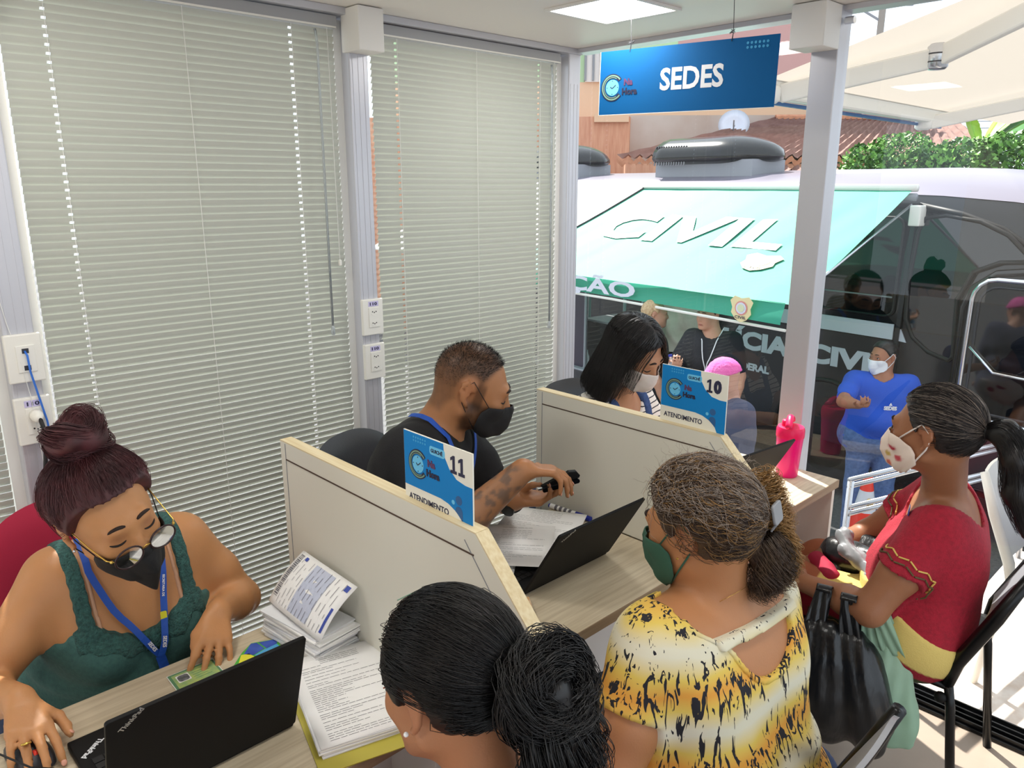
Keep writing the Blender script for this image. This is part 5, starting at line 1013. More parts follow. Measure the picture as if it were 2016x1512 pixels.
def lanyard(s, pts, w, m, up, name='lanyard', label=None, thick=0.0015):
    P = [Vector(p) for p in pts]; V = []; F = []
    for i, p in enumerate(P):
        t_ = (P[min(i + 1, len(P) - 1)] - P[max(i - 1, 0)]).normalized(); n_ = Vector(up[i] if isinstance(up, list) else up); sd = t_.cross(n_).normalized(); n2 = sd.cross(t_)
        V += [p + sd * w / 2, p - sd * w / 2, p - sd * w / 2 + n2 * thick, p + sd * w / 2 + n2 * thick]
    for i in range(len(P) - 1):
        a = i * 4; b = a + 4
        for k in range(4): F.append((a + k, a + (k + 1) % 4, b + (k + 1) % 4, b + k))
    F += [(0, 1, 2, 3), tuple(len(V) - 4 + k for k in (3, 2, 1, 0))]
    return mesh_obj(name, V, F, m, s.t if hasattr(s, 't') else s)
# ------------------------------------------------------------------ hair, masks and other things people wear
def interp(x, xs, ys): return np.interp(x, xs, ys)
def hair_region(L, zl=(-0.10, -0.05, -0.03, 0.0, 0.03, 0.055, 0.070, 0.082, 0.096), yl=(-0.065, -0.050, -0.036, 0.004, 0.024, 0.036, 0.046, 0.062, 0.20), nape=-0.075, ear=True):
    r = L[:, 1] - interp(L[:, 2], zl, yl); r = np.maximum(r, nape + 0.25 * np.maximum(0, L[:, 1] + 0.03) - L[:, 2])
    if ear:
        e = np.sqrt(((L[:, 1] + 0.014) / 0.024) ** 2 + ((L[:, 2] + 0.004) / 0.036) ** 2) - 1; r = np.maximum(r, np.where(np.abs(L[:, 0]) > 0.05, -e * 0.024, -1))
    return r
def head_only(s):
    f = Form(); f.groups = s.f.groups[s.hg0:s.hg0 + 1]; return f
def hair_cap(s, m, off=0.010, vol=None, name='hair', cell=0.004, groove=None, region=None, extra=None):
    hf = head_only(s); s.hair_f = hf
    def fn(P, c=None, r=None):
        L = s.L(P); d = hf.ev(P) - off
        if vol is not None: d = d - vol(L)
        if extra is not None: d = smin(d, extra(P, L), 0.012)
        if groove is not None: d = d + groove(L, P)
        rg = (region or hair_region)(L) * s.hs
        if extra is not None: rg = np.minimum(rg, extra(P, L) - 0.0)
        return np.maximum(d, rg)
    s.hair_fn = fn; lo, hi = hf.bounds(); pad = 0.06 if extra is None else 0.30
    V, F = skin_mesh(fn, lo - pad, hi + pad * (0.3 if extra is not None else 1), cell); s.hairV = V
    return fast_mesh(name, V, F, m, s.t)
def hair_strands(s, m, n, target, steps=14, h=0.012, off=0.0015, r=0.0005, seed=1, jit=0.12, sel=None, name='hair_strands', lift=0.0, wave=0.0):
    """strands combed over the cap towards target (world point)"""
    rs = np.random.RandomState(seed); V = s.hairV; L = s.L(V); ok = hair_region(L) < -0.012 if sel is None else sel(L); V = V[ok]
    if not len(V): return
    P0 = V[rs.randint(0, len(V), n)] + rs.normal(0, 0.002, (n, 3)); T = np.array(target, float); J = rs.normal(0, jit, (n, 3)); ph = rs.rand(n) * 6
    hf = s.hair_f
    base = lambda P: s.cap_d(P) if hasattr(s, 'cap_d') else hf.ev(P) - 0.010
    def df(P, k):
        d = T - P; dist = np.linalg.norm(d, axis=1, keepdims=True); d = d / (dist + 1e-9) * np.clip(dist / 0.03, 0.02, 1); w = np.stack([np.sin(ph + k * 0.9), np.cos(ph * 1.3 + k * 0.8), np.sin(ph * 0.7 + k)], 1) * wave
        return d + J + w
    return s.strands(name, m, flow(base, P0, df, steps, h, off + np.abs(rs.normal(0, 0.0025, n)) + lift), r)
def tress(s, m, ctrl, rad, n=300, k=18, r=0.0007, seed=2, curl=0.0, cf=20, name='hair_tress', spread_end=1.0, parent=None):
    """a lock of hair along control points with given radii"""
    rs = np.random.RandomState(seed); C = np.array(ctrl, float); tt = np.linspace(0, 1, len(C)); u = np.linspace(0, 1, k)
    # smooth path
    def cr(u):
        x = u * (len(C) - 1); i = np.clip(x.astype(int), 0, len(C) - 2); f = (x - i)[:, None]; p0 = C[np.maximum(i - 1, 0)]; p1 = C[i]; p2 = C[i + 1]; p3 = C[np.minimum(i + 2, len(C) - 1)]
        return 0.5 * ((2 * p1) + (-p0 + p2) * f + (2 * p0 - 5 * p1 + 4 * p2 - p3) * f ** 2 + (-p0 + 3 * p1 - 3 * p2 + p3) * f ** 3)
    c = cr(u); R_ = np.interp(u, tt, rad); T = np.gradient(c, axis=0); T /= np.linalg.norm(T, axis=1, keepdims=True) + 1e-9; ref = np.array([0.3, 0.2, 0.93]); ref = ref if abs(T[0] @ ref) < 0.9 else np.array([1, 0, 0.1]); U = np.cross(T, ref); U /= np.linalg.norm(U, axis=1, keepdims=True) + 1e-9; W = np.cross(T, U)
    a = rs.rand(n) * 2 * math.pi; q = np.sqrt(rs.rand(n)); ph = rs.rand(n) * 2 * math.pi; ln = 0.75 + 0.25 * rs.rand(n); tw = rs.normal(0, 0.5, n)
    out = []
    for i in range(n):
        uu = u * ln[i]; ci = np.stack([np.interp(uu, u, c[:, j]) for j in range(3)], 1); Ui = np.stack([np.interp(uu, u, U[:, j]) for j in range(3)], 1); Wi = np.stack([np.interp(uu, u, W[:, j]) for j in range(3)], 1); Ri = np.interp(uu, u, R_)
        an = a[i] + tw[i] * uu; x = Ri * q[i]; off = Ui * (np.cos(an) * x)[:, None] + Wi * (np.sin(an) * x)[:, None]
        if curl: off = off + Ui * (curl * np.sin(cf * uu + ph[i]) * np.minimum(1, uu * 3))[:, None] + Wi * (curl * np.cos(cf * uu + ph[i] * 1.3) * np.minimum(1, uu * 3))[:, None]
        out.append(ci + off)
    return s.strands(name, m, np.array(out), r, parent)
def tress_core(s, m, ctrl, rad, name='hair_lock', cell=0.005, bump=0.004, fr=60, seed=1, parent=None):
    f = Form().group(0.02, 0.01).chain([np.array(p, float) for p in ctrl], list(rad)); lo, hi = f.bounds(); V, F = skin_mesh(lambda P, c=None, r=None: f.ev(P) + bump * hashn(P, fr, seed), lo - 0.01, hi + 0.01, cell); return fast_mesh(name, V, F, m, parent or s.t)
def mask(s, m, mid, side, name='face_mask', nu=30, nv=18, p=1.7, clear=0.006, fold=0.0, col=None):
    """mid: profile points (y,z) on the centre line, side: (x,y,z) at the cheek, from top edge to bottom edge"""
    f = Form(); f.groups = [g for i, g in enumerate(s.f.groups) if i >= s.hg0 and i not in (s.hg0 + 3, s.hg0 + 4)]; tm = np.linspace(0, 1, len(mid)); ts = np.linspace(0, 1, len(side)); mid = np.array(mid); side = np.array(side); V = []; UV = []
    for i in range(nu + 1):
        u = i / nu * 2 - 1; a = abs(u)
        for j in range(nv + 1):
            v = j / nv; my = np.interp(v, tm, mid[:, 0]); mz = np.interp(v, tm, mid[:, 1]); sx, sy, sz = [np.interp(v, ts, side[:, k]) for k in range(3)]
            x = sx * a ** 0.85; y = my + (sy - my) * a ** p; z = mz + (sz - mz) * a ** 1.1 + fold * math.sin(v * 18) * (1 - a); V.append(s.H(math.copysign(x, u), y, z)); UV.append((u, v))
    V = np.array(V); e = 0.001
    for _ in range(4):
        d = f.ev(V); g = np.stack([f.ev(V + np.eye(3)[k] * e) - d for k in range(3)], 1) / e; g /= np.linalg.norm(g, axis=1, keepdims=True) + 1e-9; V = V + g * np.maximum(0, clear - d)[:, None]
    F = np.array([(i * (nv + 1) + j, (i + 1) * (nv + 1) + j, (i + 1) * (nv + 1) + j + 1, i * (nv + 1) + j + 1) for i in range(nu) for j in range(nv)])
    o = fast_mesh(name, V, F, m, s.t, None if col is None else col(np.array(UV))); md = o.modifiers.new('thick', 'SOLIDIFY'); md.thickness = 0.0022; md.offset = 1
    s.mask_corners = {(sx, t): V[(nu if sx > 0 else 0) * (nv + 1) + t] for sx in (-1, 1) for t in (0, 1, nv - 1, nv)}; s.mask_nv = nv
    return o
def ear_loops(s, mo, m, r=0.0013, back=-0.020):
    nv = s.mask_nv
    for sx in (-1, 1):
        a = s.mask_corners[(sx, 0)]; b = s.mask_corners[(sx, nv)]; top = s.H(sx * 0.083, -0.008, 0.034); bk = s.H(sx * 0.086, -0.034, 0.006); bt = s.H(sx * 0.082, -0.020, -0.030)
        MB().tube([tuple(p) for p in (a, a * 0.5 + top * 0.5 + s.hb[0] * sx * 0.004, top, bk, bt, bt * 0.5 + b * 0.5 + s.hb[0] * sx * 0.004, b)], r, 6).build('ear_loop', m, mo, smooth=True)
def cloth_mat(name, col, rough=0.85, noise=None, scale=300, strength=0.15, sheen=0.03): return mat(name, col, rough, bump=(scale, strength), noise=noise, sheen=sheen)
def legs_form(pelvis, hipw, kneeL, kneeR, ankL, ankR, fwd, r=(0.088, 0.066, 0.048)):
    B = basis(fwd, (0, 0, 1)); f = Form(); pelvis = np.array(pelvis, float); f.group(0.05, 0.04).cone(pelvis - B[0] * hipw * 0.75, pelvis + B[0] * hipw * 0.75, hipw * 0.95)
    for sx, k, a in ((-1, kneeL, ankL), (1, kneeR, ankR)): f.group(0.03, 0.04).chain([pelvis + B[0] * sx * hipw * 0.62 - [0, 0, 0.02], np.array(k, float), np.array(a, float)], list(r))
    return f
def shoe(s, ank, fwd, m='black', parent=None):
    a = np.array(ank, float); g0 = GZ if a[2] < -0.3 else (-0.03 if a[1] > 2.8 else 0.0); f = nrm([fwd[0], fwd[1], 0]); b = np.array([a[0], a[1], g0]); fm = Form().group(0.02, 0.02).cone(b + f * -0.03 + [0, 0, 0.04], b + f * 0.05 + [0, 0, 0.04], 0.038).cone(b + f * 0.05 + [0, 0, 0.036], b + f * 0.15 + [0, 0, 0.032], 0.040, 0.030)
    lo, hi = fm.bounds(); lo[2] = g0; V, F = skin_mesh(lambda P, c=None, r=None: np.maximum(fm.ev(P), g0 + 0.002 - P[:, 2]), lo, hi, 0.009); return fast_mesh('shoe', V, F, m, s.t)
def pants(s, m, pelvis, hipw, kneeL, kneeR, ankL, ankR, fwd, top, off=0.012, cell=0.012, name='trousers', hem=None, r=(0.088, 0.066, 0.048), shoes='black'):
    f = legs_form(pelvis, hipw, kneeL, kneeR, ankL, ankR, fwd, r); lo, hi = f.bounds(); hem = hem if hem is not None else min(ankL[2], ankR[2])
    V, F = skin_mesh(lambda P, c=None, r_=None: np.maximum(np.maximum(f.ev(P) - off + 0.004 * hashn(P, 45, 3), P[:, 2] - top), hem - P[:, 2]), lo - off, hi + off, cell); o = fast_mesh(name, V, F, m, s.t)
    if shoes:
        for a in (ankL, ankR): shoe(s, a, fwd, shoes)
    return o
# ------------------------------------------------------------------ the woman with the bun
mat('hair_burgundy', '#3a1a1e', 0.6, noise=('#57262b', 25, 4)); cloth_mat('teal_top', '#3f6b66', 0.85, noise=('#365f5b', 120, 3), scale=420, strength=0.25); cloth_mat('teal_lace', '#3c6c67', 0.9, noise=('#2c524f', 130, 2), scale=260, strength=0.9); mat('denim', '#2b3a5c', 0.85, noise=('#22304e', 60, 3)); mat('lanyard_blue', '#1c4fb0', 0.55); mat('mask_black', '#131316', 0.75, bump=(500, 0.1)); mat('rim_dark', '#2a1216', 0.3); mat('bra_tan', '#c79a7c', 0.6)
w0 = Person('woman with a burgundy hair bun, round glasses and black mask, in a teal camisole', (0.46, 0.46, 0.0), 0.0058)
w0.torso((0.45, 0.46, 0.53), (0.585, 0.456, 0.835), (0.95, 0.02, -0.30), hipw=0.15, waist=0.135, chestr=0.105, chestw=0.085, shl=(0.59, 0.60, 0.945), shr=(0.59, 0.315, 0.945), bust=0.75, belly=0.25)
tf = Form(); tf.groups = list(w0.f.groups)
w0.hg0 = len(w0.f.groups); w0.head((0.785, 0.400, 1.122), (0.95, 0.17, -0.17), (0.18, -0.25, 0.95), 1.0); w0.neck((0.615, 0.455, 0.975), 0.052)
w0.arm((0.595, 0.318, 0.94), (0.625, 0.155, 0.745), (0.805, 0.197, 0.812), (0.056, 0.052, 0.046, 0.043, 0.029)); w0.hand((0.815, 0.197, 0.812), (0.97, -0.06, -0.13), (0.2, 0.05, 0.97), -1, curl=((0.20, 0.35, 0.25), (0.15, 0.30, 0.2), (0.22, 0.4, 0.3), (0.3, 0.5, 0.3)), spread=0.10, L=0.172, thumb_dir=((0.7, 0.6, -0.35), (0.95, 0.15, -0.25), (1, 0.0, -0.15))); tipsR = w0.tips
w0.arm((0.595, 0.598, 0.938), (0.640, 0.705, 0.755), (0.756, 0.604, 0.812), (0.056, 0.052, 0.046, 0.042, 0.028)); w0.hand((0.760, 0.600, 0.812), (0.72, -0.42, -0.30), (0.35, 0.15, 0.92), 1, curl=((0.28, 0.42, 0.25), (0.22, 0.38, 0.2), (0.22, 0.36, 0.2), (0.2, 0.34, 0.2)), spread=0.16, L=0.165, thumb_dir=((0.45, -0.8, -0.3), (0.8, -0.45, -0.4), (0.85, -0.3, -0.4))); tipsL = w0.tips
w0.body('#c18a5c', lambda V, L, C: face_paint(V, L, C))
w0.nails(tipsR + tipsL); eyes(w0, closed=True)
B = w0.tb; cc = w0.chest
def cami(P):
    q = (P - cc) @ B.T; ax = np.abs(q[:, 0] + 0.0); top = np.where(q[:, 1] > -0.02, -0.002 + 0.62 * np.clip(ax - 0.012, 0, 0.085) - 0.9 * np.clip(ax - 0.118, 0, 0.06), 0.0); a = q[:, 2] - top + 0.003 * np.sin(q[:, 0] * 260)
    st = np.maximum(np.abs(ax - 0.108) - 0.011 - 0.0015 * np.sin(q[:, 2] * 320), q[:, 2] - 0.3); side = np.maximum(a, ax - 0.25)
    return np.maximum(np.minimum(side, st), 0.545 - P[:, 2])
def cfold(P):
    q = (P - cc) @ B.T; low = sstep(-q[:, 2], 0.06, 0.16); return low * (0.006 * np.sin(q[:, 2] * 95 + 9 * q[:, 0] + 2 * np.sin(14 * q[:, 0]))) + 0.001 * hashn(P, 90, 2)
w0.cloth('camisole', 'teal_top', 0.006, cami, cell=0.005, wr=cfold, use=tf)
def lace(P):
    q = (P - cc) @ B.T; ax = np.abs(q[:, 0]); top = -0.002 + 0.62 * np.clip(ax - 0.012, 0, 0.085) - 0.9 * np.clip(ax - 0.118, 0, 0.06); band = np.maximum(q[:, 2] - top - 0.004 * np.abs(np.sin(q[:, 0] * 130)), top - 0.040 - q[:, 2] + 0.006 * np.sin(q[:, 0] * 110)); st = np.maximum(np.abs(ax - 0.108) - 0.013 - 0.003 * np.abs(np.sin(q[:, 2] * 130)), -q[:, 2] + 0.03)
    return np.minimum(np.maximum(np.maximum(band, -q[:, 1] - 0.02), ax - 0.135), st)
w0.cloth('lace_trim', 'teal_lace', 0.0085, lace, cell=0.0048, wr=lambda P: 0.0016 * hashn(P, 260, 5), use=tf)
for sx in (-1, 1):
    def bstrap(P):
        q = (P - cc) @ B.T; return np.maximum(np.maximum(np.abs(q[:, 0] * sx - 0.086) - 0.0045, -q[:, 2] + 0.02), -q[:, 1] - 0.05)
    w0.cloth('bra_strap', 'bra_tan', 0.0045, bstrap, cell=0.0045, use=tf)
pants(w0, 'denim', (0.45, 0.46, 0.53), 0.155, (0.86, 0.56, 0.55), (0.86, 0.36, 0.55), (0.82, 0.57, 0.06), (0.82, 0.35, 0.06), (1, 0, 0), 0.60)
bunc = np.array(w0.H(-0.012, -0.045, 0.158)); tie = np.array(w0.H(-0.008, -0.040, 0.118))
w0.cap_d = lambda P: head_only(w0).ev(P) - 0.012
hair_cap(w0, 'hair_burgundy', 0.011, vol=lambda L: 0.010 * sstep(L[:, 2], -0.02, 0.07), groove=lambda L, P: 0.0018 * np.sin(26 * np.arctan2(L[:, 0], L[:, 1] + 0.05) * (1 + 0.3 * np.sin(9 * L[:, 2]))))
w0.cap_d = lambda P: head_only(w0).ev(P) - 0.013 - 0.010 * sstep(w0.L(P)[:, 2], -0.02, 0.07)
hair_strands(w0, 'hair_burgundy', 2600, tie, 12, 0.013, 0.001, 0.00055, 1, 0.10)
tress_core(w0, 'hair_burgundy', [bunc + w0.hb[0] * 0.032 * math.cos(a) + w0.hb[1] * 0.028 * math.sin(a) + w0.hb[2] * (0.012 * math.sin(2 * a) + 0.01) for a in np.linspace(0, 2 * math.pi, 12)], [0.019, 0.017, 0.020, 0.018, 0.019, 0.017, 0.019, 0.018, 0.020, 0.017, 0.019, 0.019], 'hair_bun', 0.0045, 0.003, 110, 3)
MB().sphere(tuple(bunc - w0.hb[2] * 0.006), 0.030, 12, 8).build('hair_bun_core', 'hair_burgundy', w0.t, smooth=True)
for k in range(7): tress(w0, 'hair_burgundy', [bunc + w0.hb[0] * (0.034 + 0.008 * (k % 2)) * math.cos(a + k) + w0.hb[1] * (0.030) * math.sin(a + k) + w0.hb[2] * (0.014 * math.sin(2 * a + k) + 0.008 * k - 0.022) for a in np.linspace(0, 5.6, 10)], [0.019] * 9 + [0.012], 190, 20, 0.0009, 10 + k, 0.003, 14, 'hair_bun_strands')
tress(w0, 'hair_burgundy', [bunc + w0.hb[2] * 0.03, bunc + w0.hb[2] * 0.046 - w0.hb[0] * 0.015, bunc + w0.hb[2] * 0.052 - w0.hb[0] * 0.040, bunc + w0.hb[2] * 0.040 - w0.hb[0] * 0.055], [0.008, 0.012, 0.014, 0.012], 10, 14, 0.0006, 30, 0.003, 7, 'loose_hair')
mo_ = mask(w0, 'mask_black', [(0.112, -0.026), (0.126, -0.052), (0.127, -0.084), (0.108, -0.120), (0.086, -0.158)], [(0.062, 0.048, -0.030), (0.064, 0.038, -0.044), (0.058, 0.034, -0.066), (0.040, 0.052, -0.098), (0.006, 0.082, -0.152)], p=1.25)
ear_loops(w0, mo_, 'mask_black')
gl = thing('eyeglasses', 'round gold-armed eyeglasses worn low by the woman with the bun', 'glasses', tuple(w0.H(0, 0.11, -0.015)))
for sx in (-1, 1):
    c = (0.0345 * sx, 0.1235, -0.019); el = [(c[0] + 0.0265 * math.cos(a), c[1] - 0.25 * abs(c[0] + 0.0265 * math.cos(a)) ** 1.6, c[2] + 0.0215 * math.sin(a)) for a in np.linspace(0, 2 * math.pi, 28, endpoint=False)]; ring_ = [tuple(w0.H(*p)) for p in el]
    MB().tube(ring_, 0.0019, 8, closed=True).build('rim', 'rim_dark', gl, smooth=True); mesh_obj('lens', [tuple(w0.H(c[0], c[1] + 0.001, c[2]))] + ring_, [(0, i + 1, (i + 1) % 28 + 1) for i in range(28)], 'lens', gl, smooth=True)
    MB().tube([tuple(w0.H(*p)) for p in ((sx * 0.0605, 0.119, -0.012), (sx * 0.069, 0.108, -0.008), (sx * 0.0745, 0.060, 0.004), (sx * 0.080, 0.0, 0.026), (sx * 0.080, -0.022, 0.018))], 0.0013, 6).build('temple', 'gold', gl, smooth=True); MB().sphere(tuple(w0.H(sx * 0.064, 0.116, -0.010)), 0.0032, 8, 6).build('hinge', 'gold', gl)
MB().tube([tuple(w0.H(*p)) for p in ((-0.009, 0.124, -0.015), (0, 0.126, -0.011), (0.009, 0.124, -0.015))], 0.0013, 6).build('bridge', 'gold', gl, smooth=True)
MB().sphere(tuple(w0.H(0.083, 0.0, -0.034)), 0.003, 8, 6).build('earring', 'silver', w0.t)
MB().sphere(tuple(w0.H(-0.083, 0.0, -0.034)), 0.003, 8, 6).build('earring', 'silver', w0.t)
def on_torso(form, pts, off=0.010):
    P = np.array(pts, float)
    for _ in range(4):
        d = form.ev(P); g = np.stack([form.ev(P + np.eye(3)[k] * 0.002) - d for k in range(3)], 1) / 0.002; g /= np.linalg.norm(g, axis=1, keepdims=True) + 1e-9; P = P - g * (d - off)[:, None]
    return P, g
def ribbon(s, form, pts, w, m, off=0.011, n=16, name='lanyard'):
    C = np.array(pts, float); u = np.linspace(0, len(C) - 1, n); P = np.stack([np.interp(u, np.arange(len(C)), C[:, k]) for k in range(3)], 1)
    P2, g = on_torso(form, P, off); return lanyard(s, [tuple(p) for p in P2], w, m, [tuple(x) for x in g], name)
full = Form(); full.groups = tf.groups + [w0.f.groups[w0.hg0 + 8]] if False else tf.groups
join = (0.735, 0.475, 0.735)
r1_ = ribbon(w0, tf, [(0.60, 0.375, 0.99), (0.66, 0.372, 0.95), (0.70, 0.405, 0.86), (0.725, 0.455, 0.78), join], 0.014, 'lanyard_blue', 0.013, 18)
r2_ = ribbon(w0, tf, [(0.60, 0.525, 0.99), (0.67, 0.515, 0.93), (0.715, 0.500, 0.85), (0.735, 0.488, 0.78), join], 0.014, 'lanyard_blue', 0.016, 18)
r3_ = ribbon(w0, tf, [join, (0.73, 0.485, 0.69), (0.715, 0.49, 0.655)], 0.020, 'lanyard_blue', 0.015, 8)
def on_ribbon_text(s, form, body, p0, p1, h, m, off):
    P, g = on_torso(form, [p0, p1], off); d = Vector(P[1] - P[0]); M = frame(P[0], d, Vector(g[0]).cross(d)); return text('lettering', body, M, h=h, m=m, parent=s.t, bold=0.02, thick=0.0005, align='CENTER')
on_ribbon_text(w0, tf, 'SEDES', (0.735, 0.487, 0.775), (0.735, 0.484, 0.755), 0.008, 'paper', 0.0185); on_ribbon_text(w0, tf, 'SEDES', (0.728, 0.463, 0.768), (0.731, 0.468, 0.755), 0.008, 'paper', 0.0155)
on_ribbon_text(w0, tf, 'SECRETARIA DE', (0.692, 0.507, 0.890), (0.70, 0.504, 0.875), 0.005, 'paper', 0.0185)
pz, gz = on_torso(tf, [(0.722, 0.495, 0.83)], 0.0185); MB().prism(rrect(-0.0065, -0.011, 0.0065, 0.011, 0.003), frame(pz[0], np.cross(gz[0], (0, 0, 1)) * -1, (0, 0, 1)), 0.0006).build('emblem', 'leaf_yellow', w0.t)
MB().lathe([(0.0075, -0.002), (0.009, 0.0), (0.0075, 0.002)], tuple(np.array(tipsR[2][0]) - np.array(tipsR[2][1]) * 0.058), tuple(tipsR[2][1]), 14).build('ring', 'gold', w0.t, smooth=True)
# ------------------------------------------------------------------ shared garment cutting
def dist_axis(P, a, b):
    a = np.array(a, float); b = np.array(b, float); d = b - a; L = np.linalg.norm(d); d /= L; q = P - a; t = q @ d; return t, np.linalg.norm(q - t[:, None] * d, axis=1)
def shirt_region(tf, off, arms, neck, rn, hem, slope=0.0, back_drop=0.0):
    """arms: (shoulder, elbow, sleeve length); neck: centre of the neck opening; hem: height of the lower edge"""
    def reg(P):
        r = tf.ev(P) - (off + 0.014)
        for a, b, l in arms:
            t, dd = dist_axis(P, a, b); r = np.minimum(r, np.maximum(np.maximum(t - l, -t - 0.08), dd - 0.10))
        r = np.maximum(r, rn - np.linalg.norm((P - np.array(neck)) * np.array([1, 1, 0.8]), axis=1)); return np.maximum(r, hem - P[:, 2])
    return reg
def folds(f1=40, a=0.003, seed=1, drop=0.0): return lambda P: a * hashn(P, f1, seed) + 0.4 * a * hashn(P, f1 * 2.3, seed + 5)
def sub(s, n0=0, n1=None): f = Form(); f.groups = s.f.groups[n0:n1]; return f

# ------------------------------------------------------------------ the bearded man at counter 11
mat('hair_black', '#0d0b0c', 0.38, noise=('#1c1718', 30, 3)); cloth_mat('tee_black', '#0c0c11', 0.85, scale=380, strength=0.2); mat('watch_black', '#0e0e10', 0.4)
m1 = Person('bearded man with shaved head and black mask, tattooed forearm, in a black T-shirt', (0.52, 1.28, 0.0), 0.0060)
mfw = (0.80, 0.55, -0.25)
m1.torso((0.50, 1.24, 0.55), (0.665, 1.265, 0.945), mfw, hipw=0.155, waist=0.135, chestr=0.118, chestw=0.095, shl=(0.615, 1.405, 1.045), shr=(0.765, 1.150, 1.060), belly=0.1, shr_=0.062); mt = sub(m1)
m1.hg0 = len(m1.f.groups); m1.head((0.783, 1.352, 1.208), (0.60, 0.70, -0.34), (0.22, 0.24, 0.94), 1.04, nose=1.03, jaw=1.1); m1.neck((0.705, 1.285, 1.075), 0.061)
rS, rE, rW = (0.755, 1.150, 1.050), (0.950, 1.105, 0.885), (1.035, 1.300, 1.045); lS, lE, lW = (0.615, 1.395, 1.035), (0.775, 1.465, 0.850), (0.950, 1.345, 0.922)
ga = len(m1.f.groups); m1.arm(rS, rE, rW, (0.062, 0.056, 0.048, 0.047, 0.031)); m1.arm(lS, lE, lW, (0.062, 0.056, 0.048, 0.045, 0.030)); gb = len(m1.f.groups)
m1.hand(rW, (0.55, 0.82, -0.08), (-0.05, 0.10, 0.99), -1, curl=((0.40, 0.35, 0.2), (0.55, 0.5, 0.3), (0.65, 0.6, 0.3), (0.75, 0.7, 0.3)), spread=0.05, L=0.165, thumb_dir=((-0.3, 0.85, -0.1), (0.5, 0.75, -0.5), (0.7, 0.6, -0.5))); mtr = m1.tips
m1.hand(lW, (0.68, 0.55, 0.10), (0.15, 0.1, -0.98), 1, curl=((0.35, 0.6, 0.4), (0.4, 0.7, 0.5), (0.45, 0.75, 0.5), (0.5, 0.8, 0.5)), spread=0.05, L=0.175, thumb_dir=((0.5, -0.35, 0.75), (0.85, 0.1, 0.5), (0.9, 0.3, 0.2))); mtl = m1.tips
def mpaint(V, L, C):
    C = face_paint(V, L, C, '#8a5238'); n = hashn(V, 400, 1) * 0.5 + hashn(V, 900, 2) * 0.5
    hair = sstep(-hair_region(L, nape=-0.085, ear=True), -0.004, 0.020) * (L[:, 2] > -0.13); top = sstep(L[:, 2], -0.03, 0.06); C = lerp3(C, '#1d1512', hair * (0.55 + 0.40 * top) * (0.85 + 0.15 * n) * (np.abs(L[:, 0]) < 0.12) * (L[:, 2] < 0.15) * (np.abs(L[:, 1]) < 0.15))
    bd = sstep(L[:, 2], -0.125, -0.105) * sstep(-L[:, 2], 0.010 + 0, 0.035) * sstep(L[:, 1], -0.018, 0.004) * sstep(np.abs(L[:, 0]) + 0.8 * np.maximum(0, -L[:, 2] - 0.05), 0.035, 0.05) * (L[:, 1] < 0.12) * (np.abs(L[:, 0]) < 0.09); C = lerp3(C, '#1a120f', bd * 0.85 * (0.9 + 0.1 * n)); sb = sstep(0.012 - np.abs(L[:, 1] - 0.018), -0.006, 0.004) * sstep(L[:, 2], -0.05, -0.03) * sstep(-L[:, 2], -0.04, -0.02) * (np.abs(L[:, 0]) > 0.055) * (np.abs(L[:, 0]) < 0.1); C = lerp3(C, '#1d1512', sb * 0.6)
    t, d = dist_axis(V, rE, rW); tt = (d < 0.06) * sstep(t, 0.01, 0.05) * sstep(0.275 - t, 0.0, 0.03); pt = hashn(V, 130, 3) + 0.7 * hashn(V, 260, 7); C = lerp3(C, '#4a4440', tt * (0.25 + 0.5 * sstep(pt, -0.1, 0.5))); return C
m1.body('#a9754f', mpaint); eyes(m1, closed=True, browz=0.024, thick=0.0042); m1.nails(mtr + mtl)
ff = Form(); ff.groups = m1.f.groups[:m1.hg0] + m1.f.groups[ga:gb]
m1.cloth('t_shirt', 'tee_black', 0.010, shirt_region(mt, 0.010, [(rS, rE, 0.20), (lS, lE, 0.20)], (0.716, 1.293, 1.105), 0.066, 0.60), cell=0.0075, wr=folds(34, 0.004, 3), use=ff)
pants(m1, 'denim', (0.50, 1.24, 0.55), 0.155, (0.84, 1.42, 0.55), (0.90, 1.20, 0.55), (0.80, 1.45, 0.06), (0.88, 1.2, 0.06), (0.9, 0.2, 0), 0.63)
Vb = m1.V; Lb = m1.L(Vb); okk = (hair_region(Lb, nape=-0.03) < -0.012) & (np.abs(Lb[:, 0]) < 0.12) & (np.abs(Lb[:, 1]) < 0.14) & (Lb[:, 2] < 0.15) & (Lb[:, 2] > 0.0); rs = np.random.RandomState(3); P0 = Vb[okk][rs.randint(0, okk.sum(), 5200)] + rs.normal(0, 0.0016, (5200, 3)); nv = P0 - np.array(m1.H(0, -0.01, 0.0)); nv /= np.linalg.norm(nv, axis=1, keepdims=True); ln = 0.0015 + 0.004 * sstep(m1.L(P0)[:, 2], 0.02, 0.08); dr = nv + rs.normal(0, 0.45, nv.shape) + m1.hb[1] * 0.4
m1.strands('cropped_hair', 'hair_black', np.stack([P0 - nv * 0.001, P0 + dr * ln[:, None] * 0.5, P0 + dr * ln[:, None]], 1), 0.00045)
mm_ = mask(m1, 'mask_black', [(0.110, -0.018), (0.126, -0.040), (0.126, -0.075), (0.112, -0.105), (0.070, -0.122)], [(0.060, 0.050, -0.022), (0.064, 0.036, -0.040), (0.063, 0.030, -0.062), (0.058, 0.032, -0.082), (0.048, 0.040, -0.102)], p=1.6, fold=0.001); ear_loops(m1, mm_, 'mask_black', 0.0012)
lan = thing('lanyard', 'blue printed lanyard around the neck of the bearded man', 'lanyard', (0.76, 1.25, 0.8))
def free_ribbon(parent, pts, w, m, up): return lanyard(type('q', (), {'t': parent})(), pts, w, m, up)
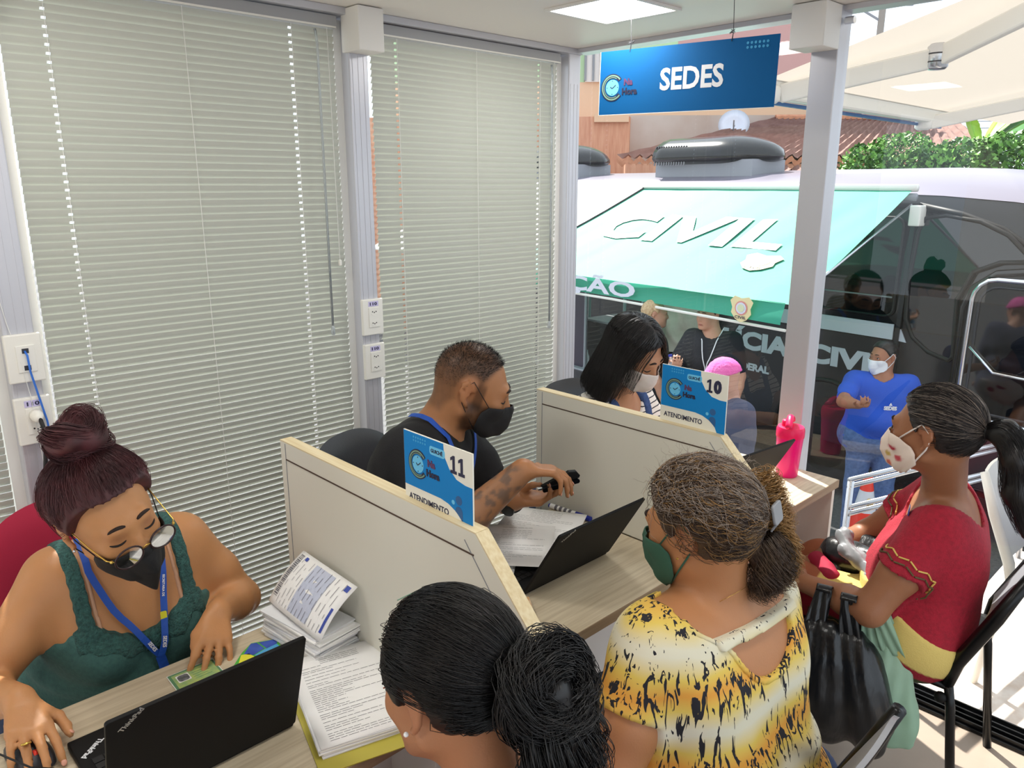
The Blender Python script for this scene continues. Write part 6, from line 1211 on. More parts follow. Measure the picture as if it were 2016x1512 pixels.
fn_ = Form(); fn_.groups = m1.f.groups[:gb]; dens = lambda L_: [tuple(np.array(L_[i]) * (1 - f) + np.array(L_[i + 1]) * f) for i in range(len(L_) - 1) for f in (0, 0.25, 0.5, 0.75)] + [L_[-1]]; P_, g_ = on_torso(fn_, dens([(0.700, 1.205, 1.115), (0.745, 1.200, 1.070), (0.800, 1.225, 1.00), (0.810, 1.26, 0.93), (0.80, 1.29, 0.85)]), 0.018); free_ribbon(lan, [tuple(p) for p in P_], 0.016, 'lanyard_blue', [tuple(x) for x in g_])
P2_, g2_ = on_torso(fn_, dens([(0.665, 1.36, 1.105), (0.73, 1.39, 1.05), (0.775, 1.36, 0.98), (0.80, 1.32, 0.92), (0.80, 1.30, 0.85)]), 0.018); free_ribbon(lan, [tuple(p) for p in P2_], 0.016, 'lanyard_blue', [tuple(x) for x in g2_])
MB().prism(rrect(-0.005, -0.009, 0.005, 0.009, 0.002), frame(P_[7] + g_[7] * 0.002, np.cross((0, 0, 1), g_[7]), (0, 0, 1)), 0.0008).build('emblem', 'leaf_yellow', lan)
bd_ = MB().box((-0.028, -0.042, -0.002), (0.028, 0.042, 0.002), frame(P_[-1] + np.array([0.012, 0.005, -0.045]), (0.3, -0.95, 0), (0, 0, 1))).build('badge', 'marker_blue', lan, bevel=0.002)
wd_ = np.array(lW) - nrm(np.array(lW) - np.array(lE)) * 0.022; ax_ = nrm(np.array(lW) - np.array(lE)); wt = thing('wristwatch', 'black sports watch on the left wrist of the bearded man', 'watch', tuple(wd_))
MB().lathe([(0.034, -0.012), (0.0365, -0.010), (0.0365, 0.010), (0.034, 0.012)], tuple(wd_), tuple(ax_), 24).build('strap', 'watch_black', wt, smooth=True); MB().lathe([(0.018, 0), (0.018, 0.009), (0.014, 0.012)], tuple(wd_ + np.array([0.02, -0.03, -0.012])), (0.4, -0.85, -0.35), 18).build('case', 'watch_black', wt, auto=40)
st = thing('stapler', 'open black pocket stapler in the hands of the bearded man', 'stapler', (1.06, 1.42, 0.985)); sa = Vector((1.033, 1.372, 0.972)); sb_ = Vector((1.085, 1.462, 0.992)); su = Vector((-0.1, -0.2, 0.97)); sx_ = (sb_ - sa).normalized(); MS = frame(sa, sx_, su)
MB().prism(rrect(0.0, -0.008, 0.104, 0.004, 0.005), MS @ Matrix.Translation((0, 0, -0.009)), 0.018).build('base', 'black_gloss', st); MB().prism([(0.0, 0.006), (0.104, 0.006), (0.108, 0.012), (0.100, 0.026), (0.080, 0.030), (0.066, 0.024), (0.05, 0.022), (0.0, 0.009)], MS @ Matrix.Translation((0, 0, -0.008)), 0.016).build('arm', 'black', st, bevel=0.002); MB().prism([(-0.012, 0.004), (0.075, 0.004), (0.075, 0.0075), (-0.012, 0.0075)], MS @ Matrix.Translation((0, 0, -0.006)), 0.017).build('magazine', 'chrome', st)

# ------------------------------------------------------------------ the woman at counter 10
stm = mat('stripe_shirt', '#e8e4de', 0.85); nt = stm.node_tree; b_ = nt.nodes['Principled BSDF']; tcn = nt.nodes.new('ShaderNodeTexCoord'); wv = nt.nodes.new('ShaderNodeTexWave'); wv.bands_direction = 'Z'; wv.inputs['Scale'].default_value = 16; wv.inputs['Distortion'].default_value = 0.6; wv.inputs['Detail'].default_value = 0; crn = nt.nodes.new('ShaderNodeValToRGB'); crn.color_ramp.interpolation = 'CONSTANT'; crn.color_ramp.elements[0].color = srgb('#2a2c38'); crn.color_ramp.elements[1].position = 0.10; crn.color_ramp.elements[1].color = srgb('#ebe6e0'); nt.links.new(tcn.outputs['Object'], wv.inputs[0]); nt.links.new(wv.outputs[0], crn.inputs[0]); nt.links.new(crn.outputs[0], b_.inputs['Base Color'])
mat('mask_white', '#e3d9d4', 0.85, bump=(400, 0.1)); mat('denim_light', '#3c5688', 0.85, noise=('#2c4270', 70, 3), bump=(200, 0.2))
w1 = Person('woman with long straight black hair and white mask, in a striped shirt with denim straps', (0.5, 2.2, 0.0), 0.0068)
w1.torso((0.46, 2.23, 0.53), (0.585, 2.225, 0.835), (0.97, 0.0, -0.2), hipw=0.145, waist=0.12, chestr=0.105, chestw=0.085, shl=(0.59, 2.375, 0.955), shr=(0.59, 2.075, 0.955), bust=0.5); wt_ = sub(w1)
w1.hg0 = len(w1.f.groups); w1.head((0.740, 2.145, 1.185), (0.83, 0.10, -0.54), (0.52, -0.05, 0.83), 1.0); w1.neck((0.625, 2.205, 0.99), 0.050)
aR = ((0.59, 2.085, 0.945), (0.70, 2.02, 0.76), (0.88, 2.05, 0.79)); aL = ((0.59, 2.365, 0.945), (0.68, 2.47, 0.77), (0.86, 2.36, 0.79)); ga = len(w1.f.groups); w1.arm(*aR); w1.arm(*aL); gb = len(w1.f.groups)
w1.hand(aR[2], (0.97, 0.1, -0.12), (0.15, 0, 0.98), -1, L=0.165); w1.hand(aL[2], (0.97, -0.2, -0.12), (0.15, 0, 0.98), 1, L=0.165)
w1.body('#c08d6c', lambda V, L, C: face_paint(V, L, C)); eyes(w1, look=-0.5, closed=True)
ff = Form(); ff.groups = w1.f.groups[:w1.hg0] + w1.f.groups[ga:gb]
w1.cloth('striped_shirt', 'stripe_shirt', 0.008, shirt_region(wt_, 0.008, [(aR[0], aR[1], 0.17), (aL[0], aL[1], 0.17)], (0.665, 2.21, 1.005), 0.088, 0.58), cell=0.008, wr=folds(36, 0.003, 2), use=ff)
def ovr(P):
    y = np.abs(P[:, 1] - 2.225); return np.maximum(np.minimum(np.abs(y - 0.088) - 0.022, np.maximum(P[:, 2] - 0.86, y - 0.11)), 0.6 - P[:, 2])
w1.cloth('denim_overall', 'denim_light', 0.013, ovr, cell=0.008, use=wt_)
pants(w1, 'denim', (0.46, 2.23, 0.53), 0.15, (0.86, 2.33, 0.55), (0.86, 2.13, 0.55), (0.82, 2.34, 0.06), (0.82, 2.12, 0.06), (1, 0, 0), 0.61)
w1.cap_d = lambda P: head_only(w1).ev(P) - 0.020
def long_hair(P, L):
    # a curtain of hair hanging from the crown over the ears to the shoulders
    ax = np.abs(L[:, 0]); zc = np.clip(L[:, 2], -0.20, 0.05); rx = 0.088 + 0.010 * np.clip(-L[:, 2] / 0.15, 0, 1); e = np.sqrt((L[:, 0] / rx) ** 2 + ((L[:, 1] + 0.028) / 0.098) ** 2 + ((L[:, 2] - zc) / 0.06) ** 2) - 1
    return e * 0.075
def lh_region(L): return np.maximum(L[:, 1] - interp(L[:, 2], (-0.3, -0.10, -0.02, 0.03, 0.06, 0.085, 0.10), (0.030, 0.036, 0.042, 0.050, 0.058, 0.075, 0.3)) - 0.0 * L[:, 0], -0.21 - L[:, 2])
def lh(P, c=None, r=None):
    L = w1.L(P); d = smin(w1.hair_f.ev(P) - 0.016, long_hair(P, L), 0.02) + 0.0022 * np.sin(34 * np.arctan2(L[:, 0], L[:, 1] + 0.03)); return np.maximum(d, lh_region(L))
w1.hair_f = head_only(w1); lo, hi = w1.hair_f.bounds(); V, F = skin_mesh(lh, lo - 0.17, hi + 0.05, 0.0055); fast_mesh('hair', V, F, 'hair_black', w1.t); w1.hairV = V
rs = np.random.RandomState(4); sel = w1.L(V); V2 = V[(sel[:, 2] > 0.02) & (lh_region(sel) < -0.012)]; P0 = V2[rs.randint(0, len(V2), 1500)]; dn = -w1.hb[2] * 0.85 + np.array([0, 0, -0.35]); sdv = lambda P: (np.sign(w1.L(P)[:, 0] - 0.012))[:, None] * w1.hb[0] * 0.5 - w1.hb[1] * 0.25
PT = flow(lambda P: smin(w1.hair_f.ev(P) - 0.016, long_hair(P, w1.L(P)), 0.02), P0, lambda P, k: dn + sdv(P) * np.clip((w1.L(P)[:, 2:3]) * 14, 0, 1) + rs.normal(0, 0.05, (len(P), 3)), 16, 0.014, 0.002); w1.strands('hair_strands', 'hair_black', PT, 0.0008)
mo2 = mask(w1, 'mask_white', [(0.112, -0.014), (0.126, -0.045), (0.124, -0.075), (0.106, -0.105), (0.074, -0.124)], [(0.060, 0.050, -0.016), (0.066, 0.030, -0.035), (0.067, 0.024, -0.058), (0.062, 0.028, -0.080), (0.048, 0.045, -0.105)], p=1.6, fold=0.0008); ear_loops(w1, mo2, 'mask_white')
# ------------------------------------------------------------------ the girl with black hair in front
mat('hair_ink', '#0a090a', 0.42, noise=('#171313', 30, 3)); cloth_mat('pink_top', '#d65a9a', 0.8)
c0 = Person('girl with black hair tied in a loose knot, seen from behind at the first desk', (1.70, 0.58, 0.0), 0.0058)
c0.torso((1.76, 0.58, 0.53), (1.70, 0.585, 0.80), (-0.97, -0.05, -0.2), hipw=0.14, waist=0.115, chestr=0.098, chestw=0.075, shl=(1.685, 0.455, 0.905), shr=(1.70, 0.730, 0.905), bust=0.3); ct = sub(c0)
c0.hg0 = len(c0.f.groups); c0.head((1.625, 0.572, 1.092), (-0.95, -0.13, -0.28), (-0.27, 0.02, 0.96), 0.98); c0.neck((1.685, 0.590, 0.955), 0.047)
c0.arm((1.685, 0.455, 0.90), (1.60, 0.36, 0.70), (1.40, 0.44, 0.775)); c0.arm((1.70, 0.725, 0.90), (1.66, 0.79, 0.68), (1.45, 0.70, 0.60))
c0.hand((1.40, 0.44, 0.775), (-0.97, 0.15, -0.1), (-0.1, 0, 0.98), 1, L=0.16); c0.hand((1.45, 0.70, 0.60), (-0.9, -0.3, -0.2), (-0.15, 0, 0.98), -1, L=0.16)
c0.body('#b07a58', lambda V, L, C: face_paint(V, L, C, lips='#a05a50')); eyes(c0, closed=False)
c0.cloth('pink_top', 'pink_top', 0.006, lambda P: np.maximum(np.minimum(np.maximum(P[:, 2] - 0.845, ct.ev(P) - 0.02), np.maximum(np.abs(np.abs(P[:, 1] - 0.592) - 0.105) - 0.006, ct.ev(P) - 0.02)), 0.55 - P[:, 2]), cell=0.007, use=ct)
pants(c0, 'denim', (1.76, 0.58, 0.53), 0.145, (1.40, 0.48, 0.53), (1.40, 0.68, 0.53), (1.45, 0.47, 0.06), (1.45, 0.69, 0.06), (-1, 0, 0), 0.60)
c0.cap_d = lambda P: head_only(c0).ev(P) - 0.016
hair_cap(c0, 'hair_ink', 0.010, vol=lambda L: 0.004 * sstep(L[:, 2], -0.04, 0.06), region=lambda L: hair_region(L, zl=(-0.12, -0.05, -0.02, 0.0, 0.03, 0.055, 0.075, 0.090, 0.100), yl=(-0.065, -0.048, -0.030, 0.022, 0.045, 0.055, 0.068, 0.085, 0.20), nape=-0.085))
kn = np.array(c0.H(0.030, -0.150, -0.005)); c0.cap_d = lambda P: head_only(c0).ev(P) - 0.011 - 0.004 * sstep(c0.L(P)[:, 2], -0.04, 0.06)
hair_strands(c0, 'hair_ink', 3200, kn, 14, 0.014, 0.0012, 0.0006, 5, 0.10, sel=lambda L: hair_region(L, zl=(-0.12, -0.05, -0.02, 0.0, 0.03, 0.055, 0.075, 0.090, 0.100), yl=(-0.065, -0.048, -0.030, 0.022, 0.045, 0.055, 0.068, 0.085, 0.20), nape=-0.085) < -0.017)
h = c0.hb
tress_core(c0, 'hair_ink', [c0.H(0.01, -0.085, 0.005), kn, kn + h[0] * 0.035 - h[1] * 0.01 + h[2] * 0.012], [0.040, 0.028, 0.012], 'hair_knot', 0.006, 0.006, 70, 4)
tress_core(c0, 'hair_ink', [kn - h[2] * 0.01, kn - h[2] * 0.06 + h[1] * 0.005, kn - h[2] * 0.125 + h[1] * 0.012 - h[0] * 0.01, kn - h[2] * 0.175 + h[1] * 0.01], [0.034, 0.036, 0.032, 0.018], 'ponytail', 0.006, 0.006, 60, 6)
for k in range(14):
    a = k * 0.9; r_ = 0.036 + 0.009 * (k % 4)
    tress(c0, 'hair_ink', [kn + h[0] * r_ * math.cos(a + t) + h[2] * (r_ * math.sin(a + t) * 0.8) - h[1] * (0.012 * math.sin(2 * t + k) + 0.006 * (k % 3)) for t in np.linspace(0, 4.4, 9)], [0.020] * 8 + [0.028], 130, 20, 0.0010, 40 + k, 0.011, 13, 'hair_knot_strands')
for k in range(12):
    sx = -0.050 + 0.009 * k; tress(c0, 'hair_ink', [kn + h[0] * sx * 0.6, kn + h[0] * sx - h[2] * 0.06 - h[1] * 0.014, kn + h[0] * sx * 1.2 - h[2] * 0.12 - h[1] * 0.005, kn + h[0] * sx * 1.1 - h[2] * 0.19 + h[1] * 0.01], [0.022, 0.026, 0.028, 0.020], 130, 20, 0.0010, 60 + k, 0.010, 12, 'ponytail_strands')
MB().sphere(tuple(c0.H(-0.0835, 0.004, -0.036)), 0.0035, 10, 8).build('pearl_earring', 'paper', c0.t, smooth=True)
MB().tube([tuple(c0.H(x, 0.03 - 0.8 * (x + 0.02) ** 2, 0.127 - 0.7 * (x + 0.02) ** 2)) for x in np.linspace(-0.035, 0.015, 7)], 0.0009, 6).build('hair_grip', 'sign_ring', c0.t)

# ------------------------------------------------------------------ the woman in the tiger-print top
def tiger_mat():
    m = mat('tiger_print', '#e8d9a0', 0.8); nt = m.node_tree; b = nt.nodes['Principled BSDF']; N = nt.nodes.new; Lk = nt.links.new
    tc = N('ShaderNodeTexCoord'); n0 = N('ShaderNodeTexNoise'); n0.inputs['Scale'].default_value = 7; n0.inputs['Detail'].default_value = 2; Lk(tc.outputs['Object'], n0.inputs[0])
    sp = N('ShaderNodeSeparateXYZ'); Lk(tc.outputs['Object'], sp.inputs[0]); ma = N('ShaderNodeMath'); ma.operation = 'MULTIPLY_ADD'; ma.inputs[1].default_value = 0.35; Lk(n0.outputs[0], ma.inputs[0]); 
    zz = N('ShaderNodeMath'); zz.operation = 'MULTIPLY'; zz.inputs[1].default_value = 7.5; Lk(sp.outputs['Z'], zz.inputs[0]); Lk(zz.outputs[0], ma.inputs[2]); fr = N('ShaderNodeMath'); fr.operation = 'PINGPONG'; fr.inputs[1].default_value = 0.5; Lk(ma.outputs[0], fr.inputs[0])
    cr = N('ShaderNodeValToRGB'); e = cr.color_ramp.elements; e[0].position = 0.02; e[0].color = srgb('#d99a3c'); e[1].position = 0.46; e[1].color = srgb('#d8d3bc'); x = e.new(0.22); x.color = srgb('#d9bd58'); Lk(fr.outputs[0], cr.inputs[0])
    mp = N('ShaderNodeMapping'); mp.inputs['Scale'].default_value = (75, 75, 13); Lk(tc.outputs['Object'], mp.inputs[0]); n1 = N('ShaderNodeTexNoise'); n1.inputs['Scale'].default_value = 1.0; n1.inputs['Detail'].default_value = 2.5; n1.inputs['Distortion'].default_value = 1.2; Lk(mp.outputs[0], n1.inputs[0])
    th = N('ShaderNodeMath'); th.operation = 'MULTIPLY_ADD'; th.inputs[1].default_value = 0.22; th.inputs[2].default_value = 0.53; Lk(fr.outputs[0], th.inputs[0]); gt = N('ShaderNodeMath'); gt.operation = 'GREATER_THAN'; Lk(n1.outputs[0], gt.inputs[0]); Lk(th.outputs[0], gt.inputs[1])
    mx = N('ShaderNodeMix'); mx.data_type = 'RGBA'; Lk(gt.outputs[0], mx.inputs['Factor']); Lk(cr.outputs[0], mx.inputs[6]); mx.inputs[7].default_value = srgb('#17161f'); Lk(mx.outputs[2], b.inputs['Base Color'])
tiger_mat(); mat('hair_brown', '#382820', 0.55, noise=('#58432f', 40, 4)); mat('hair_grey', '#a89b8f', 0.55, noise=('#85756a', 60, 3)); mat('hair_tan', '#96703f', 0.5, noise=('#a9814e', 40, 3)); mat('clip_grey', '#8f9296', 0.35); mat('mask_green', '#2f5a48', 0.8)
c1 = Person('woman with curly grey-brown hair in a clip, in a yellow tiger-print top with open back', (1.70, 1.17, 0.0), 0.0062)
c1.torso((1.74, 1.175, 0.53), (1.675, 1.185, 0.830), (-0.98, 0.0, -0.2), hipw=0.165, waist=0.145, chestr=0.122, chestw=0.095, shl=(1.645, 1.022, 0.965), shr=(1.675, 1.362, 0.945), bust=0.5, belly=0.15, shr_=0.060); c1t = sub(c1)
c1.hg0 = len(c1.f.groups); c1.head((1.630, 1.172, 1.132), (-0.97, -0.12, -0.20), (-0.19, 0.0, 0.98), 0.96); c1.neck((1.665, 1.185, 1.000), 0.056)
aL = ((1.645, 1.025, 0.955), (1.655, 0.900, 0.735), (1.46, 0.96, 0.775)); aR = ((1.675, 1.36, 0.935), (1.66, 1.47, 0.72), (1.45, 1.40, 0.70)); ga = len(c1.f.groups); c1.arm(*aL, (0.062, 0.058, 0.050, 0.046, 0.030)); c1.arm(*aR, (0.062, 0.058, 0.050, 0.046, 0.030)); gb = len(c1.f.groups)
c1.hand(aL[2], (-0.97, 0.1, -0.1), (-0.1, 0, 0.98), 1, L=0.165); c1.hand(aR[2], (-0.97, -0.1, -0.2), (-0.1, 0, 0.98), -1, L=0.165)
c1.body('#b27c54', lambda V, L, C: face_paint(V, L, C)); eyes(c1, closed=True)
ff = Form(); ff.groups = c1.f.groups[:c1.hg0] + c1.f.groups[ga:gb]; Bc = c1.tb; cq = c1.chest
def tig(P):
    r = shirt_region(c1t, 0.008, [(aL[0], aL[1], 0.125), (aR[0], aR[1], 0.115)], (1.640, 1.185, 1.04), 0.098, 0.56)(P); q = (P - cq) @ Bc.T
    hole = np.sqrt(((q[:, 0] - 0.008) / (0.104 + 0.055 * sstep(q[:, 2], 0.10, 0.17))) ** 2 + ((q[:, 2] - 0.155) / (0.130)) ** 2) - 1; return np.maximum(r, np.where(q[:, 1] < 0.02, -hole * 0.085, -1))
c1.cloth('blouse', 'tiger_print', 0.008, tig, cell=0.0062, wr=lambda P: 0.0035 * hashn(P, 32, 4) + 0.004 * np.sin(P[:, 2] * 75 + 3 * np.sin(P[:, 1] * 20)) * sstep(0.80 - P[:, 2], 0, 0.1), use=ff)
def trimb(P):
    q = (P - cq) @ Bc.T; hole = np.sqrt(((q[:, 0] - 0.008) / (0.104 + 0.055 * sstep(q[:, 2], 0.10, 0.17))) ** 2 + ((q[:, 2] - 0.155) / 0.130) ** 2) - 1; return np.maximum(np.maximum(np.abs(hole * 0.085) - 0.0045, q[:, 1] - 0.0), q[:, 2] - 0.175)
c1.cloth('neck_binding', 'tiger_print', 0.011, trimb, cell=0.0055, use=c1t)
def bstr(P): q = (P - cq) @ Bc.T; return np.maximum(np.maximum(np.abs(q[:, 2] - 0.118 - 0.35 * (q[:, 0] - 0.02) ** 2) - 0.0095, np.abs(q[:, 0] - 0.008) - 0.125), q[:, 1])
c1.cloth('back_strap', 'tiger_print', 0.010, bstr, cell=0.0055, use=Form() if False else c1t, extra=lambda P: c1.f.ev(P) - 0.010)
pants(c1, 'denim', (1.74, 1.175, 0.53), 0.165, (1.36, 1.07, 0.53), (1.36, 1.28, 0.53), (1.42, 1.06, 0.06), (1.42, 1.29, 0.06), (-1, 0, 0), 0.60)
c1.cap_d = lambda P: head_only(c1).ev(P) - 0.020
hair_cap(c1, 'hair_brown', 0.013, vol=lambda L: 0.006 * sstep(L[:, 2], -0.04, 0.05), groove=lambda L, P: 0.003 * hashn(P, 120, 3), region=lambda L: hair_region(L, zl=(-0.12, -0.05, -0.02, 0.0, 0.03, 0.055, 0.075, 0.090, 0.100), yl=(-0.060, -0.045, -0.028, 0.014, 0.032, 0.046, 0.062, 0.080, 0.20), nape=-0.088))
sl1 = lambda L: hair_region(L, zl=(-0.12, -0.05, -0.02, 0.0, 0.03, 0.055, 0.075, 0.090, 0.100), yl=(-0.060, -0.045, -0.028, 0.014, 0.032, 0.046, 0.062, 0.080, 0.20), nape=-0.088) < -0.012
clipc = np.array(c1.H(0.050, -0.105, 0.000)); c1.cap_d = lambda P: head_only(c1).ev(P) - 0.016 - 0.006 * sstep(c1.L(P)[:, 2], -0.04, 0.05)
hair_strands(c1, 'hair_brown', 2400, clipc, 14, 0.013, 0.001, 0.0007, 7, 0.16, sl1, wave=0.30)
hair_strands(c1, 'hair_tan', 500, clipc, 14, 0.013, 0.002, 0.0006, 17, 0.2, sl1, name='tan_strands', wave=0.35)
hair_strands(c1, 'hair_grey', 550, clipc, 14, 0.013, 0.003, 0.0006, 8, 0.22, lambda L: sl1(L) & (L[:, 2] > 0.05), name='grey_strands', wave=0.40)
rs = np.random.RandomState(9); V2 = c1.hairV[(c1.L(c1.hairV)[:, 2] > 0.03) & sl1(c1.L(c1.hairV))]; P0 = V2[rs.randint(0, len(V2), 260)]; nv = P0 - c1.hc; nv /= np.linalg.norm(nv, axis=1, keepdims=True); tg = rs.normal(0, 1, P0.shape); c1.strands('flyaway_hair', 'hair_grey', np.stack([P0 + nv * (0.026 * u * (1 - 0.4 * u)) + tg * 0.016 * u * np.array([1, 1, 0.6]) + 0.004 * np.sin(9 * u + tg * 3) for u in np.linspace(0, 1, 8)], 1), 0.0005)
h = c1.hb
def curls(s, m, a, b, r, n, seed, curl, cf, nm): tress(s, m, [a, a * 0.6 + b * 0.4 + h[1] * -0.012, b * 0.75 + a * 0.25, b], [r * 0.8, r, r, r * 0.7], n, 26, 0.0008, seed, curl, cf, nm)
tress_core(c1, 'hair_brown', [c1.H(0.02, -0.095, -0.035), c1.H(0.045, -0.115, -0.075), c1.H(0.060, -0.105, -0.125), c1.H(0.075, -0.090, -0.150)], [0.024, 0.022, 0.018, 0.012], 'hair_lock', 0.006, 0.006, 80, 2)
for k in range(6): curls(c1, 'hair_brown', np.array(c1.H(0.03 + 0.012 * k, -0.11, -0.03)), np.array(c1.H(0.03 + 0.016 * k, -0.105, -0.155 + 0.006 * (k % 2))), 0.026, 130, 70 + k, 0.011, 15, 'curl')
for k in range(10): curls(c1, 'hair_tan', np.array(c1.H(0.070 + 0.004 * k, -0.085 - 0.005 * k, 0.055 - 0.01 * k)), np.array(c1.H(0.122 + 0.010 * (k % 3), -0.112 - 0.004 * (k % 4), -0.03 - 0.014 * k)), 0.016, 75, 90 + k, 0.010, 18, 'curl')
for k in range(6): curls(c1, 'hair_tan', np.array(c1.H(0.05, -0.08, 0.08 - 0.012 * k)), np.array(c1.H(0.112 + 0.008 * k, -0.125, 0.070 - 0.02 * k)), 0.020, 70, 110 + k, 0.012, 16, 'curl')
cl = thing('hair_clip', 'grey plastic hair clip in the curly hair of the woman in the tiger-print top', 'hair clip', tuple(clipc)); MC = frame(np.array(c1.H(0.052, -0.138, 0.020)), h[0] * 0.9 + h[2] * 0.1, h[2])
MB().prism(rrect(-0.019, -0.020, 0.019, 0.020, 0.008), MC, 0.006).build('jaw', 'clip_grey', cl, bevel=0.002)
for k in range(4): MB().tube([MC @ Vector((-0.015 + k * 0.010, -0.018, 0.003)), MC @ Vector((-0.016 + k * 0.0105, -0.030, -0.006))], 0.0022, 6).build('tooth', 'clip_grey', cl)
mo3 = mask(c1, 'mask_green', [(0.112, -0.014), (0.124, -0.045), (0.122, -0.075), (0.104, -0.105), (0.074, -0.124)], [(0.062, 0.044, -0.018), (0.067, 0.028, -0.035), (0.068, 0.022, -0.058), (0.063, 0.026, -0.080), (0.048, 0.045, -0.105)], p=1.6); ear_loops(c1, mo3, 'mask_green', 0.002)
MB().sphere(tuple(c1.H(-0.084, 0.004, -0.038)), 0.0022, 8, 6).build('earring', 'gold', c1.t); tress(c1, 'gold', [c1.H(-0.05, 0.0, -0.16), c1.H(-0.045, -0.06, -0.125), c1.H(0.0, -0.085, -0.115), c1.H(0.04, -0.07, -0.12)], [0.0005] * 4, 1, 16, 0.0008, 1, 0, 1, 'necklace')

# ------------------------------------------------------------------ the woman in red
mat('hair_dark_grey', '#1f1a1b', 0.42, noise=('#3a3230', 40, 3)); cloth_mat('red_knit', '#a8152f', 0.85, noise=('#941128', 90, 3), scale=300, strength=0.35); attr_mat('skirt_cloth', 0.85, bump=(260, 0.2)); attr_mat('mask_floral', 0.8, bump=(400, 0.1)); mat('thread_gold', '#d8b45e', 0.5); mat('thread_green', '#5a4a2a', 0.7)
c2 = Person('woman in a red knit top with a dark ponytail and flowered mask', (1.72, 2.31, 0.0), 0.0064)
c2.torso((1.705, 2.31, 0.53), (1.745, 2.295, 0.735), (-0.96, -0.22, -0.10), hipw=0.155, waist=0.135, chestr=0.108, chestw=0.085, shl=(1.770, 2.150, 0.865), shr=(1.690, 2.450, 0.860), bust=0.1, belly=0.08); c2t = sub(c2)
c2.hg0 = len(c2.f.groups); c2.head((1.715, 2.172, 1.112), (-0.95, 0.10, -0.08), (-0.10, 0.03, 0.99), 1.03); c2.neck((1.735, 2.270, 0.900), 0.052)
aL = ((1.765, 2.155, 0.855), (1.665, 2.020, 0.620), (1.455, 2.085, 0.590)); aR = ((1.675, 2.445, 0.845), (1.476, 2.470, 0.636), (1.390, 2.270, 0.567)); ga = len(c2.f.groups); c2.arm(*aL, (0.058, 0.054, 0.047, 0.043, 0.028)); c2.arm(*aR, (0.058, 0.052, 0.045, 0.042, 0.027)); gb = len(c2.f.groups)
c2.hand(aL[2], (-0.97, 0.18, 0.02), (-0.05, -0.25, 0.96), 1, curl=(0.25, 0.3, 0.3, 0.35), L=0.17); c2.hand(aR[2], (-0.85, -0.5, 0.0), (-0.05, 0.1, 0.98), -1, curl=(0.25, 0.3, 0.3, 0.35), L=0.17)
c2.body('#9a684a', lambda V, L, C: face_paint(V, L, C, '#6a4030')); eyes(c2, look=-0.1)
ff = Form(); ff.groups = c2.f.groups[:c2.hg0] + c2.f.groups[ga:gb]
kreg = shirt_region(c2t, 0.009, [(aL[0], aL[1], 0.150), (aR[0], aR[1], 0.135)], (1.725, 2.285, 0.945), 0.142, 0.45); slant = lambda P: P[:, 2] + 0.55 * (np.maximum(P[:, 0], 1.66) - 1.76)
c2.cloth('knit_top', 'red_knit', 0.009, lambda P: np.maximum(kreg(P), 0.560 - slant(P)), cell=0.0068, wr=lambda P: 0.003 * hashn(P, 38, 6), use=ff)
def sl_trim(a, b, l):
    def reg(P): t, d = dist_axis(P, a, b); an = np.arctan2((P - np.array(a))[:, 2], (P - np.array(a))[:, 1]); return np.maximum(np.maximum(t - l - 0.012 - 0.008 * np.sin(an * 9), l - 0.012 - t), d - 0.085)
    return reg
for a, b, l in ((aL[0], aL[1], 0.150), (aR[0], aR[1], 0.135)):
    c2.cloth('sleeve_frill', 'red_knit', 0.014, sl_trim(a, b, l), cell=0.0065, use=sub(c2, ga, gb), wr=lambda P: 0.002 * hashn(P, 160, 2))
    ax = nrm(np.array(b) - np.array(a)); u = nrm(np.cross(ax, (0.2, 0.1, 0.9))); w = np.cross(ax, u)
    for row, (dl, mm, r0) in enumerate(((-0.030, 'thread_gold', 0.068), (-0.012, 'thread_green', 0.070))):
        for k in range(15):
            t0 = k * 2 * math.pi / 15; pts = [np.array(a) + ax * (l + dl + 0.010 * (-1) ** (k) * (x - 0.5)) + (u * math.cos(t0 + 0.40 * x) + w * math.sin(t0 + 0.40 * x)) * r0 for x in (0.05, 0.5, 0.95)]
            pp_, gg_ = on_torso(ff, pts, 0.0125 if row == 0 else 0.016); MB().tube([tuple(p) for p in pp_], 0.0024, 6).build('sleeve_stitch', mm, c2.t)
def legc(V):
    C = np.tile(np.array(srgb('#32381a')[:3]), (len(V), 1)); z = slant(V); C = lerp3(C, '#8e1028', sstep(z, 0.440, 0.446) * (1 - sstep(z, 0.478, 0.484))); C = lerp3(C, '#d8c070', sstep(z, 0.478, 0.484)); C = lerp3(C, '#8e1028', (V[:, 0] < 1.45) * 0.8); return C
lf = legs_form((1.690, 2.31, 0.53), 0.145, (1.36, 2.20, 0.505), (1.36, 2.40, 0.505), (1.42, 2.19, 0.06), (1.42, 2.41, 0.06), (-0.98, -0.05, 0)); lo, hi = lf.bounds(); V, F = skin_mesh(lambda P, c=None, r=None: np.maximum(np.maximum(lf.ev(P) - 0.013 + 0.003 * hashn(P, 45, 3), P[:, 2] - 0.605), 0.06 - P[:, 2]), lo - 0.012, hi + 0.012, 0.007); fast_mesh('trousers', V, F, 'skirt_cloth', c2.t, legc(V))
c2.cloth('waistband', 'skirt_cloth', 0.014, lambda P: np.maximum(slant(P) - 0.585, 0.40 - P[:, 2]), cell=0.007, use=c2t, col=lambda V, L: legc(V))
for a in ((1.42, 2.19, 0.06), (1.42, 2.41, 0.06)): shoe(c2, a, (-1, 0, 0))
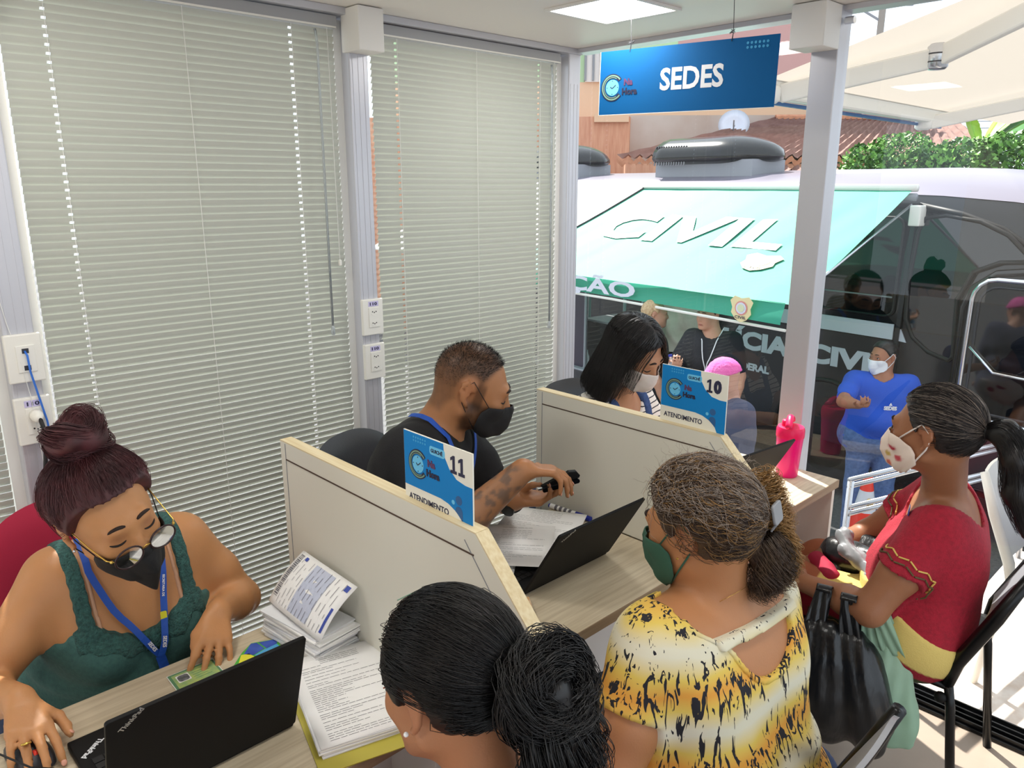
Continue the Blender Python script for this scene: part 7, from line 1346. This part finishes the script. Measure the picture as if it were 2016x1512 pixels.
mat('roll_yellow', '#cdb65a', 0.7); ry = thing('fabric_roll', 'rolled yellow cloth tucked at the waist of the woman in red', 'cloth roll', (1.68, 2.12, 0.55)); MB().tube([(1.60, 2.17, 0.595), (1.66, 2.15, 0.585), (1.715, 2.125, 0.553)], [0.016, 0.021, 0.021], 14).build('roll', 'roll_yellow', ry, smooth=True); MB().lathe([(0.0215, -0.002), (0.0225, 0.003), (0.018, 0.006)], (1.715, 2.125, 0.553), (0.8, -0.3, -0.5), 14, cap=False).build('rim', 'brow', ry, smooth=True); MB().tube([(1.712, 2.126, 0.5545), (1.7175, 2.124, 0.5515)], 0.0175, 14).build('end', 'gold', ry)
c2.cap_d = lambda P: head_only(c2).ev(P) - 0.010
hair_cap(c2, 'hair_dark_grey', 0.009, groove=lambda L, P: 0.0016 * np.sin(30 * np.arctan2(L[:, 2] - 0.0, L[:, 0] * 0.6 + 0.0001) ), region=lambda L: hair_region(L, nape=-0.085))
ptie = np.array(c2.H(0.0, -0.125, 0.020)); hair_strands(c2, 'hair_dark_grey', 2400, ptie, 14, 0.014, 0.001, 0.0006, 11, 0.06, lambda L: hair_region(L, nape=-0.085) < -0.008); c2.cap_d = lambda P: head_only(c2).ev(P) - 0.010
hair_strands(c2, 'hair_grey', 420, ptie, 14, 0.014, 0.002, 0.0005, 12, 0.06, lambda L: (hair_region(L, nape=-0.085) < -0.008) & (L[:, 2] > 0.0), name='grey_strands'); h = c2.hb
pc = [ptie, ptie - h[1] * 0.045 + h[2] * 0.005, ptie - h[1] * 0.075 - h[2] * 0.06, ptie - h[1] * 0.080 - h[2] * 0.15, ptie - h[1] * 0.110 - h[2] * 0.245]
tress_core(c2, 'hair_black', pc, [0.018, 0.028, 0.034, 0.030, 0.012], 'ponytail', 0.006, 0.004, 70, 4); tress(c2, 'hair_black', pc, [0.016, 0.032, 0.040, 0.036, 0.022], 700, 22, 0.0008, 21, 0.004, 9, 'ponytail_strands')
MB().lathe([(0.019, -0.008), (0.022, 0), (0.019, 0.008)], tuple(ptie - h[1] * 0.004), tuple(h[1]), 16).build('hair_tie', 'black_matte', c2.t, smooth=True)
def floral(UV):
    C = np.tile(np.array(srgb('#ead8cc')[:3]), (len(UV), 1)); 
    for u, v, r_, col in ((-0.62, 0.35, 0.10, '#b8304a'), (-0.70, 0.62, 0.08, '#c24a55'), (-0.45, 0.55, 0.07, '#c8a85a'), (-0.35, 0.75, 0.09, '#d9705a'), (0.3, 0.5, 0.1, '#c24a55'), (0.6, 0.4, 0.1, '#b8304a'), (-0.1, 0.35, 0.06, '#e09a80')): C = lerp3(C, col, sstep(-np.sqrt(((UV[:, 0] - u) * 0.7) ** 2 + (UV[:, 1] - v) ** 2), -r_, -r_ * 0.6))
    return C
mo4 = mask(c2, 'mask_floral', [(0.112, -0.008), (0.132, -0.040), (0.134, -0.070), (0.115, -0.104), (0.074, -0.126)], [(0.060, 0.052, -0.014), (0.068, 0.022, -0.032), (0.072, 0.008, -0.050), (0.069, 0.008, -0.078), (0.050, 0.042, -0.108)], p=1.6, nu=40, nv=24, col=floral); ear_loops(c2, mo4, 'mask_white', 0.0022)
pz, gz = on_torso(ff, [(1.69, 2.145, 0.885)], 0.012); tagp = thing('name_sticker', 'small blue and white sticker on the shoulder of the woman in red', 'sticker', tuple(pz[0])); Mg = frame(pz[0], np.cross((0, 0, 1), gz[0]), (0.1, 0, 1)); MB().prism(rrect(-0.014, -0.012, 0.014, 0.014, 0.002), Mg, 0.0015).build('card', 'leaf_blue', tagp); MB().prism(rrect(-0.010, 0.006, 0.004, 0.013, 0.001), Mg, 0.002).build('patch', 'paper', tagp)
# bags hanging from her arm, and the purse on her lap
bagm = mat('bag_black', '#15171a', 0.28, bump=(30, 0.4, (1, 1, 0.15))); fabric_mat('bag_green', '#a9ccb2', 0.35); 
def plastic_bag(label, top, bot, wtop, wbot, dep, m, handle, rzv, seed, cut=0.35):
    t = thing('plastic_bag', label, 'bag', tuple(bot)); top = np.array(top, float); bot = np.array(bot, float); ux = nrm(rzv); uy = nrm(np.cross((0, 0, 1), ux))
    f = Form().group(0.05, 0.04); zs = np.linspace(0, 1, 6)
    for i in range(5):
        def row(z): p = top * (1 - z) + bot * z; w_ = wtop + (wbot - wtop) * z ** 0.7; return p - ux * w_, p + ux * w_, dep * (0.45 + 0.55 * math.sin(math.pi * min(1, 0.12 + z * 0.75)))
        a = row(zs[i]); b = row(zs[i + 1]); f.cone(a[0], b[0], a[2], b[2]).cone(a[1], b[1], a[2], b[2]).cone((a[0] + a[1]) / 2, (b[0] + b[1]) / 2, a[2], b[2])
    lo, hi = f.bounds()
    def fn(P, c=None, r=None):
        x = (P - bot) @ ux; z = (P[:, 2] - bot[2]) / (top[2] - bot[2] + 1e-6); y = (P - bot) @ uy; d = f.ev(P) + 0.0026 * (np.sin(120 * x * (0.7 + 0.8 * np.clip(z, 0, 1)) + 1.2 * np.sin(4 * z + seed) + 2 * y / 0.05) + 0.8 * np.sin(67 * x + 2.2 * np.sin(3 * z + 2 * seed) + 40 * y)) * sstep(z, 0.05, 0.4) + 0.004 * hashn(P, 40, seed); return d
    V, F = skin_mesh(fn, lo - 0.01, hi + 0.01, 0.0065); fast_mesh('body', V, F, m, t)
    for sx in (-1, 1):
        p0 = top + ux * sx * wtop * 0.9; hp = np.array(handle[0 if sx < 0 else 1], float); mbp = MB()
        mbp.grid(lambda u, v: Vector(tuple((p0 * (1 - u) + hp * u) + ux * ((v - 0.5) * (0.060 - 0.018 * u)) + uy * (0.026 * math.cos(math.pi * 0.5 * u) * 1 - 0.012 + 0.004 * math.sin(v * 16 + 4 * u)))), 12, 10); mbp.grid(lambda u, v: Vector(tuple((p0 * (1 - u) + hp * u) + ux * ((v - 0.5) * (0.060 - 0.018 * u)) - uy * (0.020 * math.cos(math.pi * 0.5 * u) + 0.030 * u + 0.004 * math.sin(v * 14 + 5 * u)))), 12, 10)
        mbp.grid(lambda u, v: Vector(tuple(hp + ux * ((v - 0.5) * 0.042) + uy * ((-0.012) * (1 - u) + (-0.050) * u) + np.array([0, 0, 0.012 * math.sin(math.pi * u)]))), 6, 10); hb_ = mbp.build('handle', m, t, smooth=True); hb_.modifiers.new('thick', 'SOLIDIFY').thickness = 0.0015
    return t
plastic_bag('black plastic shopping bag hanging from the arm of the woman in red', (1.585, 1.985, 0.52), (1.615, 1.965, 0.235), 0.055, 0.115, 0.055, 'bag_black', ((1.535, 2.035, 0.640), (1.610, 2.020, 0.648)), (0.95, 0.25, 0), 3)
plastic_bag('thin green plastic bag hanging behind the black one', (1.700, 2.055, 0.50), (1.745, 2.065, 0.225), 0.030, 0.050, 0.022, 'bag_green', ((1.655, 2.050, 0.640), (1.675, 2.045, 0.640)), (0.93, 0.35, 0), 6)
pu = thing('purse', 'black purse with grey cloth tied on it, on the lap in red', 'purse', (1.50, 2.30, 0.6)); f = Form().group(0.03, 0.02).cone((1.44, 2.33, 0.60), (1.58, 2.30, 0.62), 0.055, 0.05).cone((1.46, 2.42, 0.60), (1.56, 2.42, 0.61), 0.05); lo, hi = f.bounds(); V, F = skin_mesh(lambda P, c=None, r=None: f.ev(P) + 0.005 * hashn(P, 60, 2), lo, hi, 0.008); fast_mesh('body', V, F, 'bag_black', pu)
f2 = Form().group(0.012, 0.01).cone((1.50, 2.24, 0.665), (1.545, 2.23, 0.650), 0.022, 0.026).cone((1.545, 2.23, 0.650), (1.60, 2.20, 0.635), 0.014, 0.028).cone((1.50, 2.24, 0.665), (1.475, 2.28, 0.69), 0.016, 0.026); lo, hi = f2.bounds(); V, F = skin_mesh(lambda P, c=None, r=None: f2.ev(P) + 0.004 * np.sin(P[:, 1] * 240 + P[:, 0] * 130), lo, hi, 0.0055); fast_mesh('tied_cloth', V, F, 'clip_grey', pu)
f3 = Form().group(0.02, 0.02).cone((1.40, 2.27, 0.585), (1.48, 2.20, 0.58), 0.028, 0.03); lo, hi = f3.bounds(); V, F = skin_mesh(lambda P, c=None, r=None: f3.ev(P) + 0.003 * hashn(P, 90, 4), lo, hi, 0.007); fast_mesh('red_pouch', V, F, 'red_fabric', pu)
# ------------------------------------------------------------------ people outside
cloth_mat('shirt_blue', '#1f55c8', 0.8); mat('jeans_pale', '#5a76a8', 0.85, noise=('#47628f', 40, 3)); cloth_mat('shirt_dark', '#1e2026', 0.85); cloth_mat('jacket_navy', '#4a5068', 0.85); cloth_mat('beanie_pink', '#f06ab8', 0.9, scale=200, strength=0.5); mat('hair_blond', '#a98a62', 0.5, noise=('#c9b088', 60, 3)); mat('mask_blue', '#e9edf2', 0.8)
def stander(label, head, hf, sh_c, fwd, col, cell=0.011, sc=1.0, armsR=None, armsL=None, shirt='shirt_blue', trousers='jeans_pale', sleeve=0.22, hairm='hair_black', hair=True, width=0.19, low=GZ, paint=None, collar=0.075, eyes_=True, belly=0.2):
    """someone standing on the ground outside; sh_c centre between the shoulders"""
    sh_c = np.array(sh_c, float); B = basis(fwd, (0, 0, 1)); s = Person(label, (sh_c[0], sh_c[1], low), cell); hip = np.array([sh_c[0], sh_c[1], 0]) - B[1] * 0.02; hip[2] = low + 0.90
    shl = sh_c - B[0] * width; shr = sh_c + B[0] * width; chest = sh_c - [0, 0, 0.14]
    s.torso(hip, chest, fwd, hipw=0.155, waist=0.14, chestr=0.118, chestw=0.10, shl=shl, shr=shr, belly=belly, shr_=0.062); tf_ = sub(s); s.hg0 = len(s.f.groups); s.head(head, hf, (hf[0] * 0.05, hf[1] * 0.05, 1), sc, jaw=1.08); s.neck(sh_c + [0, 0, 0.05], 0.058); ga = len(s.f.groups)
    armsR = armsR or (shr + B[0] * 0.07 - [0, 0, 0.28], shr + B[0] * 0.05 + B[1] * 0.10 - [0, 0, 0.52]); armsL = armsL or (shl - B[0] * 0.07 - [0, 0, 0.28], shl - B[0] * 0.05 + B[1] * 0.10 - [0, 0, 0.52])
    s.arm(shr, *armsR, (0.06, 0.054, 0.046, 0.044, 0.030)); s.arm(shl, *armsL, (0.06, 0.054, 0.046, 0.044, 0.030)); gb = len(s.f.groups)
    for (e, w), sd in ((armsR, -1), (armsL, 1)): d = nrm(np.array(w) - np.array(e)); s.hand(w, d, nrm(np.cross(d, B[0])) * 1.0, sd, curl=(0.8, 0.8, 0.8, 0.8), L=0.18)
    s.body(col, paint or (lambda V, L, C: face_paint(V, L, C, lips='#a0604f')))
    ff_ = Form(); ff_.groups = s.f.groups[:s.hg0] + s.f.groups[ga:gb]; s.cloth('shirt', shirt, 0.012, shirt_region(tf_, 0.012, [(shr, armsR[0], sleeve), (shl, armsL[0], sleeve)], sh_c + B[1] * 0.02 + [0, 0, 0.075], collar, low + 0.70), cell=cell * 1.1, wr=folds(30, 0.004, 2), use=ff_)
    pants(s, trousers, hip, 0.15, hip - B[0] * 0.10 + [0, 0, -0.44], hip + B[0] * 0.10 + [0, 0, -0.44], hip - B[0] * 0.11 + [0, 0, -0.84], hip + B[0] * 0.11 + [0, 0, -0.84], fwd, low + 0.98, cell=0.02, hem=low + 0.05)
    if hair: hair_cap(s, hairm, 0.010, cell=0.008, region=lambda L: hair_region(L, nape=-0.06), groove=lambda L, P: 0.003 * hashn(P, 160, 3))
    if eyes_: eyes(s, look=-0.1)
    s.B = B; return s
b1 = stander('man in a bright blue shirt and white mask standing by the bus', (0.214, 5.890, 0.511), (-0.35, -0.93, -0.05), (0.231, 5.877, 0.321), (0.45, -0.89, 0), '#a8745a', armsR=((0.148, 5.423, 0.242), (0.325, 5.250, 0.286)), armsL=((0.501, 6.057, 0.051), (0.531, 5.957, -0.189)), shirt='shirt_blue', sleeve=0.33)
m_ = mask(b1, 'mask_blue', [(0.112, -0.012), (0.126, -0.045), (0.124, -0.075), (0.106, -0.105), (0.074, -0.122)], [(0.060, 0.050, -0.016), (0.066, 0.030, -0.035), (0.067, 0.024, -0.058), (0.062, 0.028, -0.080), (0.048, 0.045, -0.105)], p=1.6); ear_loops(b1, m_, 'mask_blue', 0.0025)
pz, gz = on_torso(b1.f, [tuple(np.array(b1.chest) + b1.B[1] * 0.2 - b1.B[0] * 0.07)], 0.02); text('lettering', 'SEDES', frame(pz[0], np.cross((0, 0, 1), gz[0]), (0, 0, 1)), w=0.09, h=0.03, m='paper', parent=b1.t, bold=0.05, align='CENTER', thick=0.003); MB().prism([(-0.012, 0.02), (0.012, 0.02), (0.0, 0.042)], frame(pz[0], np.cross((0, 0, 1), gz[0]), (0, 0, 1)), 0.003).build('emblem', 'paper', b1.t)
bk = stander('man in a dark polo with a neck badge, standing under the green awning', (-0.930, 5.300, 0.755), (-0.10, -0.98, 0.0), (-0.890, 5.320, 0.565), (0.35, -0.93, 0), '#c9977c', armsR=((-1.13, 5.14, 0.30), (-0.95, 4.92, 0.40)), shirt='shirt_dark', trousers='grey_dark', sleeve=0.26, width=0.165)
P_, g_ = on_torso(bk.f, dens([tuple(np.array([-0.89, 5.32, 0.595]) + bk.B[0] * sx * 0.07) for sx in (1,)] + [tuple(bk.chest + bk.B[1] * 0.2 + bk.B[0] * 0.03 + np.array([0, 0, -0.05])), tuple(bk.chest + bk.B[1] * 0.2 + bk.B[0] * 0.02 + np.array([0, 0, -0.10]))]), 0.022); bg = thing('neck_badge', 'pale identity badge hanging from the neck of the man in the dark polo', 'badge', tuple(P_[-1])); free_ribbon(bg, [tuple(p) for p in P_], 0.008, 'paper2', [tuple(x) for x in g_])
P2, g2 = on_torso(bk.f, dens([tuple(np.array([-0.89, 5.32, 0.595]) - bk.B[0] * 0.07), tuple(bk.chest + bk.B[1] * 0.2 + np.array([0, 0, -0.03])), tuple(bk.chest + bk.B[1] * 0.2 + bk.B[0] * 0.02 + np.array([0, 0, -0.10]))]), 0.022); free_ribbon(bg, [tuple(p) for p in P2], 0.008, 'paper2', [tuple(x) for x in g2])
MB().prism(rrect(-0.028, -0.09, 0.028, 0.0, 0.006), frame(P_[-1] + g_[-1] * 0.006, np.cross((0, 0, 1), g_[-1]), (0, 0, 1)), 0.004).build('card', 'emblem_gold', bg); MB().prism(circ((0, -0.045), 0.015, 12), frame(P_[-1] + g_[-1] * 0.0102, np.cross((0, 0, 1), g_[-1]), (0, 0, 1)), 0.001).build('crest', 'grey_dark', bg)
wb = thing('water_bottle', 'clear water bottle held by the man in the dark polo', 'bottle', (-0.92, 4.87, 0.32)); MB().lathe([(0.026, 0), (0.03, 0.01), (0.03, 0.13), (0.013, 0.17), (0.013, 0.185)], (-0.915, 4.87, 0.305), (-0.3, 0.0, 0.95), 14).build('bottle', 'clear', wb, smooth=True); MB().lathe([(0.0305, 0.05), (0.0305, 0.10)], (-0.915, 4.87, 0.305), (-0.3, 0.0, 0.95), 14, cap=False).build('label', 'leaf_sky', wb); MB().lathe([(0.015, 0.18), (0.015, 0.20)], (-0.915, 4.87, 0.305), (-0.3, 0.0, 0.95), 12).build('cap', 'marker_blue', wb)
bw = stander('fair-haired person turned away, standing behind the woman in the striped shirt', (-1.400, 5.250, 0.715), (0.75, 0.66, 0.0), (-1.415, 5.240, 0.540), (0.75, 0.66, 0), '#c99a80', shirt='shirt_dark', trousers='grey_dark', hairm='hair_blond', width=0.15, eyes_=False)
bp = stander('person in a pink knitted beanie behind counter sign 10', (-0.055, 4.080, 0.610), (-0.75, -0.3, -0.1), (-0.025, 4.130, 0.430), (-0.5, -0.86, 0), '#cfa08c', shirt='jacket_navy', trousers='grey_dark', sleeve=0.6, hair=False, width=0.165)
hair_cap(bp, 'beanie_pink', 0.014, cell=0.008, name='beanie', region=lambda L: 0.022 - L[:, 2] - 0.15 * np.minimum(0, L[:, 1]), groove=lambda L, P: 0.0025 * np.sin(40 * np.arctan2(L[:, 0], L[:, 1])))

client_chair(2.02, 3.12, R(170), 'white plastic chair on the landing outside, at the right edge', -0.03, 'white_plastic', 'white_plastic', 'white_plastic')['group'] = 'chairs outside'
sj = Person('person in blue denim seated outside at the right edge', (2.02, 3.12, -0.03), 0.013); sj.torso((2.03, 3.13, 0.50), (2.06, 3.12, 0.78), (0.97, 0.2, 0), hipw=0.15, waist=0.13, chestr=0.11, chestw=0.09, shl=(2.03, 3.29, 0.90), shr=(2.09, 2.97, 0.90)); sjt = sub(sj); sj.hg0 = len(sj.f.groups); sj.head((2.07, 3.12, 1.15), (0.97, 0.2, 0), (0, 0, 1)); sj.neck((2.05, 3.13, 0.95)); ga = len(sj.f.groups); q1 = ((2.09, 2.98, 0.89), (2.10, 2.90, 0.64), (2.30, 2.98, 0.56)); q2 = ((2.03, 3.28, 0.89), (2.06, 3.38, 0.64), (2.30, 3.32, 0.56)); sj.arm(*q1); sj.arm(*q2); gb = len(sj.f.groups); sj.hand(q1[2], (1, 0, -0.1), (0.1, 0, 1), -1); sj.hand(q2[2], (1, 0, -0.1), (0.1, 0, 1), 1)
sj.body('#a8765a', lambda V, L, C: face_paint(V, L, C, lips='#a0604f')); ff = Form(); ff.groups = sj.f.groups[:sj.hg0] + sj.f.groups[ga:gb]; sj.cloth('denim_jacket', 'jeans_pale', 0.012, shirt_region(sjt, 0.012, [(q1[0], q1[1], 0.5), (q2[0], q2[1], 0.5)], (2.06, 3.13, 0.98), 0.08, 0.50), cell=0.014, use=ff, wr=folds(30, 0.006, 2)); pants(sj, 'denim', (2.03, 3.13, 0.48), 0.15, (2.42, 3.02, 0.47), (2.42, 3.24, 0.47), (2.40, 3.02, 0.05), (2.40, 3.25, 0.05), (1, 0, 0), 0.56, hem=0.0); hair_cap(sj, 'hair_black', 0.012, cell=0.01)
bpy.context.view_layer.update()
